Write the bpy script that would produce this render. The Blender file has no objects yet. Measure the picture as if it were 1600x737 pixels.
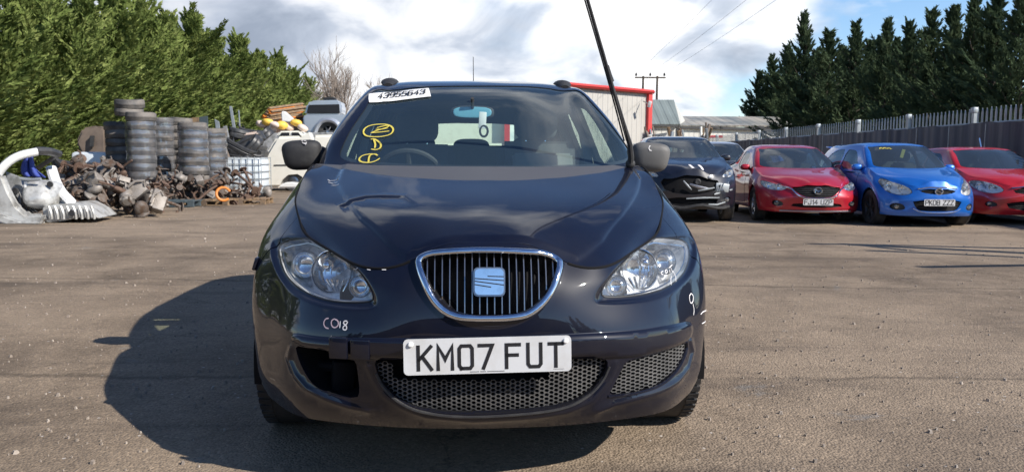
import bpy, bmesh, math, random
import numpy as np
from mathutils import Vector, Matrix
from mathutils.bvhtree import BVHTree
from mathutils.geometry import delaunay_2d_cdt

SC = bpy.context.scene
COL = SC.collection
rng = random.Random(7)
NR = np.random.RandomState(5)

# ------------------------------------------------------------------ camera
CAM_H = 1.10
FPX, IW, IH = 1208.0, 1600.0, 737.0
PITCH, ROLL = math.radians(5.55), math.radians(-0.35)
_f = np.array([0, math.cos(PITCH), -math.sin(PITCH)])
_r0 = np.array([1.0, 0, 0]); _u0 = np.cross(_r0, _f)
CR = _r0*math.cos(ROLL) - _u0*math.sin(ROLL)
CU = _u0*math.cos(ROLL) + _r0*math.sin(ROLL)
cd = bpy.data.cameras.new('camera'); cam = bpy.data.objects.new('camera', cd); COL.objects.link(cam)
cd.sensor_width = 36; cd.lens = FPX/IW*36; cd.clip_start = .05; cd.clip_end = 5000
M = Matrix(((CR[0], CU[0], -_f[0], 0), (CR[1], CU[1], -_f[1], 0), (CR[2], CU[2], -_f[2], CAM_H), (0, 0, 0, 1)))
cam.matrix_world = M
cd.dof.use_dof = True; cd.dof.focus_distance = 3.0; cd.dof.aperture_fstop = 8.5
SC.camera = cam

# ------------------------------------------------------------------ sun + sky
SUNV = Vector((1.204, -0.667, 1.0)).normalized()
SUN_EL = math.asin(SUNV.z); SUN_ROT = math.atan2(SUNV.x, SUNV.y)
sl = bpy.data.lights.new('sun', 'SUN'); so = bpy.data.objects.new('sun', sl); COL.objects.link(so)
sl.energy = 5.0; sl.angle = math.radians(.53); sl.color = (1, .94, .86)
so.rotation_euler = SUNV.to_track_quat('Z', 'Y').to_euler()
so.location = (8, -6, 14)
SC.view_settings.view_transform = 'Standard'; SC.view_settings.look = 'None'
SC.view_settings.exposure = 0.48; SC.view_settings.gamma = 1.0

def nn(nt, t, **kw):
    n = nt.nodes.new(t)
    for k, v in kw.items():
        if k.startswith('i_'): n.inputs[k[2:].replace('_', ' ')].default_value = v
        else: setattr(n, k, v)
    return n
def lk(nt, a, ao, b, bi): nt.links.new(a.outputs[ao], b.inputs[bi])
def math_n(nt, op, a, b=None, c=None, clamp=False):
    n = nt.nodes.new('ShaderNodeMath'); n.operation = op; n.use_clamp = clamp
    for i, v in enumerate((a, b, c)):
        if v is None: continue
        if isinstance(v, (int, float)): n.inputs[i].default_value = v
        else: nt.links.new(v, n.inputs[i])
    return n.outputs[0]
def ramp(nt, fac, stops):
    n = nt.nodes.new('ShaderNodeValToRGB'); cr = n.color_ramp
    while len(cr.elements) < len(stops): cr.elements.new(.5)
    for e, (p, c) in zip(cr.elements, stops):
        e.position = p; e.color = (c, c, c, 1) if isinstance(c, (int, float)) else (*c, 1)
    nt.links.new(fac, n.inputs[0]); return n.outputs[0]

W = bpy.data.worlds.new('World'); SC.world = W; W.use_nodes = True
nt = W.node_tree; nt.nodes.clear()
out = nn(nt, 'ShaderNodeOutputWorld')
sky = nn(nt, 'ShaderNodeTexSky', sky_type='NISHITA', sun_disc=False, sun_elevation=SUN_EL, sun_rotation=SUN_ROT,
         altitude=50, air_density=1.0, dust_density=.1, ozone_density=2.6)
bg = nn(nt, 'ShaderNodeBackground', i_Strength=.125)
tc = nn(nt, 'ShaderNodeTexCoord'); sep = nn(nt, 'ShaderNodeSeparateXYZ'); lk(nt, tc, 'Generated', sep, 0)
X, Y, Z = sep.outputs
skm = nn(nt, 'ShaderNodeMix', data_type='RGBA', blend_type='MULTIPLY'); skm.inputs[0].default_value = 1; lk(nt, sky, 0, skm, 6)
nt.links.new(ramp(nt, Z, [(.0, (.95, .97, 1)), (.20, (.88, .97, 1.06)), (.55, (.46, .54, .66)), (1.0, (.42, .50, .66))]), skm.inputs[7]); lk(nt, skm, 2, bg, 0)
zc = math_n(nt, 'MAXIMUM', Z, 0.0)
den = math_n(nt, 'ADD', zc, .42)
cmb = nn(nt, 'ShaderNodeCombineXYZ')
nt.links.new(math_n(nt, 'DIVIDE', X, den), cmb.inputs[0]); nt.links.new(math_n(nt, 'DIVIDE', Y, den), cmb.inputs[1])
cmb.inputs[2].default_value = 2.3
n1 = nn(nt, 'ShaderNodeTexNoise', i_Scale=2.1, i_Detail=9.0, i_Roughness=.53, i_Distortion=.25); lk(nt, cmb, 0, n1, 'Vector')
n2 = nn(nt, 'ShaderNodeTexNoise', i_Scale=4.4, i_Detail=8.0, i_Roughness=.5, i_Distortion=.4); lk(nt, cmb, 0, n2, 'Vector')
# solid cloud from the left to a little right of the middle, clear blue high up and to the right
side = ramp(nt, math_n(nt, 'ADD', math_n(nt, 'MULTIPLY', X, .5), .5), [(.0, .9), (.56, .8), (.645, .42), (.70, .10), (.78, 0.0)])
hi = ramp(nt, Z, [(0.0, 1.0), (.20, 1.0), (.33, .30), (1.0, 0.15)])
ahead = ramp(nt, Y, [(.0, .0), (.5, 1.0)])
cov = math_n(nt, 'SUBTRACT', math_n(nt, 'MULTIPLY', math_n(nt, 'MULTIPLY', hi, ahead), math_n(nt, 'MULTIPLY', side, .48)), .045)
cm = math_n(nt, 'ADD', n1.outputs[0], cov)
mask = ramp(nt, cm, [(.585, 0.0), (.70, .85), (.80, 1.0)])
cc = ramp(nt, n2.outputs[0], [(.30, (.42, .48, .58)), (.41, (.62, .68, .78)), (.49, (.90, .93, .98)), (.56, (1.08, 1.08, 1.08))])
# whiter towards the right, greyer on the left
gl = ramp(nt, math_n(nt, 'ADD', math_n(nt, 'MULTIPLY', X, 1.0), .5), [(.15, (.74, .76, .80)), (.55, (1, 1, 1))])
mc = nn(nt, 'ShaderNodeMix', data_type='RGBA', blend_type='MULTIPLY'); mc.inputs[0].default_value = 1
nt.links.new(cc, mc.inputs[6]); nt.links.new(gl, mc.inputs[7])
bgc = nn(nt, 'ShaderNodeBackground', i_Strength=.82); nt.links.new(mc.outputs[2], bgc.inputs[0])
mx = nn(nt, 'ShaderNodeMixShader'); nt.links.new(mask, mx.inputs[0]); lk(nt, bg, 0, mx, 1); lk(nt, bgc, 0, mx, 2)
lk(nt, mx, 0, out, 0)

# ------------------------------------------------------------------ pixel <-> world (tracing outlines on real surfaces)
YAW = math.radians(3.55); C0 = np.array([-0.0752, 2.38, 0])
RT = np.array([math.cos(YAW), math.sin(YAW), 0]); BK = np.array([-math.sin(YAW), math.cos(YAW), 0])
EYE = np.array([0, 0, CAM_H])
def pxray(px, py): return CR*(px-800)/FPX - CU*(py-368.5)/FPX + _f
def ground_pt(px, py, z=0.0):
    d = pxray(px, py); return EYE + d*((z-CAM_H)/d[2])
def w2c(w): d = w-C0; return np.array([d@RT, d@BK, d[2]])
def unp(px, py, yy):
    d = pxray(px, py); t = ((C0-EYE)@BK+yy)/(d@BK); return w2c(EYE+d*t)
def atd(px, py, d):           # world point seen at this pixel at forward distance d (y = d)
    r = pxray(px, py); return EYE + r*(d/r[1])

# ------------------------------------------------------------------ materials
def mat(name, color, rough=.6, metal=0.0, coat=0.0, coat_rough=.03, spec=.5, noise=None, bump=None, sheen=0.0, alpha=None, ior=None):
    m = bpy.data.materials.new(name); m.use_nodes = True; t = m.node_tree
    p = t.nodes['Principled BSDF']
    p.inputs['Base Color'].default_value = (*color, 1); p.inputs['Roughness'].default_value = rough
    p.inputs['Metallic'].default_value = metal; p.inputs['Coat Weight'].default_value = coat
    p.inputs['Coat Roughness'].default_value = coat_rough; p.inputs['Specular IOR Level'].default_value = spec
    if ior: p.inputs['IOR'].default_value = ior
    if noise:                        # (scale, second colour, amount-threshold lo, hi)
        sc, c2, lo, hi_ = noise
        tcn = nn(t, 'ShaderNodeTexCoord'); nz = nn(t, 'ShaderNodeTexNoise', i_Scale=sc, i_Detail=6.0, i_Roughness=.6)
        lk(t, tcn, 'Object', nz, 'Vector')
        r = ramp(t, nz.outputs[0], [(lo, 0.0), (hi_, 1.0)])
        mix = nn(t, 'ShaderNodeMix', data_type='RGBA'); t.links.new(r, mix.inputs[0])
        mix.inputs[6].default_value = (*color, 1); mix.inputs[7].default_value = (*c2, 1)
        t.links.new(mix.outputs[2], p.inputs['Base Color'])
    if bump:
        sc, st = bump
        tcn = nn(t, 'ShaderNodeTexCoord'); nz = nn(t, 'ShaderNodeTexNoise', i_Scale=sc, i_Detail=5.0)
        lk(t, tcn, 'Object', nz, 'Vector')
        b = nn(t, 'ShaderNodeBump', i_Strength=st, i_Distance=.01); lk(t, nz, 0, b, 'Height'); lk(t, b, 0, p, 'Normal')
    return m
def glass(name, tint, refl=1.45, rough=0.0, body=0.0, bodycol=(.5, .5, .5)):
    m = bpy.data.materials.new(name); m.use_nodes = True; t = m.node_tree; t.nodes.clear()
    o = nn(t, 'ShaderNodeOutputMaterial'); tr = nn(t, 'ShaderNodeBsdfTransparent'); tr.inputs[0].default_value = (*tint, 1)
    gl_ = nn(t, 'ShaderNodeBsdfGlossy'); gl_.inputs['Roughness'].default_value = rough; gl_.inputs[0].default_value = (1, 1, 1, 1)
    fr = nn(t, 'ShaderNodeFresnel', i_IOR=refl); mxn = nn(t, 'ShaderNodeMixShader')
    ge = nn(t, 'ShaderNodeNewGeometry'); t.links.new(math_n(t, 'ADD', math_n(t, 'MULTIPLY', ge.outputs['Backfacing'], 1/refl-refl), refl), fr.inputs['IOR'])   # thin pane: same reflection from both sides
    lk(t, fr, 0, mxn, 0); lk(t, gl_, 0, mxn, 2)
    if body > 0:
        df = nn(t, 'ShaderNodeBsdfDiffuse'); df.inputs[0].default_value = (*bodycol, 1)
        m2 = nn(t, 'ShaderNodeMixShader'); m2.inputs[0].default_value = body
        lk(t, tr, 0, m2, 1); lk(t, df, 0, m2, 2); lk(t, m2, 0, mxn, 1)
    else: lk(t, tr, 0, mxn, 1)
    lk(t, mxn, 0, o, 0); return m
def paint(name, color, dust=(.25, .22, .19), dlo=.45, dhi=.9, damt=.25, metal=.0, rough=.42, coat=1.0, spec=.5):
    m = mat(name, color, rough, metal, coat, .025, spec)
    t = m.node_tree; p = t.nodes['Principled BSDF']
    tcn = nn(t, 'ShaderNodeTexCoord'); nz = nn(t, 'ShaderNodeTexNoise', i_Scale=3.0, i_Detail=8.0, i_Roughness=.65)
    lk(t, tcn, 'Object', nz, 'Vector')
    r = ramp(t, nz.outputs[0], [(dlo, 0.0), (dhi, damt)])
    mix = nn(t, 'ShaderNodeMix', data_type='RGBA'); t.links.new(r, mix.inputs[0])
    mix.inputs[6].default_value = (*color, 1); mix.inputs[7].default_value = (*dust, 1)
    t.links.new(mix.outputs[2], p.inputs['Base Color'])
    r2 = ramp(t, nz.outputs[0], [(dlo, .012), (dhi, .06)]); t.links.new(r2, p.inputs['Coat Roughness'])
    nz2 = nn(t, 'ShaderNodeTexNoise', i_Scale=1.7, i_Detail=2.0); lk(t, tcn, 'Object', nz2, 'Vector')
    b = nn(t, 'ShaderNodeBump', i_Strength=.08, i_Distance=.012); lk(t, nz2, 0, b, 'Height'); lk(t, b, 0, p, 'Coat Normal')
    return m

MT = dict(
    navy=paint('navy_black_paint', (.0030, .0042, .0125), dust=(.026, .024, .024), dlo=.40, dhi=.85, damt=.38, rough=.42, spec=.12),
    matt=mat('matt_black_plastic', (.022, .022, .024), .62, spec=.45, noise=(14, (.045, .044, .043), .45, .7), bump=(260, .25)),
    mirror_sunlit=mat('sunlit_textured_plastic', (.125, .122, .118), .55, noise=(9, (.10, .097, .092), .4, .8), bump=(320, .2)),
    black=mat('black_void', (.006, .006, .007), .8, spec=.2),
    rubber=mat('tyre_rubber', (.022, .022, .023), .75, noise=(6, (.07, .064, .058), .45, .75), bump=(60, .3)),
    chrome=mat('chrome', (.74, .77, .82), .09, 1.0, noise=(22, (.55, .56, .58), .5, .8)),
    satin=mat('satin_silver', (.42, .43, .46), .32, 1.0),
    hexgrey=mat('grey_mesh_plastic', (.085, .084, .083), .5, noise=(12, (.15, .145, .14), .4, .7)),
    barchrome=mat('grille_bar_chrome', (.46, .45, .44), .28, 1.0),
    lampback=mat('lamp_reflector', (.86, .88, .90), .12, .92, noise=(16, (.45, .46, .47), .45, .62)),
    lampdark=mat('lamp_bezel', (.16, .16, .165), .3, .3, noise=(9, (.80, .80, .80), .38, .50)),
    glass=glass('windscreen_glass', (.90, .99, .96), 1.60, 0, .075, (.19, .32, .43)),
    sideglass=glass('side_glass', (.80, .95, .84), 1.3),
    darkglass=glass('dark_side_glass', (.20, .25, .26), 1.5),
    lens=glass('headlamp_lens', (.95, .96, .96), 1.42, 0.01, .045, (.7, .7, .68)),
    plate=mat('number_plate_white', (.60, .61, .62), .35, coat=.4, noise=(9, (.50, .49, .47), .45, .75)),
    ink=mat('black_ink', (.012, .012, .014), .5),
    seat=mat('dark_seat_cloth', (.040, .044, .052), .9, noise=(40, (.05, .05, .055), .4, .7)),
    seatgrey=mat('pale_seat_cloth', (.14, .145, .15), .9),
    dash=mat('dashboard_plastic', (.030, .031, .033), .7, bump=(120, .2)),
    yellow=mat('yellow_paint_pen', (.68, .56, .09), .6),
    chalk=mat('white_paint_pen', (.72, .70, .70), .7),
    pinkchalk=mat('pinkish_paint_pen', (.55, .42, .46), .7),
    label=mat('white_paper_label', (.82, .82, .80), .6),
    amber=mat('amber_bulb', (.55, .2, .08), .3), blue_sticker=mat('blue_card', (.16, .42, .55), .5),
    steel=mat('bare_steel', (.35, .34, .33), .35, .9, noise=(10, (.16, .13, .11), .45, .65)),
)

# ------------------------------------------------------------------ objects, tags
def link(o, parent=None):
    COL.objects.link(o)
    if parent is not None: o.parent = parent
    return o
def tag(o, label=None, cat=None, group=None, kind=None):
    if label: o['label'] = label
    if cat: o['category'] = cat
    if group: o['group'] = group
    if kind or label: o['kind'] = kind or 'thing'
    return o
def empty(name, loc=(0, 0, 0), rz=0.0, label=None, cat=None, group=None):
    o = bpy.data.objects.new(name, None); o.empty_display_size = .2; COL.objects.link(o)
    o.location = loc; o.rotation_euler = (0, 0, rz); return tag(o, label, cat, group)
def raw(name, v, f, m, parent=None, smooth=False, normals=None):
    me = bpy.data.meshes.new(name); me.from_pydata([tuple(map(float, p)) for p in v], [], [tuple(map(int, q)) for q in f])
    mats = m if isinstance(m, (list, tuple)) else [m]
    for k in mats: me.materials.append(MT[k] if isinstance(k, str) else k)
    if smooth or normals is not None: me.shade_smooth()
    if normals is not None: me.normals_split_custom_set_from_vertices([tuple(n) for n in normals])
    o = bpy.data.objects.new(name, me); return link(o, parent)
def fin(name, bm, m, parent=None, smooth=True, angle=35):
    bmesh.ops.recalc_face_normals(bm, faces=bm.faces[:])
    me = bpy.data.meshes.new(name)
    if smooth:
        for f in bm.faces: f.smooth = True
        for e in bm.edges:
            if len(e.link_faces) == 2 and e.calc_face_angle(0) > math.radians(angle): e.smooth = False
    bm.to_mesh(me); bm.free()
    mats = m if isinstance(m, (list, tuple)) else [m]
    for k in mats: me.materials.append(MT[k] if isinstance(k, str) else k)
    return link(bpy.data.objects.new(name, me), parent)
def copy_tree(o, parent=None):
    c = o.copy(); COL.objects.link(c)
    if parent is not None: c.parent = parent
    for ch in list(o.children): copy_tree(ch, c)
    return c
# bmesh shape helpers
def b_box(bm, c, s, rot=None, bev=0.0, mi=0):
    m4 = Matrix.Translation(Vector(c)) @ (rot.to_4x4() if rot is not None else Matrix.Identity(4)) @ Matrix.Diagonal((s[0], s[1], s[2], 1))
    t = bmesh.new(); bmesh.ops.create_cube(t, size=1.0, matrix=m4)
    if bev: bmesh.ops.bevel(t, geom=t.edges[:], offset=bev, segments=2, affect='EDGES', profile=.5)
    _merge(bm, t, mi)
def _merge(bm, t, mi=0):
    vm = {}
    for v in t.verts: vm[v] = bm.verts.new(v.co)
    for f in t.faces:
        try: nf = bm.faces.new([vm[v] for v in f.verts]); nf.material_index = mi
        except ValueError: pass
    t.free()
def b_tube(bm, pts, r, seg=10, closed=False, caps=True, mi=0, flat=None):
    pts = [Vector(p) for p in pts]; n = len(pts)
    rs = r if isinstance(r, (list, tuple)) else [r]*n
    rings = []; up = None
    for i, p in enumerate(pts):
        a = pts[(i-1) % n] if (closed or i > 0) else p
        b = pts[(i+1) % n] if (closed or i < n-1) else p
        t = (b-a)
        if t.length < 1e-9: t = Vector((0, 0, 1))
        t.normalize()
        if up is None:
            up = Vector((0, 0, 1)) if abs(t.z) < .9 else Vector((1, 0, 0))
        u = (up - t*up.dot(t)).normalized(); w = t.cross(u); up = u
        fl = flat or (1, 1)
        rings.append([bm.verts.new(p + (u*math.cos(2*math.pi*k/seg)*fl[0] + w*math.sin(2*math.pi*k/seg)*fl[1])*rs[i]) for k in range(seg)])
    m = n if closed else n-1
    for i in range(m):
        A, B = rings[i], rings[(i+1) % n]
        for k in range(seg):
            f = bm.faces.new((A[k], A[(k+1) % seg], B[(k+1) % seg], B[k])); f.material_index = mi
    if caps and not closed:
        for R_ in (rings[0][::-1], rings[-1]):
            f = bm.faces.new(R_); f.material_index = mi
def b_lathe(bm, prof, seg=32, mt=None, mi=0, close=False):      # prof: (radius, height) about Z, then matrix mt
    mt = mt or Matrix.Identity(4); rings = []
    for r, h in prof:
        rings.append([bm.verts.new(mt @ Vector((r*math.cos(2*math.pi*k/seg), r*math.sin(2*math.pi*k/seg), h))) for k in range(seg)] if r > 1e-6 else [bm.verts.new(mt @ Vector((0, 0, h)))])
    n = len(rings)
    for i in range(n if close else n-1):
        A, B = rings[i], rings[(i+1) % n]
        for k in range(seg):
            q = [A[k % len(A)], A[(k+1) % seg % len(A)], B[(k+1) % seg % len(B)], B[k % len(B)]]
            u = []
            for v in q:
                if v not in u: u.append(v)
            if len(u) >= 3:
                try: bm.faces.new(u).material_index = mi
                except ValueError: pass
def b_blob(bm, c, s, rot=None, sub=2, jit=.0, mi=0, seed=0):
    t = bmesh.new(); bmesh.ops.create_icosphere(t, subdivisions=sub, radius=1.0)
    R_ = rot or Matrix.Identity(3); rr = random.Random(seed)
    off = [(Vector((rr.uniform(-1, 1), rr.uniform(-1, 1), rr.uniform(-1, 1))).normalized(), rr.uniform(2, 5), rr.uniform(0, 6)) for _ in range(5)]
    for v in t.verts:
        p = v.co.copy(); k = 1+jit*sum(math.sin(p.dot(d)*w+ph) for d, w, ph in off)/3
        v.co = Vector(c) + R_ @ Vector((p.x*s[0]*k, p.y*s[1]*k, p.z*s[2]*k))
    _merge(bm, t, mi)
def b_prism(bm, poly, d, mt=None, bev=0.0, mi=0):        # polygon in XY extruded to +Z by d
    t = bmesh.new(); vs = [t.verts.new((x, y, 0)) for x, y in poly]; f = t.faces.new(vs)
    r = bmesh.ops.extrude_face_region(t, geom=[f]); bmesh.ops.translate(t, vec=(0, 0, d), verts=[g for g in r['geom'] if isinstance(g, bmesh.types.BMVert)])
    if bev: bmesh.ops.bevel(t, geom=t.edges[:], offset=bev, segments=2, affect='EDGES')
    if mt is not None: bmesh.ops.transform(t, matrix=mt, verts=t.verts[:])
    _merge(bm, t, mi)
def rotm(rx=0, ry=0, rz=0):
    return (Matrix.Rotation(rz, 3, 'Z') @ Matrix.Rotation(ry, 3, 'Y') @ Matrix.Rotation(rx, 3, 'X'))

# stroke lettering -> flat ribbons with a small thickness, in a local frame (o, ex, ey, n)
GL = {
 'K': [[(0, 0), (0, 1)], [(.62, 1), (.03, .42)], [(.2, .56), (.64, 0)]],
 'M': [[(0, 0), (0, 1), (.36, .42), (.72, 1), (.72, 0)]],
 '0': [[(.1, 0), (0, .12), (0, .88), (.1, 1), (.54, 1), (.64, .88), (.64, .12), (.54, 0), (.1, 0)]],
 'O': [[(.1, 0), (0, .12), (0, .88), (.1, 1), (.54, 1), (.64, .88), (.64, .12), (.54, 0), (.1, 0)]],
 '7': [[(0, 1), (.64, 1), (.2, 0)]], 'F': [[(0, 0), (0, 1), (.58, 1)], [(0, .54), (.48, .54)]],
 'U': [[(0, 1), (0, .12), (.1, 0), (.54, 0), (.64, .12), (.64, 1)]], 'T': [[(0, 1), (.66, 1)], [(.33, 1), (.33, 0)]],
 'J': [[(.6, 1), (.6, .12), (.5, 0), (.1, 0), (0, .12), (0, .3)]], '1': [[(.3, 0), (.3, 1), (.12, .8)]],
 '4': [[(.5, 0), (.5, 1), (0, .3), (.66, .3)]], 'Z': [[(0, 1), (.64, 1), (0, 0), (.64, 0)]],
 'P': [[(0, 0), (0, 1), (.54, 1), (.64, .88), (.64, .6), (.54, .48), (0, .48)]],
 '8': [[(.1, 0), (0, .12), (0, .42), (.1, .52), (.54, .52), (.64, .64), (.64, .88), (.54, 1), (.1, 1), (0, .88), (0, .64), (.1, .52)], [(.54, .52), (.64, .42), (.64, .12), (.54, 0), (.1, 0)]],
 '3': [[(0, .88), (.1, 1), (.54, 1), (.64, .88), (.64, .62), (.54, .52), (.2, .52)], [(.54, .52), (.64, .4), (.64, .12), (.54, 0), (.1, 0), (0, .12)]],
 '9': [[(.64, .5), (.1, .46), (0, .58), (0, .88), (.1, 1), (.54, 1), (.64, .88), (.64, .12), (.54, 0), (.1, 0)]],
 '5': [[(.6, 1), (.04, 1), (.02, .55), (.5, .6), (.64, .48), (.64, .12), (.54, 0), (.1, 0), (0, .1)]],
 '6': [[(.6, .95), (.5, 1), (.1, 1), (0, .88), (0, .12), (.1, 0), (.54, 0), (.64, .12), (.64, .44), (.54, .54), (.0, .5)]],
 'A': [[(0, 0), (.32, 1), (.64, 0)], [(.12, .35), (.52, .35)]], 'L': [[(0, 1), (0, 0), (.55, 0)]], 'R': [[(0, 0), (0, 1), (.54, 1), (.64, .88), (.64, .6), (.54, .48), (0, .48)], [(.3, .48), (.64, 0)]],
 '.': [[(.0, .5), (.06, .5)]],
}
def b_stroke(bm, pts, w, o, ex, ey, n, t=.001, closed=False):
    P = [Vector((p[0], p[1])) for p in pts]; k = len(P)
    Lp, Rp = [], []
    for i in range(k):
        d0 = (P[i]-P[i-1]).normalized() if i > 0 else None
        d1 = (P[i+1]-P[i]).normalized() if i < k-1 else None
        if d0 is None: d0 = d1
        if d1 is None: d1 = d0
        m = d0+d1
        m = m.normalized() if m.length > 1e-5 else d1
        nrm = Vector((-m.y, m.x)); c = max(.45, nrm.dot(Vector((-d1.y, d1.x))))
        q = P[i].copy()
        if i == 0: q -= d1*w*.5*.999
        if i == k-1: q += d0*w*.5*.999
        Lp.append(q+nrm*w*.5/c); Rp.append(q-nrm*w*.5/c)
    f3 = lambda q, h: o + ex*q.x + ey*q.y + n*h
    for i in range(k-1):
        a = [f3(Lp[i], t), f3(Rp[i], t), f3(Rp[i+1], t), f3(Lp[i+1], t)]
        b = [f3(Lp[i], 0), f3(Rp[i], 0), f3(Rp[i+1], 0), f3(Lp[i+1], 0)]
        va = [bm.verts.new(x) for x in a]; vb = [bm.verts.new(x) for x in b]
        bm.faces.new(va)
        for j in range(4): bm.faces.new((va[j], vb[j], vb[(j+1) % 4], va[(j+1) % 4]))
def b_text(bm, s, h, wd, o, ex, ey, n, gap=.3, sw=.16, t=.001, fill=None):
    # s written from o along ex; h letter height, wd letter width factor; sw stroke as fraction of h
    adv = 0.0; xs = []
    for ch in s:
        if ch == ' ': adv += .55*h*wd; xs.append(None); continue
        xs.append(adv); w_ = max(p[0] for st in GL[ch] for p in st) if ch in GL else .6
        adv += (w_ + gap)*h*wd
    tot = adv-gap*h*wd; sc = (fill/tot) if fill else 1.0
    for ch, x0 in zip(s, xs):
        if x0 is None: continue
        for st in GL[ch]:
            b_stroke(bm, [((x0+p[0]*h*wd)*sc, p[1]*h) for p in st], sw*h, o, ex, ey, n, t)

# ------------------------------------------------------------------ smooth panel surfaces
def _knots(P, ax):
    d = np.linalg.norm(np.diff(P, axis=ax), axis=2); d = d.mean(axis=1-ax) if ax == 0 else d.mean(axis=0)
    return np.concatenate([[0], np.cumsum(d)])
def _basis(t):                                 # natural cubic cardinal second-derivative operator
    n = len(t); h = np.diff(t); A = np.eye(n); B = np.zeros((n, n))
    for i in range(1, n-1):
        A[i, i-1] = h[i-1]/6; A[i, i] = (h[i-1]+h[i])/3; A[i, i+1] = h[i]/6
        B[i, i-1] = 1/h[i-1]; B[i, i] = -1/h[i-1]-1/h[i]; B[i, i+1] = 1/h[i]
    return np.linalg.solve(A, B)
def _wts(t, M2, q):
    q = np.asarray(q, float); n = len(t); qc = q
    i = np.clip(np.searchsorted(t, qc)-1, 0, n-2); h = t[i+1]-t[i]
    a = (t[i+1]-qc)/h; b = (qc-t[i])/h
    Wm = np.zeros((len(q), n)); r = np.arange(len(q))
    Wm[r, i] += a; Wm[r, i+1] += b
    ca = (a**3-a)*h*h/6; cb = (b**3-b)*h*h/6
    return Wm + ca[:, None]*M2[i] + cb[:, None]*M2[i+1]
class Surf:
    def __init__(s, half, xsc=1.0):              # half[col][row] = (x,y,z), col 0 on the centre line; mirrored to a full-width surface
        H_ = np.array(half, float); Mi = H_[1:][::-1].copy(); Mi[:, :, 0] *= -1
        s.P = np.concatenate([Mi, H_]); s.tu = _knots(s.P, 0); s.tu -= s.tu[-1]/2; s.tv = _knots(s.P, 1)
        s.Mu, s.Mv = _basis(s.tu), _basis(s.tv); s.disp = []; s._bvh = None
    def base(s, uv):
        uv = np.asarray(uv, float)
        u = np.clip(uv[:, 0], s.tu[0], s.tu[-1]); v = np.clip(uv[:, 1], s.tv[0], s.tv[-1])
        return np.einsum('qi,qj,ijk->qk', _wts(s.tu, s.Mu, u), _wts(s.tv, s.Mv, v), s.P)
    def _nrm(s, f, uv, e=.003):
        uv = np.asarray(uv, float)
        lo = np.array([s.tu[0], s.tv[0]]); hi = np.array([s.tu[-1], s.tv[-1]])
        def dd(ax):
            k = np.zeros(2); k[ax] = e
            a = np.clip(uv+k, lo, hi); b = np.clip(uv-k, lo, hi); return f(a)-f(b)
        n = np.cross(dd(0), dd(1)); return n/np.maximum(np.linalg.norm(n, axis=1), 1e-12)[:, None]
    def pos(s, uv):
        P = s.base(uv)
        if s.disp:
            D = np.zeros(len(P))
            for fn in s.disp: D += fn(np.asarray(uv, float))
            if np.abs(D).max() > 0: P = P + s._nrm(s.base, uv)*D[:, None]
        return P
    def nrm(s, uv): return s._nrm(s.pos, uv)
    def bvh(s):
        if s._bvh is None:
            nu, nv = 330, 80
            U = np.linspace(s.tu[0], s.tu[-1], nu); V = np.linspace(s.tv[0], s.tv[-1], nv)
            g = np.array([(a, b) for a in U for b in V]); P = s.base(g)
            F = []
            for i in range(nu-1):
                for j in range(nv-1):
                    a = i*nv+j; F += [(a, a+nv, a+nv+1), (a, a+nv+1, a+1)]
            s.g, s.gP, s.gF = g, P, F; s._bvh = BVHTree.FromPolygons([Vector(p) for p in P], F)
        return s._bvh
    def hit(s, o, d, far=False):
        b = s.bvh(); o = Vector(o); d = Vector(d).normalized()
        loc, n, i, t = b.ray_cast(o, d)
        if loc is None or n.dot(d) > 0: 
            # nearest point to the ray: march to closest approach
            best = None
            for k in range(300):
                q = o + d*(.5+k*.03); r = b.find_nearest(q)
                if best is None or r[3] < best[0]: best = (r[3], r[0], r[2])
                elif best[0] < .10 and r[3] > best[0]+.02: break
            loc, i = best[1], best[2]
        a, b_, c = s.gF[i]; A, B, C_ = (Vector(s.gP[k]) for k in (a, b_, c))
        v0, v1, v2 = B-A, C_-A, loc-A
        d00, d01, d11, d20, d21 = v0.dot(v0), v0.dot(v1), v1.dot(v1), v2.dot(v0), v2.dot(v1)
        dn = d00*d11-d01*d01 or 1e-12
        y = (d11*d20-d01*d21)/dn; z = (d00*d21-d01*d20)/dn
        uv = s.g[a]*(1-y-z)+s.g[b_]*y+s.g[c]*z
        O, D = np.array(o), np.array(d); x = np.array([uv[0], uv[1], float((loc-o).dot(d))]); e = .002
        for _ in range(5):                      # Newton on surface(u,v) = o + t d
            P3 = s.base([[x[0], x[1]], [x[0]+e, x[1]], [x[0], x[1]+e]]); F = P3[0]-O-D*x[2]
            if np.linalg.norm(F) < 1e-6: break
            J = np.stack([(P3[1]-P3[0])/e, (P3[2]-P3[0])/e, -D], 1)
            try: st = np.linalg.solve(J, -F)
            except np.linalg.LinAlgError: break
            if np.abs(st[:2]).max() > .06: break
            x = x+st
        r = np.array([np.clip(x[0], s.tu[0], s.tu[-1]), np.clip(x[1], s.tv[0], s.tv[-1])])
        return r if np.linalg.norm(r-uv) < .08 else uv
    def toidx(s, uv): return np.stack([np.interp(uv[:, 0], s.tu, np.arange(len(s.tu))), np.interp(uv[:, 1], s.tv, np.arange(len(s.tv)))], 1)
    def fromidx(s, q): return np.stack([np.interp(q[:, 0], np.arange(len(s.tu)), s.tu), np.interp(q[:, 1], np.arange(len(s.tv)), s.tv)], 1)
    def px(s, pts):
        return np.array([s.hit(w2c(EYE), np.array([pxray(*p)@RT, pxray(*p)@BK, pxray(*p)[2]])) for p in pts])
    def front(s, pts): return np.array([s.hit((x, -3, z), (0, 1, 0)) for x, z in pts])
    def rear(s, pts): return np.array([s.hit((x, 9, z), (0, -1, 0)) for x, z in pts])
    def side(s, pts, sg=1): return np.array([s.hit((3*sg, y, z), (-sg, 0, 0)) for y, z in pts])
    def top(s, pts): return np.array([s.hit((x, y, 5), (0, 0, -1)) for x, y in pts])

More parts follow.
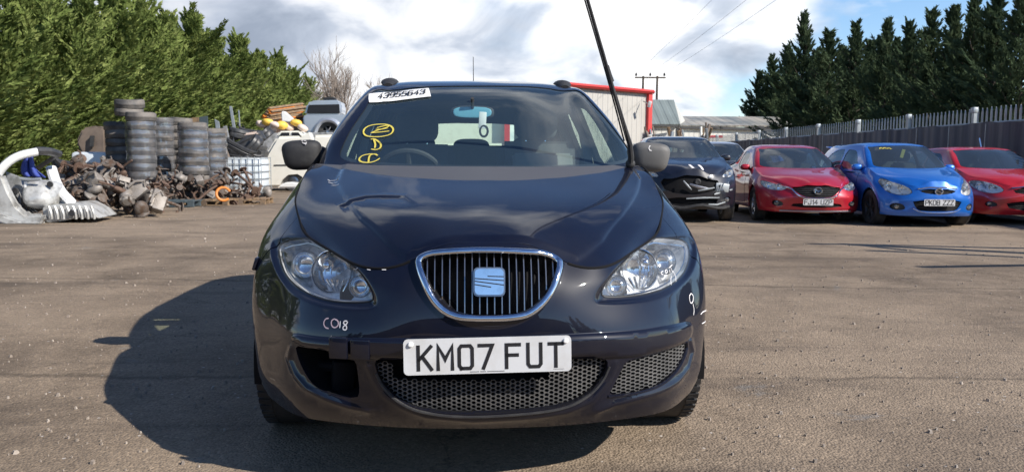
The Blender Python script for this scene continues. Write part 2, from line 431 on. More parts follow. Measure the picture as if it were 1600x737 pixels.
def mir(p): q = np.array(p, float).copy(); q[:, 0] *= -1; return q[::-1]
def area2(p): x, y = p[:, 0], p[:, 1]; return float(np.sum(x*np.roll(y, -1)-np.roll(x, -1)*y))
def ccw(p): return p if area2(p) > 0 else p[::-1]
def chaikin(p, n=2, closed=True):
    p = np.asarray(p, float)
    for _ in range(n):
        q = np.roll(p, -1, axis=0); a = p*.75+q*.25; b = p*.25+q*.75
        r = np.empty((2*len(p), p.shape[1])); r[0::2] = a; r[1::2] = b
        if not closed: r = np.vstack([p[:1], r[:-2], p[-1:]])
        p = r
    return p
def resamp(p, st, closed=True):
    p = np.asarray(p, float); q = np.vstack([p, p[:1]]) if closed else p; o = []
    for a, b in zip(q[:-1], q[1:]):
        k = max(1, int(math.ceil(np.linalg.norm(b-a)/st)))
        o += [a+(b-a)*i/k for i in range(k)]
    if not closed: o.append(q[-1])
    return np.array(o)
def offset(p, d):                               # + grows a polygon
    p = ccw(np.asarray(p, float)); a = np.roll(p, 1, axis=0); b = np.roll(p, -1, axis=0)
    t = b-a; t /= np.maximum(np.linalg.norm(t, axis=1), 1e-9)[:, None]
    return p + np.stack([t[:, 1], -t[:, 0]], 1)*d
def inside(poly, q):
    x, y = q[:, 0], q[:, 1]; r = np.zeros(len(q), bool); n = len(poly); j = n-1
    for i in range(n):
        xi, yi = poly[i]; xj, yj = poly[j]
        if yi != yj:
            c = ((yi > y) != (yj > y)) & (x < (xj-xi)*(y-yi)/(yj-yi)+xi); r ^= c
        j = i
    return r
def sdist(poly, q):                             # signed distance, + inside
    d = np.full(len(q), 1e9); n = len(poly)
    for i in range(n):
        a, b = poly[i], poly[(i+1) % n]; ab = b-a; L = ab@ab or 1e-12
        t = np.clip(((q-a)@ab)/L, 0, 1); d = np.minimum(d, np.linalg.norm(q-a-t[:, None]*ab, axis=1))
    return np.where(inside(poly, q), d, -d)
def ldist(line, q):
    d = np.full(len(q), 1e9)
    for a, b in zip(line[:-1], line[1:]):
        ab = b-a; L = ab@ab or 1e-12; t = np.clip(((q-a)@ab)/L, 0, 1)
        d = np.minimum(d, np.linalg.norm(q-a-t[:, None]*ab, axis=1))
    return d
def sm(x): x = np.clip(x, 0, 1); return x*x*(3-2*x)
def add_step(s, poly, depth, w):                # depth reached w inside the outline
    poly = np.asarray(poly); lo = poly.min(0)-.01; hi = poly.max(0)+.01
    def fn(uv):
        D = np.zeros(len(uv)); k = np.all((uv > lo) & (uv < hi), axis=1)
        if k.any(): D[k] = depth*sm(sdist(poly, uv[k])/w)
        return D
    s.disp.append(fn)
def add_ridge(s, line, h, w):
    line = np.asarray(line)
    s.disp.append(lambda uv: h*np.exp(-(ldist(line, uv)/w)**2))

def cut(surf, regions, dom=None, step=.03, bstep=.012, gap=.002, extra=()):
    """regions: list of (name, polygon, grow) in uv. Returns {name: (uv verts, tris)} incl. 'base'."""
    u0, u1, v0, v1 = dom or (surf.tu[0], surf.tu[-1], surf.tv[0], surf.tv[-1])
    V, E = [], []
    def loop(p):
        k = len(V); n = len(p); V.extend(map(tuple, p)); E.extend((k+i, k+(i+1) % n) for i in range(n))
    loop(resamp(np.array([(u0, v0), (u1, v0), (u1, v1), (u0, v1)]), step))
    polys = []
    for nm, p, g in regions:
        p = ccw(np.asarray(p, float)); inn = resamp(offset(p, -gap*g[0]), bstep); outp = resamp(offset(p, gap*g[1]), bstep)
        loop(inn); 
        if g[0] or g[1]: loop(outp)
        polys.append((nm, inn, outp))
    xp = []
    for line, w in extra:                       # extra rows of vertices along soft creases
        line = np.asarray(line, float)
        t = np.gradient(line, axis=0); t /= np.maximum(np.linalg.norm(t, axis=1), 1e-9)[:, None]; nv = np.stack([-t[:, 1], t[:, 0]], 1)
        for k in (-1.5, -.75, 0, .75, 1.5): xp.append(resamp(line+nv*w*k, bstep*1.3, False))
    if xp:
        xp = np.vstack(xp); q = np.round(xp/(bstep*.12)).astype(int); _, ui = np.unique(q, axis=0, return_index=True); xp = xp[ui]
        xp = xp[(xp[:, 0] > u0+.004) & (xp[:, 0] < u1-.004) & (xp[:, 1] > v0+.004) & (xp[:, 1] < v1-.004)]
    gx = np.arange(u0+step*.5, u1, step); gy = np.arange(v0+step*.5, v1, step)
    G = np.array([(a+(step*.5 if j % 2 else 0), b) for j, b in enumerate(gy) for a in gx]); G = G[(G[:, 0] < u1-.004)]
    G = G+NR.uniform(-.001, .001, G.shape)
    if len(xp):
        from mathutils.kdtree import KDTree
        kd = KDTree(len(xp)); [kd.insert((p[0], p[1], 0), i) for i, p in enumerate(xp)]; kd.balance()
        G = np.array([g_ for g_ in G if kd.find((g_[0], g_[1], 0))[2] > step*.45]); G = np.vstack([G, xp])
    keep = np.ones(len(G), bool)
    for nm, a, b in polys:
        k = np.all((G > b.min(0)-.02) & (G < b.max(0)+.02), axis=1); idx = np.where(k)[0]
        if len(idx): keep[idx] &= np.minimum(np.abs(sdist(a, G[idx])), np.abs(sdist(b, G[idx]))) > bstep*.6
    G = G[keep]; V.extend(map(tuple, G))
    r = delaunay_2d_cdt([Vector(v) for v in V], E, [], 0, 1e-6)
    P = np.array([tuple(v) for v in r[0]]); T = np.array([f for f in r[2] if len(f) == 3])
    P[:, 0] = np.clip(P[:, 0], u0-1, u1+1)
    c = P[T].mean(axis=1); ok = (c[:, 0] > u0) & (c[:, 0] < u1) & (c[:, 1] > v0) & (c[:, 1] < v1)
    ab = P[T[:, 1]]-P[T[:, 0]]; ac = P[T[:, 2]]-P[T[:, 0]]; ar = ab[:, 0]*ac[:, 1]-ab[:, 1]*ac[:, 0]
    ok &= np.abs(ar) > 1e-9
    T = T[ok]; c = c[ok]; ar = ar[ok]; T[ar < 0] = T[ar < 0][:, ::-1]
    lab = np.full(len(T), -1)
    for i, (nm, a, b) in enumerate(polys):
        k = np.all((c > b.min(0)) & (c < b.max(0)), axis=1); idx = np.where(k)[0]
        if not len(idx): continue
        ia = inside(a, c[idx]); ib = inside(b, c[idx]); free = lab[idx] == -1
        lab[idx[free & ia]] = i; lab[idx[free & ib & ~ia]] = -2
    res = {}
    for i, nm in [(-1, 'base')]+[(i, p[0]) for i, p in enumerate(polys)]:
        t = T[lab == i]
        if len(t) == 0: continue
        used, inv = np.unique(t, return_inverse=True); res[nm] = (P[used], inv.reshape(-1, 3))
    return res
def skin(name, surf, ut, m, parent, off=0.0, rim=.012, rim_mat=None, mirrored_ok=False):
    """mesh of a region: displaced surface with exact normals, edges turned inwards by rim"""
    uv, T = ut; N = surf.nrm(uv); P = surf.pos(uv)+N*off
    # boundary edges
    ed = {}
    for t in T:
        for a, b in ((t[0], t[1]), (t[1], t[2]), (t[2], t[0])): ed[(a, b)] = ed.get((a, b), 0)+1
    bd = [(a, b) for (a, b) in ed if (b, a) not in ed]
    V = list(P); F = [tuple(t) for t in T]; NN = list(N); MI = [0]*len(F)
    if rim:
        # boundary ring duplicated so the fold is sharp; inner ring is moved inwards
        top, bot = {}, {}
        en = {}
        for a, b in bd:
            d = P[b]-P[a]; w = np.cross(d, N[a]); L = np.linalg.norm(w); w = w/L if L > 0 else w
            for k in (a, b): en[k] = en.get(k, np.zeros(3))+w
        for k in en:
            w = en[k]; L = np.linalg.norm(w); w = w/L if L > 1e-9 else N[k]
            top[k] = len(V); V.append(P[k]-N[k]*.0004); NN.append(w); bot[k] = len(V); V.append(P[k]-N[k]*abs(rim)-w*0.0); NN.append(w)
            # small rounded shoulder
        for a, b in bd:
            F.append((top[b], top[a], bot[a], bot[b])); MI.append(1 if rim_mat else 0)
            F.append((b, a, top[a], top[b])); MI.append(0)
    ms = [m]+([rim_mat] if rim_mat else [])
    o = raw(name, V, F, ms, parent, normals=NN)
    if rim_mat: o.data.polygons.foreach_set('material_index', MI)
    return o
def tray(name, surf, ut, depth, m, parent, wall=None):
    """closed recess behind an opening: floor at -depth plus walls"""
    uv, T = ut; N = surf.nrm(uv); P = surf.pos(uv); ed = set()
    for t in T:
        for e in ((t[0], t[1]), (t[1], t[2]), (t[2], t[0])): ed.add(e)
    bd = [e for e in ed if (e[1], e[0]) not in ed]
    V = list(P-N*depth); F = [tuple(t) for t in T]; k0 = len(V); mp = {}
    for a, b in bd:
        for k in (a, b):
            if k not in mp: mp[k] = len(V); V.append(P[k]-N[k]*.003)
    for a, b in bd: F.append((b, a, mp[a], mp[b]))
    o = raw(name, V, F, m, parent)
    return o
def on_line(surf, uvs, r, name, m, parent, closed=False, off=.0, seg=6, flat=None):
    uvs = np.asarray(uvs); P = surf.pos(uvs)+surf.nrm(uvs)*off
    bm = bmesh.new(); b_tube(bm, [Vector(p) for p in P], r, seg, closed=closed, flat=flat); return fin(name, bm, m, parent)
def ribbon(surf, uvlines, w, name, m, parent, off=.0012):
    """painted line lying on a surface"""
    V, F = [], []
    for uv in uvlines:
        uv = resamp(np.asarray(uv, float), .01, False); P = surf.pos(uv); N = surf.nrm(uv)
        t = np.gradient(P, axis=0); t /= np.maximum(np.linalg.norm(t, axis=1), 1e-9)[:, None]; s = np.cross(t, N)
        k = len(V)
        for i in range(len(P)):
            ww = w*(.5 if 0 < i < len(P)-1 else .3)
            V += [P[i]+N[i]*off+s[i]*ww, P[i]+N[i]*off-s[i]*ww]
        for i in range(len(P)-1): F.append((k+2*i, k+2*i+1, k+2*i+3, k+2*i+2))
    return raw(name, V, F, m, parent)

def bonnet_with_reflection():  # grey rear band painted in, standing for the windscreen mirrored in the bonnet
    m = MT['navy'].copy(); m.name = 'navy_paint_with_reflection_band'; t = m.node_tree; p = t.nodes['Principled BSDF']
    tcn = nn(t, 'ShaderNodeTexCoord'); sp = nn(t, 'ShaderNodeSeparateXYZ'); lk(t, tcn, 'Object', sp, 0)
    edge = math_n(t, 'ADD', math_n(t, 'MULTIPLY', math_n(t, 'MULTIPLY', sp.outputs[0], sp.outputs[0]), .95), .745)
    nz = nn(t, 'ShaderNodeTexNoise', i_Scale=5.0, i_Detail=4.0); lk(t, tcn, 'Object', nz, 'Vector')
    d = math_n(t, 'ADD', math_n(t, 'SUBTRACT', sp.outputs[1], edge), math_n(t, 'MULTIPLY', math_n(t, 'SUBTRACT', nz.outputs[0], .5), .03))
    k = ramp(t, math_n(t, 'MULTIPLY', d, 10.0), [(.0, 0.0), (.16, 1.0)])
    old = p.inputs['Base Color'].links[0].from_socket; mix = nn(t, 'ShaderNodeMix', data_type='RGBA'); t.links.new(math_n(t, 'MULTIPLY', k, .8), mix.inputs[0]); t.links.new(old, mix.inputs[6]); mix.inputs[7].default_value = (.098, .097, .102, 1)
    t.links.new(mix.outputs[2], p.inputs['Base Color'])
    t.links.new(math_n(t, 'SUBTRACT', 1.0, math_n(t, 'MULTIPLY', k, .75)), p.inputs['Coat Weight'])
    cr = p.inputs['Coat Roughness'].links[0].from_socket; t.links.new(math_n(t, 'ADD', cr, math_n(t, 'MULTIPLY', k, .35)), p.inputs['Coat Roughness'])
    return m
MT['bonnet'] = bonnet_with_reflection()

# ------------------------------------------------------------------ car bodies
def ident(p): return p
LAT_L = [
 [(0,.075,.23),(0,.03,.29),(0,.012,.38),(0,0,.47),(0,0,.555),(0,.02,.66),(0,.055,.75),(0,.115,.835)],
 [(.14,.08,.23),(.14,.035,.29),(.14,.018,.38),(.14,.006,.47),(.14,.004,.555),(.14,.024,.66),(.14,.06,.748),(.14,.112,.826)],
 [(.27,.095,.23),(.27,.052,.29),(.27,.036,.38),(.27,.024,.47),(.27,.022,.553),(.27,.045,.65),(.27,.075,.715),(.27,.112,.766)],
 [(.40,.125,.23),(.40,.085,.29),(.40,.072,.38),(.40,.06,.47),(.40,.06,.548),(.40,.10,.645),(.40,.125,.705),(.40,.155,.752)],
 [(.53,.168,.23),(.53,.13,.29),(.53,.122,.38),(.53,.118,.465),(.53,.125,.54),(.53,.18,.645),(.53,.25,.73),(.53,.335,.780)],
 [(.64,.232,.23),(.645,.20,.29),(.65,.205,.38),(.652,.21,.46),(.655,.225,.535),(.655,.30,.65),(.655,.39,.755),(.646,.50,.818)],
 [(.735,.350,.235),(.745,.33,.29),(.755,.345,.375),(.765,.365,.455),(.775,.395,.53),(.778,.465,.655),(.765,.55,.77),(.708,.65,.870)],
 [(.825,.52,.24),(.84,.505,.29),(.853,.515,.375),(.862,.53,.46),(.870,.55,.545),(.872,.61,.67),(.850,.72,.80),(.753,.80,.923)],
 [(.85,.86,.24),(.865,.86,.29),(.876,.86,.38),(.884,.86,.47),(.888,.86,.56),(.886,.87,.69),(.866,.90,.85),(.770,.95,.976)],
 [(.86,1.15,.24),(.87,1.15,.29),(.878,1.15,.38),(.882,1.15,.47),(.886,1.15,.58),(.884,1.15,.72),(.860,1.15,.915),(.778,1.15,1.041)],
 [(.86,1.42,.24),(.87,1.42,.29),(.876,1.42,.38),(.880,1.42,.48),(.884,1.42,.60),(.882,1.42,.74),(.858,1.40,.92),(.775,1.33,1.075)],
 [(.86,1.75,.24),(.87,1.75,.29),(.874,1.75,.38),(.878,1.75,.48),(.882,1.75,.62),(.880,1.75,.77),(.862,1.74,.90),(.835,1.70,.985)],
 [(.86,2.4,.24),(.87,2.4,.29),(.874,2.4,.38),(.878,2.4,.48),(.882,2.4,.62),(.882,2.4,.78),(.868,2.4,.92),(.848,2.4,1.005)],
 [(.86,3.1,.24),(.87,3.1,.29),(.876,3.1,.38),(.882,3.1,.48),(.886,3.1,.62),(.884,3.1,.80),(.868,3.1,.95),(.850,3.1,1.04)],
 [(.84,3.75,.26),(.86,3.75,.31),(.87,3.75,.40),(.875,3.75,.50),(.878,3.75,.65),(.872,3.75,.83),(.85,3.75,.97),(.825,3.72,1.07)],
 [(.74,4.10,.28),(.76,4.12,.33),(.77,4.14,.42),(.77,4.16,.52),(.77,4.16,.66),(.76,4.12,.85),(.745,4.06,.98),(.735,4.02,1.07)],
 [(.40,4.20,.28),(.41,4.24,.33),(.42,4.27,.42),(.42,4.29,.52),(.42,4.29,.66),(.42,4.26,.85),(.42,4.24,.98),(.42,4.22,1.06)],
 [(0,4.22,.28),(0,4.26,.33),(0,4.29,.42),(0,4.30,.52),(0,4.30,.66),(0,4.28,.85),(0,4.27,.98),(0,4.26,1.05)]]
LAT_H = [[(0,.115,.835),(0,.26,.893),(0,.48,.952),(0,.70,1.000),(0,.88,1.040),(0,1.02,1.066)],
 [(.14,.112,.828),(.15,.27,.890),(.16,.49,.950),(.16,.71,.999),(.16,.89,1.039),(.17,1.03,1.066)],
 [(.27,.112,.768),(.29,.29,.872),(.31,.51,.943),(.32,.73,.993),(.33,.91,1.035),(.34,1.06,1.067)],
 [(.40,.155,.754),(.43,.35,.852),(.47,.56,.928),(.49,.77,.983),(.50,.96,1.030),(.51,1.13,1.070)],
 [(.53,.335,.782),(.575,.48,.858),(.62,.66,.920),(.65,.86,.975),(.66,1.06,1.031),(.66,1.22,1.077)],
 [(.646,.50,.820),(.708,.65,.872),(.753,.80,.925),(.770,.95,.978),(.778,1.15,1.043),(.768,1.32,1.080)]]
LAT_G = [
 [(0,.99,1.045),(.25,1.0,1.045),(.46,1.07,1.05),(.62,1.18,1.055),(.735,1.31,1.065),(.785,1.42,1.035),(.825,1.55,.985)],
 [(0,1.28,1.20),(.24,1.30,1.20),(.44,1.36,1.20),(.59,1.43,1.21),(.702,1.50,1.225),(.768,1.60,1.12),(.832,1.68,.985)],
 [(0,1.57,1.355),(.23,1.585,1.355),(.41,1.64,1.355),(.54,1.70,1.365),(.642,1.77,1.385),(.745,1.83,1.21),(.838,1.88,.985)],
 [(0,1.87,1.490),(.22,1.88,1.490),(.39,1.93,1.487),(.50,1.97,1.490),(.592,2.03,1.500),(.725,2.10,1.26),(.842,2.12,.99)],
 [(0,2.10,1.548),(.22,2.11,1.547),(.40,2.13,1.542),(.51,2.17,1.535),(.60,2.23,1.512),(.735,2.30,1.27),(.846,2.35,1.0)],
 [(0,2.80,1.575),(.22,2.80,1.573),(.40,2.80,1.563),(.52,2.80,1.550),(.612,2.80,1.520),(.745,2.80,1.28),(.850,2.80,1.025)],
 [(0,3.50,1.560),(.22,3.50,1.557),(.40,3.50,1.547),(.51,3.48,1.532),(.60,3.45,1.500),(.735,3.42,1.28),(.846,3.40,1.06)],
 [(0,4.02,1.500),(.21,4.01,1.500),(.38,3.99,1.490),(.50,3.95,1.478),(.58,3.90,1.445),(.70,3.85,1.26),(.80,3.82,1.08)],
 [(0,4.15,1.370),(.22,4.14,1.370),(.42,4.11,1.360),(.54,4.07,1.350),(.62,4.01,1.330),(.70,3.98,1.22),(.765,3.94,1.08)],
 [(0,4.27,1.04),(.25,4.26,1.04),(.45,4.22,1.04),(.58,4.17,1.04),(.66,4.12,1.04),(.71,4.08,1.05),(.745,4.03,1.06)]]
def surfs(wf=ident):
    w = lambda lat: [[wf(p) for p in col] for col in lat]
    g = [list(c) for c in zip(*LAT_G)]
    return Surf(w(LAT_L)), Surf(w(LAT_H)), Surf(w(g))
def circ(cy, cz, r, n=28, ry=None): return [(cy+r*math.cos(2*math.pi*i/n), cz+(ry or r)*math.sin(2*math.pi*i/n)) for i in range(n)]

def make_wheel(parent, x, y, r, width, spokes, mrim, sg, steer=0.0, hub=None):
    """wheel: rim mesh is the part, tyre its child. axis along x, outer face on side sg"""
    rr = r*.66
    bm = bmesh.new(); A = Matrix.Rotation(math.pi/2*sg, 4, 'Y')
    b_lathe(bm, [(rr*.98, -width*.45), (rr*.90, -width*.40), (rr*.86, width*.30), (rr*.95, width*.44), (rr, width*.46), (rr*1.02, width*.42), (rr*1.02, -width*.45)], 40, A, close=True)
    b_lathe(bm, [(0, width*.40), (rr*.10, width*.40), (rr*.2, width*.36), (rr*.22, width*.18), (0, width*.16)], 20, A)
    for k in range(spokes):
        a = 2*math.pi*k/spokes
        for s_ in (-1, 1):
            p = [(rr*.12, s_*rr*.03, width*.34), (rr*.5, s_*rr*.075, width*.37), (rr*.93, s_*rr*.15, width*.36)]
            q = [A @ (Matrix.Rotation(a, 4, 'Z') @ Vector(t)) for t in p]
            b_tube(bm, q, [rr*.085, rr*.07, rr*.075], 6, flat=(1, .8))
    w = fin('wheel', bm, mrim, parent, angle=40); w.location = (x, y, r); w.rotation_euler = (0, 0, steer)
    bm = bmesh.new()
    prof = [(rr, -width*.47), (r*.80, -width*.52), (r*.93, -width*.50), (r*.985, -width*.40), (r, -width*.28), (r, width*.28), (r*.985, width*.40), (r*.93, width*.50), (r*.80, width*.52), (rr, width*.47)]
    b_lathe(bm, prof, 56, A)
    # tread blocks on the shoulders
    for k in range(56):
        a = 2*math.pi*(k+.5)/56
        for s_ in (-1, 1):
            c = A @ Matrix.Rotation(a, 4, 'Z') @ Vector((r*.995, 0, s_*width*.36)); R_ = (A @ Matrix.Rotation(a, 4, 'Z')).to_3x3()
            b_box(bm, c, (r*.030, r*.075, width*.22), R_)
    t = fin('tyre', bm, 'rubber', w, angle=30)
    # dark brake disc behind
    bm = bmesh.new(); b_lathe(bm, [(0, -.01), (rr*.8, -.01), (rr*.8, .01), (0, .01)], 28, A)
    fin('brake_disc', bm, 'steel', w)
    return w
def b_super(bm, c, s, n=3.0, rot=None, seg=28, taper=0.0):
    R_ = rot or Matrix.Identity(3); rings = []
    def pw(v, e): return math.copysign(abs(v)**e, v)
    e = 2/n
    for i in range(seg//2+1):
        ph = -math.pi/2+math.pi*i/(seg//2); ring = []
        for k in range(seg):
            th = 2*math.pi*k/seg
            x = pw(math.cos(ph), e)*pw(math.cos(th), e); y = pw(math.cos(ph), e)*pw(math.sin(th), e); z = pw(math.sin(ph), e)
            kx = 1+taper*z
            ring.append(bm.verts.new(Vector(c)+R_ @ Vector((x*s[0]*kx, y*s[1]*kx, z*s[2]))))
        rings.append(ring)
    for a, b in zip(rings[:-1], rings[1:]):
        for k in range(seg):
            q = (a[k], a[(k+1) % seg], b[(k+1) % seg], b[k])
            try: bm.faces.new(q)
            except ValueError: pass
    bmesh.ops.remove_doubles(bm, verts=bm.verts[:], dist=1e-5)
def prism_yz(bm, poly, x0, x1, bev=0.0, mi=0):       # side-view polygon (y,z) extruded in x
    m4 = Matrix(((0, 0, 1, x0), (1, 0, 0, 0), (0, 1, 0, 0), (0, 0, 0, 1)))
    b_prism(bm, poly, x1-x0, m4, bev, mi)
def make_seat(parent, x, y, z0, m, mh, top=1.28):
    bm = bmesh.new()
    prism_yz(bm, [(y+.05, z0+.16), (y+.02, z0+.30), (y+.14, top-.10), (y+.18, top-.02), (y+.26, top-.02), (y+.28, top-.10), (y+.20, z0+.16)], x-.24, x+.24, .045)
    b_box(bm, (x, y-.16, z0+.14), (.50, .52, .16), rotm(.08), .05)
    s = fin('seat', bm, m, parent)
    bm = bmesh.new(); b_super(bm, (x, y+.25, top+.085), (.135, .055, .10), 3.2)
    h = fin('headrest', bm, mh, s)
    bm = bmesh.new()
    for s_ in (-1, 1): b_tube(bm, [(x+s_*.06, y+.24, top-.05), (x+s_*.06, y+.25, top+.03)], .007, 6)
    fin('headrest_post', bm, 'chrome', s)
def make_plate(parent, c, w, h, text, ex, ey, n, m='plate'):
    """number plate with its characters as a child"""
    bm = bmesh.new(); c = Vector(c); ex, ey, n = Vector(ex), Vector(ey), Vector(n)
    r = .014; P = []
    for sx, sy, a0 in ((1, 1, 0), (-1, 1, 90), (-1, -1, 180), (1, -1, 270)):
        for k in range(5):
            a = math.radians(a0+k*22.5); P.append((sx*(w/2-r)+r*math.cos(a), sy*(h/2-r)+r*math.sin(a)))
    m4 = Matrix((( ex.x, ey.x, n.x, c.x), (ex.y, ey.y, n.y, c.y), (ex.z, ey.z, n.z, c.z), (0, 0, 0, 1)))
    b_prism(bm, P, .004, m4)
    p = fin('number_plate', bm, m, parent, smooth=False)
    bm = bmesh.new(); ch = h*.70
    b_text(bm, text, ch, .96, c-ex*(w*.455)-ey*(ch*.5)+n*.004, ex, ey, n, gap=.24, sw=.165, t=.0012, fill=w*.90)
    fin('registration_characters', bm, 'ink', p, smooth=False)
    return p, m4

TPL = {}
# ================================================================== the black people carrier in front
def build_hero():
    R0 = empty('parked_car', tuple(C0), YAW, 'black people carrier facing the camera with chrome grille, raised wiper, dented bonnet', 'car')
    L, H, G = surfs()
    P = lambda pts, n=2: chaikin(L.px(pts), n)
    lensR = P([(1019,373),(1040,370),(1060,371),(1073,374),(1079,381),(1080,405),(1070,430),(1046,448),(1003,459),(960,463),(944,462),(943,452),(949,440),(959,426),(973,410),(988,395),(1003,381)], 1)
    lensL = P([(432,381),(447,373),(465,371),(482,372.5),(499,379),(514,388),(537,403),(560,421),(572,440),(582,460),(579,469),(561,471),(527,470),(493,463),(463,449),(442,429),(434,405)], 1)
    recR = P([(961,414),(935,446),(924,475),(952,477),(979,476),(1028,469),(1058,454),(1079,433),(1089,405),(1084,372),(1050,362),(1015,366),(985,388)], 2)
    recL = P([(428,372),(422,385),(425,410),(436,436),(455,460),(490,476),(530,484),(570,486),(592,480),(590,462),(575,432),(556,410),(530,390),(500,370),(465,364)], 2)
    grl = P([(655,415),(660,404),(672,399),(700,396.5),(763,395.5),(826,397),(856,400),(868,404),(873,411),(872,420),(866,437),(852,460),(832,480),(808,490),(765,494.5),(725,490),(702,481),(681,463),(667,442),(659,428)], 2)
    lowc = P([(584,563),(600,560.5),(640,560),(700,560),(765,560),(830,560),(890,559),(935,559),(950,562),(949,575),(941,590),(925,610),(905,624),(880,634),(840,641),(790,645),(740,647),(690,645),(650,637),(620,622),(600,602),(590,585)], 1)
    lowR = P([(1072,533),(1073,545),(1065,566),(1051,585),(1031,600),(1010,608),(985,614),(950,617.5),(960,600),(970,580),(978,564),(1000,558),(1040,547)], 1)
    lowL = P([(461,539),(480,543),(512,546),(516,556),(545,561),(556,563),(560,590),(562,612),(558,622),(520,617),(497,606),(485,596),(472,575),(465,557)], 1)
    # surface relief --------------------------------------------------
    add_step(L, recR, -.013, .030); add_step(L, recL, -.013, .030)
    band = P([(457,519),(500,526),(540,528),(630,529),(700,528),(765,526.5),(830,525),(893,521.5),(950,519),(1000,515),(1040,508.5),(1078,500),(1082,515),(1076,531),(1040,546),(1000,557),(950,560),(880,562),(765,562),(640,563),(570,562),(520,550),(462,538),(455,528)], 1)
    add_step(L, band, .009, .010)
    rdR = L.px([(1078,532),(1082,548),(1075,575),(1058,596),(1030,611),(1000,620),(960,630),(935,640)]); add_ridge(L, rdR, .008, .013)
    rdL = L.px([(455,545),(452,560),(462,585),(480,607),(510,622),(545,634),(575,640)]); add_ridge(L, rdL, .008, .013)
    lipc = L.px([(575,570),(585,592),(600,616),(628,635),(665,649),(740,656),(830,651),(885,643),(925,625),(950,596),(962,570)])
    add_ridge(L, lipc, .006, .013)
    # bumper flanks: the nose stands proud between two soft creases running down from the grille corners
    nose = P([(640,405),(655,450),(690,490),(735,515),(800,514),(850,488),(875,450),(890,404),(880,380),(650,380)], 2)
    add_step(L, nose, .010, .035)
    fendR = np.vstack([L.side([(.605,.62),(.64,.55),(.62,.80)]), ])
    tv1 = L.tv[-1]
    def fpoly(sg):
        q = L.side([(.56,.50),(.585,.60),(.60,.70),(.60,.79)], sg)
        back = L.side([(1.50,1.02),(1.50,.8),(1.50,.5),(1.50,.2)], sg)
        e = sg*.02
        top = np.array([(q[-1][0], tv1+.05), (back[0][0], tv1+.05)])
        bot = np.array([(back[-1][0], -.05), (q[0][0], -.05)])
        return np.vstack([q, top, back, bot])
    fR, fL = fpoly(1), fpoly(-1)
    archF = [L.side(circ(.885, .315, .362), s) for s in (1, -1)]
    archR = [L.side(circ(3.46, .315, .355), s) for s in (1, -1)]
    regs = [('arch0', archF[0], (0, 0)), ('arch1', archF[1], (0, 0)), ('arch2', archR[0], (0, 0)), ('arch3', archR[1], (0, 0)),
            ('lensR', lensR, (.5, 1.2)), ('lensL', lensL, (.5, 1.2)), ('grille', grl, (0, 0)), ('lowc', lowc, (0, 0)), ('lowR', lowR, (0, 0)), ('lowL', lowL, (0, 0)),
            ('fR', fR, (1.3, 1.3)), ('fL', fL, (1.3, 1.3))]
    # front part of the body
    uB = L.side([(1.5, .6)], 1)[0][0]
    # bumper = base region in front of the wings, rear body = base region behind; split by domain
    D1 = (L.side([(1.5, .6)], -1)[0][0], uB, L.tv[0], L.tv[-1])
    cl_ = lambda p: np.vstack([p, p[:1]])
    res = cut(L, regs, D1, .022, .009, .0022, extra=[(cl_(band), .006), (rdR, .010), (rdL, .010), (lipc, .010), (cl_(recR), .012), (cl_(recL), .012), (cl_(nose), .02)])
    bumper = skin('front_bumper', L, res['base'], 'navy', R0, rim=.016)
    bumper['label'] = 'black front bumper, scuffed and broken open on its left'
    skin('front_wing', L, res['fR'], 'navy', R0, rim=.014); skin('front_wing', L, res['fL'], 'navy', R0, rim=.014)
    skin('inner_panel', L, res['base'], 'black', R0, off=-.022, rim=0); skin('inner_panel', L, res['fR'], 'black', R0, off=-.024, rim=0); skin('inner_panel', L, res['fL'], 'black', R0, off=-.024, rim=0)
    # rear body
    for sg in (1, -1):
        a = L.side([(1.5, .6)], sg)[0][0]; dom = (a, L.tu[-1], L.tv[0], L.tv[-1]) if sg > 0 else (L.tu[0], a, L.tv[0], L.tv[-1])
        lamp = L.side([(3.95, .92), (4.02, 1.03), (4.2, 1.03), (4.25, .86), (4.1, .80)], sg)
        doorA = L.side([(1.56, .30), (1.56, .97), (2.52, .99), (2.52, .30)], sg)
        doorB = L.side([(2.54, .30), (2.54, .99), (3.38, 1.03), (3.30, .82), (3.10, .62), (3.04, .30)], sg)
        rr = cut(L, [('arch', archR[0 if sg > 0 else 1], (0, 0)), ('lamp', lamp, (.8, .8)), ('dA', doorA, (1, 1)), ('dB', doorB, (1, 1))], dom, .05, .018, .002)
        skin('rear_body', L, rr['base'], 'navy', R0, rim=.012); skin('inner_panel', L, rr['base'], 'black', R0, off=-.03, rim=0)
        for k in ('dA', 'dB'):
            d = skin('door', L, rr[k], 'navy', R0, rim=.012)
            c = L.pos(rr[k][0]).mean(0); bm = bmesh.new(); yy = 2.36 if k == 'dA' else 3.18
            b_tube(bm, [(.885*sg, yy-.09, .90), (.905*sg, yy-.06, .905), (.905*sg, yy+.06, .905), (.885*sg, yy+.09, .90)], .012, 8)
            fin('door_handle', bm, 'navy', d)
        if 'lamp' in rr: skin('tail_lamp', L, rr['lamp'], mat('red_lamp_glass', (.35, .01, .01), .15, coat=1), R0, rim=.01)
    # bonnet -----------------------------------------------------------
    hp = lambda pts: H.px(pts)
    cr1 = hp([(522,292),(560,345),(600,385),(640,413)]); cr2 = hp([(1003,285),(975,340),(945,380),(905,412)])
    mid = np.vstack([hp([(522,285),(560,345),(600,385),(632,413)]), hp([(905,413),(945,380),(975,340),(1003,280)])]); mid = np.vstack([[(mid[0][0], 2.0)], mid, [(mid[-1][0], 2.0)]])
    add_step(H, mid, .008, .035)
    dl = hp([(528,321),(548,314),(572,308.5),(600,307.5),(630,308.5)])
    dp = np.vstack([dl, hp([(650,320),(655,360),(640,400),(600,402),(570,370),(540,345)])])
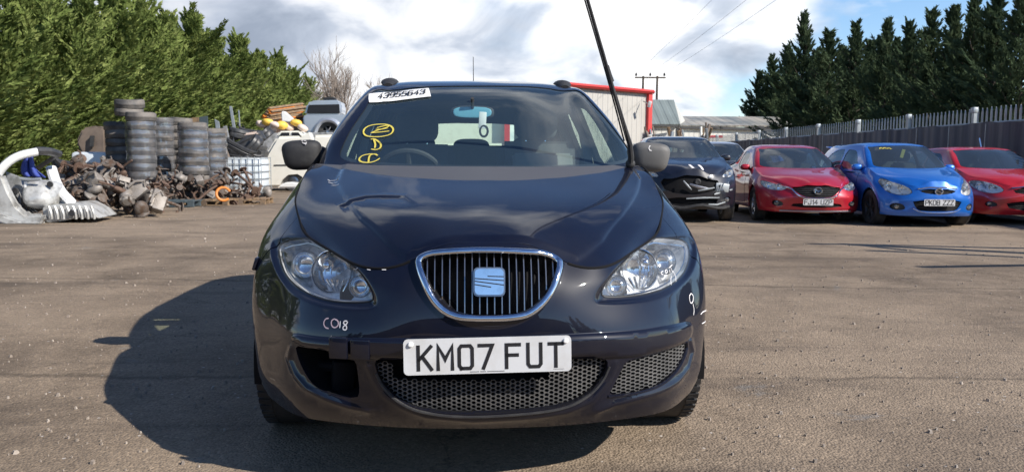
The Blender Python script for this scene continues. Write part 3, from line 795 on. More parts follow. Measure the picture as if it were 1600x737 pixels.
    def dentf(uv):
        D = np.zeros(len(uv)); k = np.all((uv > dp.min(0)-.02) & (uv < dp.max(0)+.02), axis=1)
        if k.any():
            s_ = sdist(dp, uv[k]); d_ = ldist(dl, uv[k]); D[k] = -.0060*sm((s_)/.03)*np.exp(-(d_/.085)**1.5)
        return D
    H.disp.append(dentf); add_ridge(H, dl, .0008, .014)
    gt = H.px([(640,425),(652,405),(675,396),(763,392),(850,395),(873,403),(888,425)])
    gt = np.vstack([gt, [(gt[-1][0], -.08), (gt[0][0], -.08)]])
    hr = cut(H, [('gt', gt, (0, 0))], None, .022, .010, extra=[(dl, .012), (cr1, .02), (cr2, .02)])
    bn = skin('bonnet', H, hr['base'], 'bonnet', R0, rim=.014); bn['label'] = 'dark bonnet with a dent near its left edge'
    skin('inner_panel', H, hr['base'], 'black', bn, off=-.025, rim=0)
    # rubber-dark gap round the bonnet
    ue = [L.side([(1.30, 1.05)], sg)[0][0] for sg in (-1, 1)]; gu = L.px([(640,420),(888,420)])[:, 0]
    for a_, b_ in ((ue[0], gu[0]), (gu[1], ue[1])):
        us = np.linspace(a_, b_, 70); on_line(L, np.stack([us, np.full(70, L.tv[-1]-.0012)], 1), .0052, 'bonnet_gap', 'black', R0, off=-.0005, seg=6)
    # greenhouse --------------------------------------------------------
    ws = chaikin(G.px([(582,142),(575,163),(562,182),(547,204),(535,228),(530,240),(534,248),(552,254),(600,258.5),(700,262.5),(800,263),(900,261.5),(960,258),(984,253),(988,246),(985,236),(975,222),(963,206),(944,182),(924,160),(909,144),(895,140),(850,136.5),(750,134),(660,135.5),(600,139)]), 1)
    wins = {}
    def gs(pts, sg): return chaikin(G.side(pts, sg), 1)
    rg = [('ws', ws, (.0, .0))]
    for sg in (1, -1):
        t = 'R' if sg > 0 else 'L'
        rg += [('q'+t, gs([(1.56,1.03),(1.71,1.03),(1.77,1.17),(1.74,1.20)], sg), (0, 0)),
               ('a'+t, gs([(1.78,1.035),(1.84,1.16),(1.95,1.30),(2.08,1.39),(2.25,1.43),(2.45,1.445),(2.62,1.45),(2.60,1.03)], sg), (0, 0)),
               ('b'+t, gs([(2.70,1.035),(2.70,1.45),(3.05,1.45),(3.26,1.42),(3.30,1.07)], sg), (0, 0)),
               ('c'+t, gs([(3.38,1.085),(3.36,1.41),(3.62,1.37),(3.82,1.16),(3.80,1.10)], sg), (0, 0))]
    rg.append(('rw', chaikin(G.rear([(-.54,1.14),(-.50,1.40),(0,1.43),(.50,1.40),(.54,1.14),(0,1.12)]), 1), (0, 0)))
    gr = cut(G, rg, None, .035, .014)
    skin('cabin_shell', G, gr['base'], 'navy', R0, rim=.03, rim_mat='black')
    skin('roof_lining', G, gr['base'], 'dash', R0, off=-.035, rim=0)
    w = skin('windscreen', G, gr['ws'], 'glass', R0, off=-.004, rim=0)
    TPL['ws'] = G.toidx(ws)
    # black printed edge of the windscreen
    inner = offset(ws, -.030); eb = cut(G, [('in', inner, (0, 0)), ('ws', ws, (0, 0))], None, .06, .014)
    if 'ws' in eb: skin('windscreen_edge', G, eb['ws'], 'ink', w, off=-.0065, rim=0)
    for k in gr:
        if k[0] in 'qabc' and k != 'base' and len(k) == 2: skin('side_window', G, gr[k], 'sideglass', R0, off=-.006, rim=0)
    skin('rear_window', G, gr['rw'], 'sideglass', R0, off=-.006, rim=0)
    # roof rails
    for sg in (1, -1):
        bm = bmesh.new(); pts = [(2.08, 1.525), (2.16, 1.548), (2.28, 1.560), (2.5, 1.565), (3.0, 1.572), (3.4, 1.562), (3.62, 1.545), (3.75, 1.515)]
        b_tube(bm, [(sg*(.500+.03*min(1, (y-2)/1)), y, z-.006) for y, z in pts], [.016, .030, .034, .028, .022, .024, .030, .02], 14, flat=(.80, 1.5))
        fin('roof_rail', bm, 'matt', R0)
    bm = bmesh.new(); b_tube(bm, [(-.0, 3.70, 1.55), (-.0, 3.74, 1.60)], .016, 8); b_tube(bm, [(-.0, 3.74, 1.60), (0.0, 3.98, 1.93)], [.0045, .003], 6)
    fin('aerial', bm, 'matt', R0)
    # chrome grille surround, bars, badge -----------------------------
    go = [(649,410),(651,405),(656,399.5),(670,395),(700,391.5),(759,390),(819,392),(849,394.5),(867,399),(877,407),(878,416),(874,434),(867,454.6),(855,472.5),(837,489),(819,497),(789,501),(729.5,501),(705.6,496),(685,484),(670,466.5),(658,439.7)]
    gi = [(662,416),(664.5,409),(673,404),(688,401.5),(714,399),(759,397.5),(819,399.5),(849,402.5),(862,408),(867,416),(862,434),(855,451.6),(843,469.5),(825,485),(807,491),(783,493),(737,493),(717.6,490),(697,483),(682,466.5),(672,444),(665,425)]
    go = resamp(chaikin(np.array(go), 1), 4); gi = resamp(chaikin(np.array(gi), 1), 2)
    gm = np.array([(p+gi[np.argmin(np.linalg.norm(gi-p, axis=1))])/2 for p in go])
    gc = resamp(chaikin(L.px([tuple(p) for p in gm]), 1), .01)
    sur = on_line(L, gc, .0120, 'grille_surround', 'chrome', R0, closed=True, off=.004, seg=14, flat=(.75, .95))
    tray('grille_recess', L, res['grille'], .075, 'black', R0)
    Gp = L.pos(ccw(gc)); gxz = Gp[:, [0, 2]]
    def zrange(x, poly):
        zs = []
        for (x0, z0), (x1, z1) in zip(poly, np.roll(poly, -1, axis=0)):
            if (x0 > x) != (x1 > x): zs.append(z0+(z1-z0)*(x-x0)/(x1-x0))
        return (min(zs), max(zs)) if len(zs) >= 2 else None
    for k in range(19):
        x = -.2115+k*.0235; z = zrange(x, gxz)
        if not z: continue
        z0, z1 = z; uv = L.front([(x, z0+.006+(z1-z0-.012)*i/6) for i in range(7)]); Pp = L.pos(uv); 
        bm = bmesh.new()
        for a, b in zip(Pp[:-1], Pp[1:]):
            a, b = Vector(a)+Vector((0, .028, 0)), Vector(b)+Vector((0, .028, 0))
            c = (a+b)/2; d = b-a; b_box(bm, c, (.0032, .020, d.length*1.03), rotm(math.atan2(-d.y, d.z)))
        fin('grille_bar', bm, 'barchrome', R0, smooth=False)
    cz = unp(764.5, 443.5, .01); uvc = L.front([(cz[0], cz[2])]); pc = Vector(L.pos(uvc)[0])+Vector((0, -.004, 0)); 
    ez = Vector((0, .21, 1)).normalized(); en = Vector((0, -1, .21)).normalized(); ex = Vector((1, 0, 0))
    rrp = []; bw, bh, r = .050, .0455, .014
    for sx, sy, a0 in ((1, 1, 0), (-1, 1, 90), (-1, -1, 180), (1, -1, 270)):
        for k in range(6):
            a = math.radians(a0+k*18); rrp.append((sx*(bw-r)+r*math.cos(a), sy*(bh-r)+r*math.sin(a)))
    m4 = Matrix(((ex.x, ez.x, en.x, pc.x), (ex.y, ez.y, en.y, pc.y), (ex.z, ez.z, en.z, pc.z), (0, 0, 0, 1)))
    bm = bmesh.new(); b_prism(bm, rrp, .012, m4, .003); bd = fin('badge', bm, 'satin', R0)
    bm = bmesh.new(); b_prism(bm, [(x*.90, y*.89) for x, y in rrp], .0035, m4 @ Matrix.Translation((0, 0, .0122)), .0012)
    fin('badge_face', bm, 'chrome', bd)
    bm = bmesh.new()                                    # the slanted cuts of the S emblem
    for a, b, w_ in [((-.004, .0175), (.044, .0160), .0032), ((-.044, .0105), (.044, .0040), .0034), ((-.044, .0020), (.044, -.0100), .0034), ((-.044, -.0085), (.004, -.0165), .0034)]:
        b_stroke(bm, [a, b], w_, pc+en*.0166, ex, ez, en, .0006)
    fin('badge_lines', bm, 'ink', bd, smooth=False)
    bm = bmesh.new(); b_box(bm, pc+Vector((0, .03, 0)), (.08, .05, .08)); fin('badge_mount', bm, 'matt', bd)
    # lower grilles -----------------------------------------------------
    def hexmesh(name, key, poly, dx, dz, ow, oz, m, rec, slant=0.0, jit=None):
        tray(name+'_recess', L, res[key], .085, 'black', R0)
        Pp = L.pos(ccw(poly)); xz = Pp[:, [0, 2]]; x0, z0 = xz.min(0); x1, z1 = xz.max(0)
        V, F = [], []
        cells = []
        i = 0; x = x0-dx
        while x < x1+dx:
            zz = z0-dz+(dz/2 if i % 2 else 0)
            while zz < z1+dz:
                cells.append((x, zz+slant*(x-x0))); zz += dz
            x += dx; i += 1
        cells = np.array(cells); cells = cells[sdist(xz, cells) > dx*.12]
        if jit is not None: cells = cells[jit(cells)]
        hx = [(1, 0), (.42, 1), (-.42, 1), (-1, 0), (-.42, -1), (.42, -1)]
        ro, ri = (dx*.667, dz*.5), (ow, oz)
        q = [];
        for cx, cz_ in cells:
            for (a, b) in hx: q.append((cx+a*ro[0]*1.02, cz_+b*ro[1]*1.02))
            for (a, b) in hx: q.append((cx+a*ri[0], cz_+b*ri[1]))
        q = np.array(q); uv = L.front([tuple(t) for t in q]); B = L.pos(uv)
        B = B+np.array([0, rec, 0])
        for c in range(len(cells)):
            k = len(V); b = B[c*12:(c+1)*12]
            V += list(b); V += [p+np.array([0, .016, 0]) for p in b[6:]]
            for j in range(6):
                n_ = (j+1) % 6; F.append((k+j, k+n_, k+6+n_, k+6+j)); F.append((k+6+j, k+6+n_, k+12+n_, k+12+j))
        return raw(name, V, F, m, R0)
    plate_zone = lambda c: ~((c[:, 1] > .425) & (c[:, 0] < .22) & (c[:, 0] > -.34)) 
    hexmesh('honeycomb_grille', 'lowc', lowc, .0157, .0140, .0081, .0057, 'hexgrey', .020, jit=lambda c: ~(((c[:, 1] > .405) & (c[:, 0] < .20) & (c[:, 0] > -.30)) | ((c[:, 0] <= -.30) & (c[:, 1] > .455))))
    hexmesh('side_grille', 'lowR', lowR, .0170, .0125, .0092, .0047, 'hexgrey', .012)
    # rim bead round the side grille
    on_line(L, resamp(chaikin(L.px([(1073,534),(1074,546),(1066,567),(1052,586.5),(1032,601.5),(1011,609.5),(986,615.5),(950,619)]), 2, False), .012, False), .0045, 'grille_bead', 'navy', R0, off=.001)
    on_line(L, resamp(chaikin(L.px([(588,583),(598,604),(618,624),(648,640),(690,648),(740,650.5),(790,648),(840,644),(882,637),(907,626),(928,611),(944,591),(952,572)]), 2, False), .012, False), .005, 'grille_bead', 'matt', R0, off=.001)
    tray('broken_intake', L, res['lowL'], .12, 'black', R0)
    bm = bmesh.new(); 
    c = unp(536, 590, .20); b_box(bm, c, (.075, .05, .12), rotm(0, .1, .3), .008)
    c = unp(500, 575, .26); b_tube(bm, [unp(470, 550, .30), unp(498, 570, .24), unp(540, 575, .2)], .018, 8)
    fin('foam_bracket', bm, 'black', R0)
    # broken piece of trim hanging at the left end of the plate band
    bm = bmesh.new()
    for (a, b, y0) in (((512, 528), (543, 562), .04), ((546, 532), (578, 563), .028)):
        p0, p1 = unp(a[0], a[1], y0), unp(b[0], b[1], y0)
        c = (p0+p1)/2; b_box(bm, (c[0], c[1]+.02, c[2]), (abs(p1[0]-p0[0]), .018, abs(p1[2]-p0[2])), rotm(0, 0, -.22), .004)
    fin('broken_trim', bm, 'navy', R0)
    # gap between bumper top and bonnet on the left, sprung open
    # headlamps ---------------------------------------------------------
    for key, lens, sg in (('lensR', lensR, 1), ('lensL', lensL, -1)):
        lo = skin('headlamp', L, res[key], 'lens', R0, off=.002, rim=.006)
        tray('lamp_housing', L, res[key], .085, 'lampdark', lo)
        def bowl(px_, py_, rad, depth, nm, mt, ring='chrome', back=.018, aim=.25):
            uv = L.px([(px_, py_)]); p = Vector(L.pos(uv)[0]); n = Vector(L.nrm(uv)[0]); ax = (n*.35+Vector((sg*.10, -1, .04))).normalized()
            m4 = Matrix.Translation(p-ax*back) @ ax.to_track_quat('Z', 'Y').to_matrix().to_4x4()
            bm = bmesh.new(); prof = [(rad*math.sin(t), -depth*math.cos(t)) for t in np.linspace(0, math.pi/2, 9)]
            b_lathe(bm, prof, 36, m4); b = fin(nm, bm, mt, lo)
            bm = bmesh.new(); b_lathe(bm, [(rad*1.0, -.006), (rad*1.06, .004), (rad*1.12, -.002), (rad*1.10, -.016)], 40, m4); fin('lamp_ring', bm, ring, lo)
            return b, m4
        cx = 1011 if sg > 0 else 503
        if sg < 0:
            bowl(505, 418, .070, .05, 'reflector_bowl', 'lampback', back=.060)
            bowl(459, 409, .048, .04, 'side_reflector', 'lampback', 'satin', back=.062)
            bowl(553, 446, .034, .03, 'indicator_bowl', 'lampback', 'lampdark', back=.030)
            pr = (503, 415)
        else:
            bowl(1014, 415, .068, .05, 'reflector_bowl', 'lampback', back=.058)
            bowl(1056, 404, .046, .04, 'side_reflector', 'lampback', 'satin', back=.060)
            bowl(972, 444, .034, .03, 'indicator_bowl', 'lampback', 'chrome', back=.022)
            pr = (1018, 411)
        uv = L.px([pr]); p = Vector(L.pos(uv)[0]); 
        bm = bmesh.new(); b_super(bm, p+Vector((0, .075, 0)), (.020, .022, .020), 2.0); b_tube(bm, [p+Vector((-.008, .06, -.03)), p+Vector((-.008, .07, .012))], .0045, 6); b_tube(bm, [p+Vector((.012, .06, -.03)), p+Vector((.012, .07, .012))], .0045, 6)
        fin('bulb', bm, 'chrome', lo)
        # faceted vertical reflector strip
        bm = bmesh.new()
        for i in range(5):
            q = (pr[0]-16*sg*0+(-10+i*7), pr[1]+14)
            u2 = L.px([q]); p2 = Vector(L.pos(u2)[0])-Vector(L.nrm(u2)[0])*.060; b_box(bm, p2, (.008, .006, .045), rotm(.3, .2*(i-2), .4*(i-2)), .001)
        fin('reflector_facets', bm, 'lampback', lo)
        on_line(L, resamp(lens, .01), .0030, 'lamp_gasket', 'ink', lo, closed=True, off=.0)
        # sloping reflector shelf filling the inner corner, with its fine bezel line
        lp = offset(lens, -.012); on_line(L, resamp(lp, .01), .0035, 'lamp_bezel', 'satin' if sg < 0 else 'chrome', lo, closed=True, off=-.014)
    bm = bmesh.new()
    for (x_, y_) in ((1057, 396), (455, 405)):
        p = Vector(L.pos(L.px([(x_, y_)]))[0])-Vector(L.nrm(L.px([(x_, y_)]))[0])*.05; b_blob(bm, p, (.013,)*3, sub=2)
    # number plate -------------------------------------------------------
    c = (unp(629, 531, -.022)+unp(892, 522, -.022)+unp(893, 578, -.022)+unp(632, 585, -.022))/4
    tl = math.radians(1.0); ex = Vector((math.cos(tl), .0, math.sin(tl))); ey = Vector((-math.sin(tl), .05, math.cos(tl))).normalized(); en = ex.cross(ey)
    pl, pm = make_plate(R0, (c[0], -.024, c[2]), .521, .112, '', ex, ey, en)
    for o in [o for o in pl.children]: bpy.data.objects.remove(o)
    bm = bmesh.new(); o0 = Vector((c[0], -.024, c[2]))+en*.004
    for ch, x in zip('KM07FUT', (-.215, -.153, -.0885, -.026, .058, .125, .192)):
        wd = .055; sc = .079
        for st in GL[ch]:
            mxw = max(p[0] for s_ in GL[ch] for p in s_)
            b_stroke(bm, [(x+p[0]/mxw*.040 if ch != 'M' else x-.001+p[0]/mxw*.044, -.0385+p[1]*.070) for p in st], .0108, o0, ex, ey, en, .0012)
    fin('registration_characters', bm, 'ink', pl, smooth=False)
    bm = bmesh.new()
    for i in range(30):
        if i in (8, 14): continue
        b_box(bm, o0+ex*(-.055+i*.0036)-ey*.0500+en*.0003, (.0024, .0006, .0022))
    for i in range(10): b_box(bm, o0+ex*(.205+i*.0035)-ey*.0485+en*.0003, (.002, .0006, .0012))
    fin('maker_line', bm, 'ink', pl, smooth=False)
    bm = bmesh.new()
    for sx, sy in ((-.238, .040), (.243, .040)):
        m4 = Matrix.Translation(o0+ex*sx+ey*sy) @ en.to_track_quat('Z', 'Y').to_matrix().to_4x4()
        b_lathe(bm, [(.0085, 0), (.0085, .004), (.006, .007), (0, .0078)], 16, m4)
    fin('plate_screw', bm, 'label', pl)
    # mirrors -----------------------------------------------------------
    for sg in (1, -1):
        bm = bmesh.new(); cx = .873
        b_super(bm, (sg*(cx), 1.53, 1.122), (.094, .066, .074), 3.4, rotm(0, sg*.07, sg*-.12), taper=.10)
        b_super(bm, (sg*(cx-.05), 1.555, 1.108), (.075, .055, .056), 3.2, rotm(0, sg*.16, 0))
        mo = fin('door_mirror', bm, 'mirror_sunlit' if sg > 0 else 'matt', R0, angle=60)  # right housing coloured paler for the sun on it; left stays dark
        bm = bmesh.new(); b_tube(bm, [(sg*.77, 1.60, 1.03), (sg*.81, 1.58, 1.07), (sg*.86, 1.56, 1.08)], [.035, .034, .03], 12, flat=(1, .6)); b_box(bm, (sg*.762, 1.66, 1.05), (.03, .14, .08), None, .012)
        fin('mirror_arm', bm, 'matt', mo)
        bm = bmesh.new(); b_super(bm, (sg*.865, 1.604, 1.122), (.085, .004, .062), 3.0); fin('mirror_glass', bm, 'chrome', mo)
        V0 = Vector((sg*(.90 if sg > 0 else .862), 1.4665, 1.165 if sg > 0 else 1.172))
        bm = bmesh.new(); exm, eym, nm = Vector((1, sg*.10, 0)).normalized(), Vector((0, .30, 1)).normalized(), Vector((0, -1, .3)).normalized()
        if sg > 0:
            for st in ([(.018, .024), (.004, .024), (0, .012), (.004, .002), (.018, 0)], [(.028, .022), (.024, .004), (.034, 0), (.040, .008), (.038, .022)], [(.048, 0), (.048, .022)], [(.055, .024), (.055, .010), (.068, .012)], [(.068, .024), (.066, -.004)]):
                b_stroke(bm, st, .0035, V0+Vector((-.05, 0, -.012))+nm*.004, exm, eym, nm, .001)
        else:
            for st in ([(0, .018), (.006, .020)], [(.013, .019), (.020, .019)], [(.003, .010), (.020, .0), (.024, .010), (.010, .004)]):
                b_stroke(bm, st, .003, V0+nm*.004, exm, eym, nm, .001)
        fin('pen_mark', bm, 'chalk', mo, smooth=False)
    # raised wiper ------------------------------------------------------
    wb = [unp(985, 256, 1.20), unp(986, 244, 1.18), unp(984, 225, 1.14), unp(976, 196, 1.09), unp(963, 152, 1.03), unp(951, 112, .99), unp(949, 105, .985)]
    bm = bmesh.new(); b_tube(bm, wb, [.021, .019, .016, .0095, .0075, .006, .004], 8, flat=(1, .75))
    b_super(bm, wb[0], (.022, .022, .02), 2.4)
    wa = fin('wiper_arm', bm, 'matt', R0)
    b0 = [unp(979, 220, 1.12), unp(970, 185, 1.06), unp(958, 140, 1.005), unp(944, 90, .95), unp(931, 45, .90), unp(918, 0, .85), unp(908, -38, .81), unp(900, -66, .78)]
    bm = bmesh.new(); b_tube(bm, b0, [.003, .005, .0075, .008, .0075, .007, .006, .003], 8)
    b_tube(bm, [p+np.array([-.008, .016, 0]) for p in b0], .0035, 6)
    fin('wiper_blade', bm, 'matt', wa)
    bm = bmesh.new(); q0 = unp(962, 150, 1.02); q1 = unp(941, 80, .95)
    b_tube(bm, [unp(956, 128, 1.0), unp(952, 117, .99), unp(948, 104, .975)], .013, 8, flat=(1, .7)); fin('wiper_clip', bm, 'matt', wa)
    # cowl
    bm = bmesh.new(); prism_yz(bm, [(.95, .96), (.95, .985), (1.3, .985), (1.3, .96)], -.6, .6); fin('cowl', bm, 'matt', R0, smooth=False)
    # writing on glass and bodywork ---------------------------------------
    g = lambda pts, n=1: chaikin(G.px(pts), n, False)
    z4 = lambda pts: [(420+x/2.947, 100+y/2.947) for x, y in pts]
    two = [z4([(436,318),(440,300),(465,285),(505,279),(545,280),(570,292),(575,310),(560,328),(520,337),(475,338),(445,332),(436,318)]),
           z4([(498,296),(520,290),(550,284),(554,290),(528,300),(500,308),(471,319)]), z4([(470,319),(512,316),(556,311)]), z4([(492,304),(520,303),(548,297)])]
    dd = [z4([(470,349),(485,346),(505,358),(518,372),(515,390),(495,398),(472,394)]), z4([(484,350),(492,370),(489,390)])]
    ce = [z4([(512,436),(495,448),(470,456),(440,456),(420,450),(416,438),(430,424),(455,418),(480,416)]), z4([(460,455),(462,430),(470,420),(490,416),(502,424)])]
    ribbon(G, [g(q) for q in two+dd+ce], .0085, 'marker_writing', 'yellow', w, .003)
    h_ = lambda pts: H.px(pts)
    ribbon(H, [h_([(512,281),(516,283),(526,282),(531,281)]), h_([(513,285),(520,287),(528,286)]), h_([(518,290),(531,290)])], .003, 'pen_mark', 'chalk', bn, .0015)
    l_ = lambda pts, n=1: chaikin(L.px(pts), n, False)
    a = lambda pts: [(380+x/2.232, 350+y/2.232) for x, y in pts]
    ribbon(L, [l_(a([(300,328),(288,330),(281,345),(287,360),(300,364)])), l_(a([(318,330),(308,338),(310,356),(322,362),(334,352),(332,336),(318,330)]))], .0042, 'pen_mark', 'pinkchalk', bumper, .002)
    ribbon(L, [l_(a([(340,338),(338,362)])), l_(a([(364,338),(354,337),(350,346),(362,354),(362,368),(350,368),(349,358),(360,350),(366,340)]))], .0042, 'pen_mark', 'chalk', bumper, .002)
    ribbon(L, [l_([(1079,458),(1076,463),(1078,474),(1082,472),(1083,462),(1079,458)]), l_([(1082,474),(1084,484),(1083,492)]), l_([(1094,491),(1098,486),(1104,484)]), l_([(1096,505),(1103,500)])], .004, 'pen_mark', 'chalk', R0, .002)
    ribbon(L, [l_([(550,417.5),(557,419.5),(560,419)]), l_([(574,421),(580,422)]), l_([(597,421.5),(604,421.5)])], .0028, 'paint_chip', 'chalk', bumper, .003)
    ribbon(L, [l_([(518,524),(519,535)])], .005, 'paint_chip', 'chalk', bumper, .0015)
    b = lambda pts: [(920+x/4.335, 350+y/4.335) for x, y in pts]
    head = [o for o in R0.children if o.name.startswith('headlamp')][0]
    ribbon(L, [l_(b([(518,312),(504,316),(503,330),(518,334)])), l_(b([(536,302),(530,315),(538,328),(548,316),(542,302),(536,302)])), l_(b([(562,300),(564,324)])), l_(b([(556,290),(580,268)])), l_(b([(568,284),(578,312),(590,318)])), l_(b([(574,345),(570,372),(574,408)])), l_(b([(592,322),(604,352),(606,385)]))], .003, 'pen_mark', 'chalk', head, .004)
    # paper label at the top of the windscreen
    lab = [(576.5,148),(600,145.5),(640,141.5),(670,138.8),(673.5,151.5),(640,155.5),(600,159.5),(577,161),(576,155)]
    lp = G.px(lab); lr = cut(G, [('lab', lp, (0, 0))], None, .05, .012)
    lb = skin('paper_label', G, lr['lab'], 'label', w, off=.004, rim=.0008)
    def onG(px_, py_): uv = G.px([(px_, py_)]); return Vector(G.pos(uv)[0]), Vector(G.nrm(uv)[0])
    pa, na = onG(589, 157.5); pb, nb = onG(665, 149.5); pu, _ = onG(664.5, 140.5)
    ex = (pb-pa).normalized(); ey = na.cross(ex).normalized()*1.0
    if ey.z < 0: ey = -ey
    bm = bmesh.new(); hgt = (pu-pb).length*.74
    for i, ch in enumerate('43955643'):               # each digit laid on the curved glass
        t_ = (i+.10)/8.0; p_, n_ = onG(589+76*t_, 157.5-8.0*t_); e2 = n_.cross(ex).normalized(); e2 = -e2 if e2.z < 0 else e2
        b_text(bm, ch, hgt*.92, .80, p_+n_*.0075+e2*hgt*.16, ex, e2, n_, sw=.11, t=.0004, fill=(pb-pa).length/8*.68)
    o_ = pa+na*.0062+ey*hgt*.3
    b_stroke(bm, [(-.012, .012), (-.010, .012)], .004, o_, ex, ey, na, .0004); b_stroke(bm, [((pb-pa).length, .008), ((pb-pa).length+.002, .008)], .004, o_, ex, ey, na, .0004)
    fin('label_digits', bm, 'ink', lb, smooth=False)
    # small blue card inside the lower right corner, pale edge at the top of the glass
    # cabin -----------------------------------------------------------------
    bm = bmesh.new()
    prism_yz(bm, [(1.05, .70), (1.05, 1.00), (1.30, 1.03), (1.55, 1.035), (1.72, 1.0), (1.75, .90), (1.70, .70)], -.74, .74, .02)
    fin('dashboard', bm, 'dash', R0)
    bm = bmesh.new(); b_super(bm, (-.37, 1.66, 1.02), (.19, .13, .05), 2.6); fin('instrument_hood', bm, 'dash', R0)
    bm = bmesh.new(); m4 = Matrix.Translation((-.37, 1.86, .985)) @ Matrix.Rotation(math.radians(-62), 4, 'X')
    b_tube(bm, [m4 @ Vector((.185*math.cos(t), .185*math.sin(t), 0)) for t in np.linspace(0, 2*math.pi, 40)[:-1]], .016, 8, closed=True)
    for t in (math.radians(0), math.radians(180), math.radians(270)): b_tube(bm, [m4 @ Vector((.05*math.cos(t), .05*math.sin(t), -.02)), m4 @ Vector((.18*math.cos(t), .18*math.sin(t), 0))], .016, 6)
    b_lathe(bm, [(0, .01), (.06, .005), (.07, -.03), (0, -.04)], 20, m4); fin('steering_wheel', bm, 'dash', R0)
    make_seat(R0, -.37, 2.32, .52, 'seat', 'seat', 1.22); make_seat(R0, .37, 2.20, .52, 'seat', 'seat', 1.24)
    bm = bmesh.new(); b_box(bm, (0, 3.32, .95), (1.36, .16, .52), rotm(-.22), .05)
    s = fin('rear_seat', bm, 'seat', R0)
    for x_ in (-.42, -.02, .42):
        bm = bmesh.new(); b_super(bm, (x_, 3.40, 1.20 if abs(x_) > .1 else 1.185), (.135, .045, .075), 3.4); fin('headrest', bm, 'seat', s)
    bm = bmesh.new(); b_box(bm, (.0, 2.7, .45), (1.5, 2.9, .05)); b_box(bm, (0, 3.85, .78), (1.4, .7, .06)); fin('cabin_floor', bm, 'dash', R0)
    bm = bmesh.new()
    for s_ in (-1, 1):
        prism_yz(bm, [(1.5, .45), (1.5, 1.0), (3.95, 1.06), (3.95, .45)], s_*.80-.01, s_*.80+.01)
    fin('door_lining', bm, 'dash', R0, smooth=False)
    # pale light seat cover seen through the right of the windscreen
    bm = bmesh.new(); prism_yz(bm, [(2.05, .98), (2.14, 1.145), (2.2, 1.145), (2.2, .98)], .21, .56, .012); fin('seat_cover', bm, 'seatgrey', R0)
    # pillars' pale trims
    for sg in (1, -1):
        bm = bmesh.new(); b_tube(bm, [(sg*.745, 2.66, 1.06), (sg*.70, 2.66, 1.28), (sg*.62, 2.66, 1.44)], .03, 8, flat=(1, .5)); b_tube(bm, [(sg*.745, 3.33, 1.08), (sg*.69, 3.33, 1.28), (sg*.60, 3.33, 1.44)], .035, 8, flat=(1, .5)); fin('pillar_trim', bm, 'seatgrey', R0)
    # interior mirror and the tag hanging from it
    q = unp(738, 176, 1.72); bm = bmesh.new(); b_super(bm, (q[0], q[1], q[2]), (.115, .02, .035), 3.2); b_tube(bm, [(q[0], q[1], q[2]), (q[0], q[1]-.06, q[2]+.07)], .01, 6); im = fin('interior_mirror', bm, 'dash', R0)
    bm = bmesh.new(); b_super(bm, (q[0], q[1]-.022, q[2]), (.100, .003, .028), 3.0); fin('mirror_face', bm, 'blue_sticker', im)
    q2 = unp(754, 188, 1.66); bm = bmesh.new(); b_box(bm, (q2[0], q2[1], q2[2]), (.038, .006, .085), rotm(0, .05), .002); tg = fin('hanging_tag', bm, 'label', im)
    bm = bmesh.new(); q3 = unp(756, 205, 1.66); m4 = Matrix.Translation(q3) @ Matrix.Rotation(math.pi/2, 4, 'X'); b_tube(bm, [m4 @ Vector((.02*math.cos(t), .028*math.sin(t), 0)) for t in np.linspace(0, 2*math.pi, 20)[:-1]], .006, 6, closed=True); fin('tag_ring', bm, 'matt', im)
    # wheels
    for sg in (1, -1):
        make_wheel(R0, sg*.775, .89, .315, .205, 5, 'steel', sg); make_wheel(R0, sg*.775, 3.46, .315, .205, 5, 'steel', sg)
        for yy in (.885, 3.46):
            bm = bmesh.new()
            pts = [(yy+.375*math.cos(t), .315+.375*math.sin(t)) for t in np.linspace(-.15, math.pi+.15, 24)]
            for (y0, z0), (y1, z1) in zip(pts[:-1], pts[1:]):
                vs = [bm.verts.new((sg*x, y, z)) for x, y, z in ((.50, y0, z0), (.86, y0, z0), (.86, y1, z1), (.50, y1, z1))]; bm.faces.new(vs)
            bmesh.ops.remove_doubles(bm, verts=bm.verts[:], dist=1e-4); fin('arch_liner', bm, 'black', R0)
    # underside
    bm = bmesh.new(); b_box(bm, (0, 2.2, .30), (1.3, 3.9, .06), None, .02); b_box(bm, (0, .75, .50), (1.0, 1.0, .35), None, .03); fin('underbody', bm, 'black', R0)
    # gap-side dark strip where the wing meets the headlamp, mud flap edge at the left
    bm = bmesh.new(); q = unp(399, 412, .62); b_box(bm, (q[0], .66, q[2]), (.012, .10, .05), rotm(0, .3), .003); fin('bent_wing_edge', bm, 'navy', R0)
    return R0

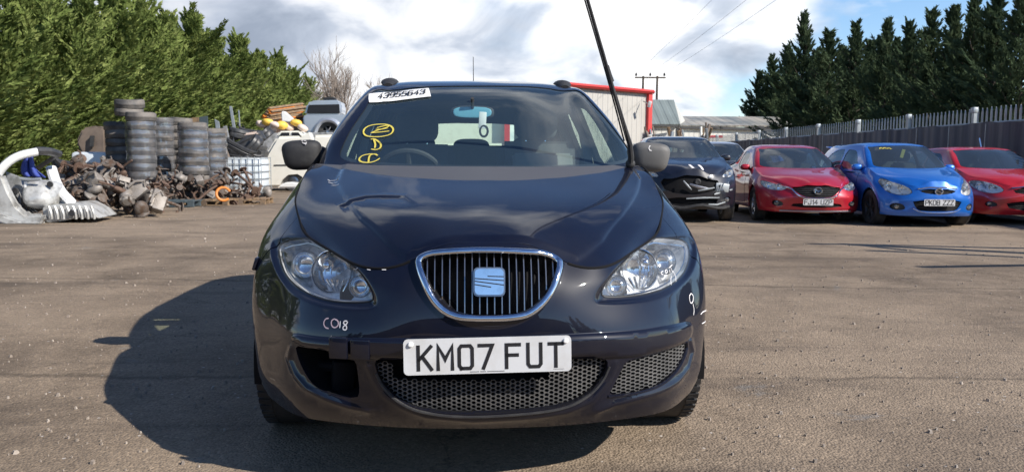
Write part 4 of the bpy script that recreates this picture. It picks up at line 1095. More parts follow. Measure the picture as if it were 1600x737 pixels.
# ------------------------------------------------------------------ more materials
def ground_mat():
    m = bpy.data.materials.new('dusty_asphalt'); m.use_nodes = True; t = m.node_tree; p = t.nodes['Principled BSDF']
    g = nn(t, 'ShaderNodeNewGeometry')
    def nz(sc, det=6, ro=.6, dist=0.0):
        n = nn(t, 'ShaderNodeTexNoise', i_Scale=sc, i_Detail=det, i_Roughness=ro, i_Distortion=dist); lk(t, g, 'Position', n, 'Vector'); return n.outputs[0]
    big = nz(.22, 5, .6, .6); mid = nz(1.3, 7, .65, .4); fine = nz(22, 6, .7); grit = nz(120, 3, .6)
    base = nn(t, 'ShaderNodeMix', data_type='RGBA'); t.links.new(ramp(t, mid, [(.40, 0.0), (.59, 1.0)]), base.inputs[0])
    base.inputs[6].default_value = (.165, .125, .088, 1); base.inputs[7].default_value = (.265, .203, .143, 1)
    b2 = nn(t, 'ShaderNodeMix', data_type='RGBA'); t.links.new(ramp(t, big, [(.40, 0.0), (.62, .75)]), b2.inputs[0])
    lk(t, base, 2, b2, 6); b2.inputs[7].default_value = (.325, .250, .178, 1)
    # long pale and dark streaks left by tyres and water (stretched noise)
    mp = nn(t, 'ShaderNodeMapping'); mp.inputs['Scale'].default_value = (.35, 2.2, 1); mp.inputs['Rotation'].default_value = (0, 0, .08); lk(t, g, 'Position', mp, 'Vector')
    st = nn(t, 'ShaderNodeTexNoise', i_Scale=1.0, i_Detail=6.0, i_Roughness=.65, i_Distortion=.5); lk(t, mp, 0, st, 'Vector')
    b3 = nn(t, 'ShaderNodeMix', data_type='RGBA', blend_type='MULTIPLY'); t.links.new(ramp(t, st.outputs[0], [(.30, 1.0), (.44, .15), (.5, 0.0)]), b3.inputs[0])
    lk(t, b2, 2, b3, 6); b3.inputs[7].default_value = (.60, .60, .62, 1)
    # aggregate: stone grains of different tone
    vo = nn(t, 'ShaderNodeTexVoronoi', i_Scale=95.0); lk(t, g, 'Position', vo, 'Vector')
    hs = nn(t, 'ShaderNodeSeparateColor'); lk(t, vo, 'Color', hs, 0)
    b4 = nn(t, 'ShaderNodeMix', data_type='RGBA', blend_type='MULTIPLY'); b4.inputs[0].default_value = .42
    lk(t, b3, 2, b4, 6); t.links.new(ramp(t, hs.outputs[0], [(0.0, .35), (.5, .95), (.93, 1.25), (1.0, 2.0)]), b4.inputs[7])
    # dark pits and pale chips
    b5 = nn(t, 'ShaderNodeMix', data_type='RGBA'); pit = math_n(t, 'MULTIPLY', ramp(t, fine, [(.30, 1.0), (.40, 0.0)]), ramp(t, mid, [(.35, .2), (.6, 1.0)]))
    t.links.new(pit, b5.inputs[0]); lk(t, b4, 2, b5, 6); b5.inputs[7].default_value = (.045, .042, .040, 1)
    v2 = nn(t, 'ShaderNodeTexVoronoi', i_Scale=9.0, i_Randomness=1.0); lk(t, g, 'Position', v2, 'Vector')
    b6 = nn(t, 'ShaderNodeMix', data_type='RGBA'); t.links.new(ramp(t, v2.outputs['Distance'], [(.045, .9), (.07, 0.0)]), b6.inputs[0])
    lk(t, b5, 2, b6, 6); b6.inputs[7].default_value = (.50, .46, .42, 1)
    # worn blue-grey asphalt patches
    pa = nz(.9, 8, .7, 1.2); b7 = nn(t, 'ShaderNodeMix', data_type='RGBA'); t.links.new(ramp(t, pa, [(.63, 0.0), (.70, .6)]), b7.inputs[0])
    lk(t, b6, 2, b7, 6); b7.inputs[7].default_value = (.20, .20, .195, 1)
    # broad darker damp / oily areas and fine cracks
    dk = nz(.38, 4, .6, .8); b8 = nn(t, 'ShaderNodeMix', data_type='RGBA', blend_type='MULTIPLY'); t.links.new(ramp(t, dk, [(.52, 0.0), (.66, .55)]), b8.inputs[0]); lk(t, b7, 2, b8, 6); b8.inputs[7].default_value = (.62, .60, .58, 1)
    vc = nn(t, 'ShaderNodeTexVoronoi', feature='DISTANCE_TO_EDGE', i_Scale=.75); wv = nn(t, 'ShaderNodeVectorMath', operation='ADD'); lk(t, g, 'Position', wv, 0)
    nw = nn(t, 'ShaderNodeTexNoise', i_Scale=1.6, i_Detail=6.0, i_Roughness=.7); lk(t, g, 'Position', nw, 'Vector'); sc_ = nn(t, 'ShaderNodeVectorMath', operation='SCALE'); lk(t, nw, 'Color', sc_, 0); sc_.inputs['Scale'].default_value = .9; lk(t, sc_, 0, wv, 1); lk(t, wv, 0, vc, 'Vector')
    b9 = nn(t, 'ShaderNodeMix', data_type='RGBA', blend_type='MULTIPLY'); t.links.new(math_n(t, 'MULTIPLY', ramp(t, vc.outputs[0], [(.0, .75), (.012, 0.0)]), ramp(t, dk, [(.45, .0), (.55, 1.0)])), b9.inputs[0]); lk(t, b8, 2, b9, 6); b9.inputs[7].default_value = (.42, .40, .38, 1); b7 = b9
    # two thin tar seams across the yard
    sp = nn(t, 'ShaderNodeSeparateXYZ'); lk(t, g, 'Position', sp, 0)
    wob = math_n(t, 'MULTIPLY', math_n(t, 'SUBTRACT', nz(1.1, 5, .6), .5), .5)
    cur = b7
    for k, (y0, sl_) in enumerate(((3.86, .015), (6.9, -.03), (9.6, .02))):
        yy = math_n(t, 'ADD', math_n(t, 'SUBTRACT', sp.outputs[1], math_n(t, 'MULTIPLY', sp.outputs[0], sl_)), wob)
        d = math_n(t, 'ABSOLUTE', math_n(t, 'SUBTRACT', yy, y0))
        bx = nn(t, 'ShaderNodeMix', data_type='RGBA', blend_type='MULTIPLY'); t.links.new(math_n(t, 'MULTIPLY', ramp(t, d, [(.012, 1.0), (.045, 0.0)]), ramp(t, st.outputs[0], [(.38, .0), (.5, .8)])), bx.inputs[0])
        lk(t, cur, 2, bx, 6); bx.inputs[7].default_value = (.5, .5, .5, 1); cur = bx
    lk(t, cur, 2, p, 'Base Color'); p.inputs['Roughness'].default_value = .82; p.inputs['Specular IOR Level'].default_value = .35
    hsum = math_n(t, 'ADD', math_n(t, 'MULTIPLY', vo.outputs['Distance'], -.9), math_n(t, 'MULTIPLY', fine, 1.6))
    hsum = math_n(t, 'ADD', hsum, math_n(t, 'MULTIPLY', mid, 2.5))
    b = nn(t, 'ShaderNodeBump', i_Strength=.55, i_Distance=.012); t.links.new(hsum, b.inputs['Height']); lk(t, b, 0, p, 'Normal')
    return m
MT['tar'] = ground_mat()
def foliage(name, c1, c2, c3):
    m = bpy.data.materials.new(name); m.use_nodes = True; t = m.node_tree; t.nodes.clear()
    o = nn(t, 'ShaderNodeOutputMaterial'); tcn = nn(t, 'ShaderNodeTexCoord'); nz = nn(t, 'ShaderNodeTexNoise', i_Scale=1.3, i_Detail=5.0, i_Roughness=.7); lk(t, tcn, 'Object', nz, 'Vector')
    r = nn(t, 'ShaderNodeValToRGB'); e = r.color_ramp; e.elements[0].position = .32; e.elements[0].color = (*c1, 1); e.elements[1].position = .68; e.elements[1].color = (*c3, 1)
    k = e.elements.new(.5); k.color = (*c2, 1); lk(t, nz, 0, r, 0)
    d = nn(t, 'ShaderNodeBsdfDiffuse'); tr = nn(t, 'ShaderNodeBsdfTranslucent'); lk(t, r, 0, d, 0); lk(t, r, 0, tr, 0)
    mxn = nn(t, 'ShaderNodeMixShader'); mxn.inputs[0].default_value = .28; lk(t, d, 0, mxn, 1); lk(t, tr, 0, mxn, 2); lk(t, mxn, 0, o, 0); return m
MT['leafL'] = foliage('yellow_green_conifer_leaf', (.075, .112, .030), (.175, .222, .066), (.340, .380, .135))
MT['leafR'] = foliage('dark_conifer_leaf', (.036, .056, .034), (.066, .096, .052), (.110, .145, .078))
MT['bark'] = mat('conifer_bark', (.10, .075, .055), .9, noise=(5, (.05, .04, .03), .4, .6))
MT['twig'] = mat('bare_grey_twig', (.23, .19, .16), .9)
MT['galv'] = mat('galvanised_steel', (.42, .45, .46), .45, .5, noise=(4, (.32, .34, .35), .4, .7))
def sheet_mat():
    m = mat('dark_plastic_sheet', (.040, .042, .060), .55); t = m.node_tree; p = t.nodes['Principled BSDF']
    g = nn(t, 'ShaderNodeNewGeometry'); mp = nn(t, 'ShaderNodeMapping'); mp.inputs['Scale'].default_value = (.1, 3.2, .12); lk(t, g, 'Position', mp, 'Vector')
    nz = nn(t, 'ShaderNodeTexNoise', i_Scale=1.0, i_Detail=6.0, i_Roughness=.7); lk(t, mp, 0, nz, 'Vector')
    mix = nn(t, 'ShaderNodeMix', data_type='RGBA'); t.links.new(ramp(t, nz.outputs[0], [(.38, 0.0), (.55, .45), (.68, 1.0)]), mix.inputs[0]); mix.inputs[6].default_value = (.036, .038, .054, 1); mix.inputs[7].default_value = (.125, .125, .140, 1)
    lk(t, mix, 2, p, 'Base Color'); return m
MT['sheet'] = sheet_mat()
def corrugated(name, c, c2, pitch, ax='X'):
    m = mat(name, c, .5, 0.1); t = m.node_tree; p = t.nodes['Principled BSDF']
    tcn = nn(t, 'ShaderNodeTexCoord'); s_ = nn(t, 'ShaderNodeSeparateXYZ'); lk(t, tcn, 'Object', s_, 0)
    w = math_n(t, 'FRACT', math_n(t, 'MULTIPLY', s_.outputs[ax], 1/pitch)); r = ramp(t, w, [(0, 0.0), (.10, 1.0), (.55, 1.0), (.65, 0.0)])
    nz = nn(t, 'ShaderNodeTexNoise', i_Scale=.35, i_Detail=6.0); lk(t, tcn, 'Object', nz, 'Vector')
    mix = nn(t, 'ShaderNodeMix', data_type='RGBA'); t.links.new(ramp(t, nz.outputs[0], [(.4, 0.0), (.62, 1.0)]), mix.inputs[0]); mix.inputs[6].default_value = (*c, 1); mix.inputs[7].default_value = (*c2, 1)
    lk(t, mix, 2, p, 'Base Color')
    b = nn(t, 'ShaderNodeBump', i_Strength=1.0, i_Distance=.04); t.links.new(r, b.inputs['Height']); lk(t, b, 0, p, 'Normal'); return m
MT['clad'] = corrugated('cream_corrugated_cladding', (.48, .46, .42), (.44, .42, .38), .55)
MT['clad2'] = corrugated('pale_corrugated_cladding', (.52, .51, .47), (.46, .45, .42), .6)
MT['roofg'] = corrugated('grey_green_roof_sheet', (.20, .235, .225), (.18, .21, .20), .9)
MT['roofb'] = corrugated('weathered_cement_roof', (.36, .33, .28), (.17, .18, .17), 1.0)
MT['redtrim'] = mat('red_trim_paint', (.62, .055, .05), .45)
MT['wood'] = mat('weathered_timber', (.26, .17, .09), .8, noise=(7, (.14, .10, .07), .4, .65))
MT['bluepal'] = mat('dark_blue_grey_pallet_paint', (.055, .075, .085), .7)
MT['scrap'] = mat('oily_scrap_steel', (.13, .11, .095), .7, .2, noise=(9, (.09, .055, .035), .42, .6), bump=(30, .5))
MT['alu'] = mat('dull_cast_alloy', (.27, .245, .22), .6, .3, noise=(11, (.22, .19, .16), .42, .66), bump=(25, .5))
MT['rust'] = mat('brown_rust', (.125, .080, .055), .8, noise=(12, (.09, .05, .035), .4, .6), bump=(40, .5))
MT['orange'] = mat('orange_paint', (.62, .20, .03), .5)
MT['van'] = mat('cream_white_paint', (.82, .79, .70), .35, coat=.6, noise=(3, (.74, .71, .62), .5, .7))
MT['white'] = mat('white_paint', (.80, .80, .78), .35, coat=.6)
MT['silver'] = mat('silver_paint', (.50, .53, .58), .35, .6, coat=.8)
MT['primer'] = mat('pale_body_metal', (.55, .55, .53), .38, .25, coat=.3, noise=(5, (.24, .23, .21), .46, .66))
MT['wreckgrey'] = mat('grey_inner_bodywork', (.40, .40, .40), .5, .2, noise=(6, (.22, .22, .21), .45, .62))
MT['bluecloth'] = mat('deep_blue_cloth', (.035, .06, .27), .8)
MT['bag'] = mat('yellow_plastic_bag', (.78, .50, .08), .5, bump=(9, .6))
MT['bagp'] = mat('pinkish_plastic_bag', (.62, .50, .42), .6, bump=(9, .6))
MT['brownplastic'] = mat('faded_brown_plastic', (.20, .155, .12), .7, noise=(2.5, (.13, .10, .08), .4, .6))
MT['blackp'] = mat('black_bumper_plastic', (.030, .031, .034), .45, noise=(6, (.06, .058, .055), .45, .7))
MT['ibc'] = mat('milky_tank_plastic', (.62, .67, .70), .45)
MT['film'] = glass('stretch_film', (.84, .85, .88), 1.9, .16, .09, (.5, .52, .56))
nt_ = MT['film'].node_tree; _n = nn(nt_, 'ShaderNodeTexNoise', i_Scale=9.0, i_Detail=4.0); _b = nn(nt_, 'ShaderNodeBump', i_Strength=.3, i_Distance=.03); lk(nt_, _n, 0, _b, 'Height')
for _x in nt_.nodes:
    if _x.bl_idname in ('ShaderNodeBsdfGlossy', 'ShaderNodeFresnel'): lk(nt_, _b, 0, _x, 'Normal')
MT['blue'] = paint('bright_blue_paint', (.008, .13, .52), damt=.08, metal=.25, rough=.35)
MT['red'] = paint('deep_red_paint', (.42, .008, .022), damt=.06, metal=.25, rough=.35)
MT['red2'] = paint('bright_red_paint', (.46, .010, .016), damt=.08, rough=.35)
MT['navy2'] = paint('near_black_paint', (.004, .005, .011), damt=.05, rough=.4)
MT['darkglass2'] = glass('tinted_car_glass', (.55, .66, .64), 1.75, 0, .10, (.22, .30, .38))
MT['lamp2'] = mat('lamp_face', (.50, .50, .50), .16, .75, noise=(26, (.16, .16, .17), .45, .55))
MT['wire'] = mat('grey_cable', (.25, .26, .28), .6)

# ------------------------------------------------------------------ ground, one sheet
def setting():
    nx, ny = 150, 150; xs = np.concatenate([np.linspace(-500, -30, 12)[:-1], np.linspace(-30, 30, 110), np.linspace(30, 500, 12)[1:]]); ys = np.concatenate([np.linspace(-60, -4, 8)[:-1], np.linspace(-4, 45, 90), np.linspace(45, 900, 14)[1:]])
    def h(x, y):
        q = .012*(math.sin(x*.7+1.3)*math.sin(y*.6)+.6*math.sin(x*1.9+y*1.1))
        return q*max(0, min(1, (abs(y-4.2)-3.6)/3.0))
    V = [(x, y, h(x, y)) for y in ys for x in xs]; n = len(xs); F = [(j*n+i, j*n+i+1, (j+1)*n+i+1, (j+1)*n+i) for j in range(len(ys)-1) for i in range(n-1)]
    g = raw('ground', V, F, 'tar', smooth=True); g['kind'] = 'structure'
setting()
def gravel():
    V, F = [], []
    for k in range(2300):
        d = 2.45*math.exp(NR.rand()*2.0); px_ = NR.uniform(-60, 1660); x = (px_-800)/1208*d; r = NR.choice([.0025, .004, .006, .009], p=[.45, .33, .17, .05])*(1+.10*d)
        if abs(x+.12+.06*(d-2.4)) < .95 and 2.5 < d < 6.8: continue
        h = .004; a0 = NR.uniform(0, 6.28); n = 5; c = len(V)
        for j in range(n): a = a0+j*6.283/n; rr_ = r*NR.uniform(.7, 1.2); V.append((x+rr_*math.cos(a), d+rr_*math.sin(a), h-.006))
        for j in range(n): a = a0+.3+j*6.283/n; rr_ = r*NR.uniform(.45, .75); V.append((x+rr_*math.cos(a), d+rr_*math.sin(a), h+r*NR.uniform(.5, .9)))
        for j in range(n): F.append((c+j, c+(j+1) % n, c+n+(j+1) % n, c+n+j))
        F.append(tuple(c+n+j for j in range(n)))
    o = raw('gravel', V, F, mat('loose_stone', (.24, .20, .165), .85, noise=(7, (.38, .33, .28), .50, .62))); o['kind'] = 'stuff'
gravel()

# ------------------------------------------------------------------ trees
def conifer_mesh(name, H_, rad, seed, n_br, n_sp, m, low=.02, leafsz=.2, tips=3, droop=0.0):
    """crown of many thin flat sprays borne on upswept branches, with a few feathery leading shoots"""
    r = np.random.RandomState(seed); V, F = [], []
    lob = r.uniform(0, 6.28, 8)
    lead = [(0, 0, 1.0)]+[(r.uniform(-.6, .6)*rad, r.uniform(-.6, .6)*rad, r.uniform(.70, .97)) for _ in range(tips)]
    def spray(p, dd, ln):
        nrm = np.cross(dd, r.normal(size=3)); nrm /= np.linalg.norm(nrm)+1e-9; wd = ln*r.uniform(.14, .26)
        c = len(V); V.extend([p-dd*ln*.3, p+dd*ln*.2+nrm*wd, p+dd*ln, p+dd*ln*.15-nrm*wd]); F.append((c, c+1, c+2, c+3))
    for i in range(n_br):
        lx, ly, lh = lead[0] if i % 5 else lead[r.randint(len(lead))]
        t = low+(1-low)*((i+r.rand())/n_br)**.95; a = r.uniform(0, 6.283); z0 = H_*lh*t
        prof = max(.04, (1-t))**(.80 if m == 'leafR' else .62)*(.62+.38*min(1, t/.10))
        clump = 1+.32*math.sin(3*a+lob[0]+t*6)+.25*math.sin(21*t+lob[1]+2*a)
        L = rad*prof*clump*r.choice([.55, .8, 1.0, 1.25])*r.uniform(.85, 1.1)*(1 if lh == 1 else .6)+.16
        el = math.radians(r.uniform(8, 34)+40*t); d = np.array([math.cos(a)*math.cos(el), math.sin(a)*math.cos(el), math.sin(el)])
        side = np.array([-math.sin(a), math.cos(a), 0]); org = np.array([lx*min(1, t*1.6), ly*min(1, t*1.6), z0])
        ns = max(8, int(n_sp*(L/rad+.30)))
        for k in range(ns):
            s = .18+.82*((k+.5)/ns)**.8
            p = org+d*L*s+np.array([0, 0, (.16-droop)*L*s*s])
            w = (1-s)*.24*L+.06
            p = p+side*r.uniform(-1, 1)*w+np.array([0, 0, r.uniform(-.35, .35)*w])
            dd = d+side*r.uniform(-.8, .8)+np.array([0, 0, r.uniform(-.5, .7)]); dd /= np.linalg.norm(dd)
            spray(p, dd, leafsz*r.uniform(.6, 1.5))
    for lx, ly, lh in lead:                       # leading shoots
        for k in range(70):
            t = .86+.14*k/70; a = r.uniform(0, 6.28); wv = (1-t)*rad*1.1+.03
            p = np.array([lx+math.cos(a)*wv*r.rand(), ly+math.sin(a)*wv*r.rand(), H_*lh*t]); dd = np.array([math.cos(a)*.6, math.sin(a)*.6, r.uniform(.5, 1.6)]); dd /= np.linalg.norm(dd); spray(p, dd, leafsz*r.uniform(.6, 1.2))
    me = bpy.data.meshes.new(name); me.from_pydata([tuple(map(float, v)) for v in V], [], F); me.materials.append(MT[m]); return me
def trunk_mesh(H_, r0, seed, limbs=26):
    rr = random.Random(seed); bm = bmesh.new()
    b_tube(bm, [(0, 0, -.1), (.03, .02, H_*.3), (-.02, .03, H_*.65), (0, 0, H_*.97)], [r0, r0*.75, r0*.4, r0*.08], 8)
    for k in range(limbs):
        t = .05+.8*k/limbs; a = rr.uniform(0, 6.28); L = H_*.14*(1-t)+.4
        b_tube(bm, [(0, 0, H_*t), (math.cos(a)*L*.6, math.sin(a)*L*.6, H_*t+L*.3), (math.cos(a)*L, math.sin(a)*L, H_*t+L*.7)], [r0*.2, r0*.12, r0*.04], 5, caps=False)
    me = bpy.data.meshes.new('trunk'); bm.to_mesh(me); bm.free(); me.materials.append(MT['bark']); return me
def plant(protos, x, y, h, rz, name, label, cat, group, k, sx=1.0):
    cm, tm, H0 = protos[k % len(protos)]
    e = empty(name, (x, y, 0), rz, label, cat, group); s = h/H0; e.scale = (s*sx, s*sx, s)
    c = bpy.data.objects.new('crown', cm); link(c, e); t = bpy.data.objects.new('trunk', tm); link(t, e); return e
PL = [(conifer_mesh('crown', 8.0, 2.45, 11+i, 360, 128, 'leafL', leafsz=.15, tips=9), trunk_mesh(8.0, .16, i), 8.0) for i in range(4)]
PR = [(conifer_mesh('crown', 7.5, 1.95, 31+i, 250, 66, 'leafR', low=.06, leafsz=.16, tips=2), trunk_mesh(7.5, .14, 9+i, 40), 7.5) for i in range(4)]
# hedge of yellow-green conifers on the left: (pixel x of the top, pixel y of the top, distance)
ordn = ['first', 'second', 'third', 'fourth', 'fifth', 'sixth', 'seventh', 'eighth', 'ninth', 'tenth', 'eleventh', 'twelfth', 'thirteenth', 'fourteenth']
lt = [(-40, -60, 25.5), (28, -42, 28), (78, -8, 30.5), (133, -2, 33.5), (182, -8, 37), (222, 14, 40.5), (258, 34, 44), (300, 36, 48), (334, 66, 52.5), (372, 68, 57.5), (402, 92, 63), (434, 94, 69), (456, 118, 76), (482, 130, 84)]
for i, (px_, py_, d) in enumerate(lt):
    p = atd(px_, py_, d); sx = (1.25, 1.1, 1.4, 1.15, 1.3)[i % 5]
    plant(PL, p[0], p[1], p[2]/.985, i*1.7, 'conifer_tree', '%s yellow-green conifer from the left in the tall hedge behind the scrap' % ordn[i], 'conifer', 'yellow-green conifers of the left hedge', i, sx)
rt_ = [(1186, 118, 99), (1207, 96, 97), (1257, 34, 58), (1296, 58, 50), (1338, 46, 43.5), (1386, 44, 40), (1420, 46, 37.5), (1457, 28, 35), (1492, 24, 33), (1524, 12, 31), (1560, 2, 29), (1604, -30, 27)]
for i, (px_, py_, d) in enumerate(rt_):
    p = atd(px_, py_, d)
    plant(PR, p[0], p[1], p[2]/.985, i*2.1+.5, 'conifer_tree', '%s dark green conifer from the left behind the steel fence' % ordn[i], 'conifer', 'dark conifers behind the steel fence', i, (1.1, 1.1, .85, 1.25)[i] if i < 4 else 1.0)
for i, (px_, py_, d) in enumerate([(1232, 84, 94), (1275, 88, 60), (1318, 82, 56), (1362, 74, 52), (1403, 72, 49), (1440, 78, 46), (1500, 88, 42)]):
    p = atd(px_, py_, d)
    plant(PR, p[0], p[1], p[2]/.985, i*2.9+1.5, 'conifer_tree', '%s from the left of the lower conifers filling the gaps of the right-hand tree row' % ordn[i], 'conifer', 'lower conifers behind the right row', i+1, 1.3)
def bare_tree(px_, ptop, d, spread, seed, label, dens=1.0, crooked=.26):
    base = atd(px_, 252, d); top = atd(px_, ptop, d)[2]; rr = random.Random(seed)
    e = empty('bare_tree', (base[0], base[1], 0), 0, label, 'bare tree')
    bm = bmesh.new(); bt = bmesh.new()
    def grow(p, d_, L, r, lv, tgt):
        pts = [p]; q = p.copy(); dd = d_.copy()
        for _ in range(3):
            dd = (dd+Vector((rr.uniform(-1, 1), rr.uniform(-1, 1), rr.uniform(-.3, .8)))*crooked*.5).normalized(); q = q+dd*L/3; pts.append(q.copy())
        b_tube(tgt, pts, [r, r*.85, r*.7, r*.5], 6 if lv < 2 else 3, caps=False)
        if lv >= 5 or L < .28: return
        n = int((6 if lv == 0 else 4 if lv < 4 else 3)*dens+.5)
        for k in range(n):
            t = rr.uniform(.35, 1.0) if k else 1.0; i0 = min(2, int(t*3)); pp = pts[i0].lerp(pts[i0+1], t*3-i0 if t < 1 else 1)
            a = rr.uniform(0, 6.28); sp = rr.uniform(.3, .75)*spread; u = dd.orthogonal().normalized(); v = dd.cross(u)
            nd = (dd+(u*math.cos(a)+v*math.sin(a))*sp+Vector((0, 0, .25))).normalized(); grow(pp, nd, L*rr.uniform(.52, .78), r*(.55 if lv else .5), lv+1, bm)
    grow(Vector((0, 0, 0)), Vector((0, 0, 1)), top*.40, top*.020, 0, bt)
    t = fin('trunk', bt, 'twig', e); b = fin('branches', bm, 'twig', e)
    mz = max(v.co.z for v in b.data.vertices); s = top/mz; e.scale = (s, s, s); return e
bare_tree(541, 58, 60, 1.0, 4, 'tall leafless tree with a rounded crown beside the left hedge', 1.05)
bare_tree(590, 118, 72, 1.1, 9, 'smaller leafless tree right of the tall one, partly hidden by the car', .9)
bare_tree(508, 112, 80, 1.1, 15, 'faint low leafless tree between the hedge and the tall bare tree', .9)

# ------------------------------------------------------------------ buildings
def wall_box(name, pts, z0, z1, m, parent, thick=.25):
    """straight wall between two ground points, local x runs along it"""
    a, b = Vector((pts[0][0], pts[0][1], 0)), Vector((pts[1][0], pts[1][1], 0)); L = (b-a).length; bm = bmesh.new()
    b_box(bm, (L/2, thick/2, (z0+z1)/2), (L, thick, z1-z0)); o = fin(name, bm, m, parent, smooth=False)
    o.location = a; o.rotation_euler = (0, 0, math.atan2((b-a).y, (b-a).x)); return o
A0, A1 = atd(884, 130.5, 58.5), atd(1012, 142, 64)
zt0, zt1 = A0[2], A1[2]
ab = empty('warehouse', (0, 0, 0), 0, 'cream corrugated warehouse with red roof edge and red corner behind the black people carrier', 'warehouse')
LA = math.hypot(A1[0]-A0[0], A1[1]-A0[1]); ang = math.atan2(A1[1]-A0[1], A1[0]-A0[0])
bm = bmesh.new(); prism = [(0, 0), (LA, 0), (LA, zt1), (0, zt0)]
m4 = Matrix(((1, 0, 0, 0), (0, 0, 1, 0), (0, 1, 0, 0), (0, 0, 0, 1))); b_prism(bm, prism, .3, m4); w_ = fin('wall', bm, 'clad', ab, smooth=False); w_.location = (A0[0], A0[1], 0); w_.rotation_euler = (0, 0, ang)
bm = bmesh.new(); b_box(bm, (LA, 9, zt1/2), (.3, 17, zt1-.1)); w2 = fin('wall', bm, 'clad', ab, smooth=False); w2.location = (A0[0], A0[1], 0); w2.rotation_euler = (0, 0, ang)
bm = bmesh.new(); vs = [bm.verts.new(v) for v in ((-.2, -.3, zt0+.02), (LA+.3, -.3, zt1+.02), (LA+.3, 18, zt1-.6), (-.2, 18, zt0-.6))]; bm.faces.new(vs); r_ = fin('roof', bm, 'roofg', ab, smooth=False); r_.location = (A0[0], A0[1], 0); r_.rotation_euler = (0, 0, ang)
bm = bmesh.new(); b_tube(bm, [(-.2, -.35, zt0-.10), (LA+.35, -.35, zt1-.10)], .22, 4, flat=(.75, .75)); t_ = fin('roof_edge', bm, 'redtrim', ab, smooth=False); t_.location = (A0[0], A0[1], 0); t_.rotation_euler = (0, 0, ang)
bm = bmesh.new(); b_box(bm, (LA+.1, -.12, zt1/2), (.42, .3, zt1-.3)); t_ = fin('corner_trim', bm, 'redtrim', ab, smooth=False); t_.location = (A0[0], A0[1], 0); t_.rotation_euler = (0, 0, ang)
# floodlight on its corner
fl = empty('floodlight', (0, 0, 0), 0, 'small white floodlight on the red corner of the warehouse', 'floodlight'); q = atd(1015, 163, 62.5)
bm = bmesh.new(); b_box(bm, q, (.25, .2, .5), rotm(.3, .2), .03); fin('lamp_head', bm, 'white', fl); bm = bmesh.new(); b_tube(bm, [q, q+np.array([-.4, .8, .3])], .04, 5); fin('bracket', bm, 'galv', fl)

B0, B1 = atd(1006, 194, 70), atd(1063, 194, 72)
be = empty('barn', (0, 0, 0), 0, 'building with a steep plain grey-green roof just right of the red corner', 'building')
wall_box('wall', ((B0[0]-2, B0[1]+.6), (B1[0], B1[1]+.6)), 0, B0[2], 'clad2', be)
T0, T1 = atd(1006, 156, 76), atd(1053, 156, 78)
bm = bmesh.new(); lo = [B0-np.array([2, 0, 0]), B1]; hi_ = [T0-np.array([2.2, 0, 0]), T1]
vs = [bm.verts.new(v) for v in (lo[0], lo[1], hi_[1], hi_[0])]; f = bm.faces.new(vs); r = bmesh.ops.extrude_face_region(bm, geom=[f]); bmesh.ops.translate(bm, vec=(0, .1, -.15), verts=[v for v in r['geom'] if isinstance(v, bmesh.types.BMVert)])
fin('roof', bm, 'roofg', be, smooth=False)
bm = bmesh.new(); vs = [bm.verts.new(v) for v in (B1+np.array([0, .3, 0]), T1+np.array([0, 0, -.1]), T1+np.array([3, 6, -2.6]), (T1[0]+3, T1[1]+6, 0), (B1[0], B1[1]+.3, 0))]; bm.faces.new(vs); fin('gable', bm, 'clad2', be, smooth=False)
bm = bmesh.new(); b_box(bm, ((B0[0]+B1[0])/2-1, B0[1]+.3, B0[2]-.08), (B1[0]-B0[0]+2, .2, .16), rotm(0, 0, math.atan2(B1[1]-B0[1], B1[0]-B0[0]))); fin('gutter', bm, 'matt', be)
C_0, C_1 = atd(1063, 196, 78), atd(1243, 196.5, 84)
ce = empty('long_shed', (0, 0, 0), 0, 'long low shed with patchy brown and grey cement roof beyond the fence', 'shed')
wall_box('wall', ((C_0[0], C_0[1]+.5), (C_1[0], C_1[1]+.5)), 0, C_0[2]-.05, 'clad2', ce)
D0, D1 = atd(1063, 181.5, 86), atd(1214, 182.5, 91)
bm = bmesh.new(); vs = [bm.verts.new(v) for v in (C_0, C_1, D1, D0)]; f = bm.faces.new(vs); r = bmesh.ops.extrude_face_region(bm, geom=[f]); bmesh.ops.translate(bm, vec=(0, .1, -.15), verts=[v for v in r['geom'] if isinstance(v, bmesh.types.BMVert)])
fin('roof', bm, 'roofb', ce, smooth=False)
bm = bmesh.new(); vs = [bm.verts.new(v) for v in (C_1+np.array([0, .3, 0]), D1+np.array([0, 0, -.1]), (C_1[0]+1, C_1[1]+16, C_1[2]), (C_1[0]+1, C_1[1]+16, 0), (C_1[0], C_1[1]+.3, 0))]; bm.faces.new(vs); fin('gable', bm, 'clad2', ce, smooth=False)
bm = bmesh.new(); L_ = math.hypot(C_1[0]-C_0[0], C_1[1]-C_0[1]); b_box(bm, (0, 0, 0), (L_, .25, .28)); g_ = fin('gutter', bm, 'matt', ce); g_.location = ((C_0[0]+C_1[0])/2, (C_0[1]+C_1[1])/2+.2, C_0[2]-.16); g_.rotation_euler = (0, 0, math.atan2(C_1[1]-C_0[1], C_1[0]-C_0[0]))
for k, px_ in enumerate((1113, 1187)):
    q = atd(px_, 200, 78.5 if k == 0 else 80.5); bm = bmesh.new(); b_box(bm, q, (.9, .25, .35), None, .03); b_box(bm, q+np.array([.9, 0, .05]), (.3, .2, .25), None, .02); fin('wall_lamp', bm, 'matt', ce)
q = atd(1241, 201, 83.5); bm = bmesh.new(); b_box(bm, q, (.5, .3, .6), None, .03); fin('alarm_box', bm, 'redtrim', ce)
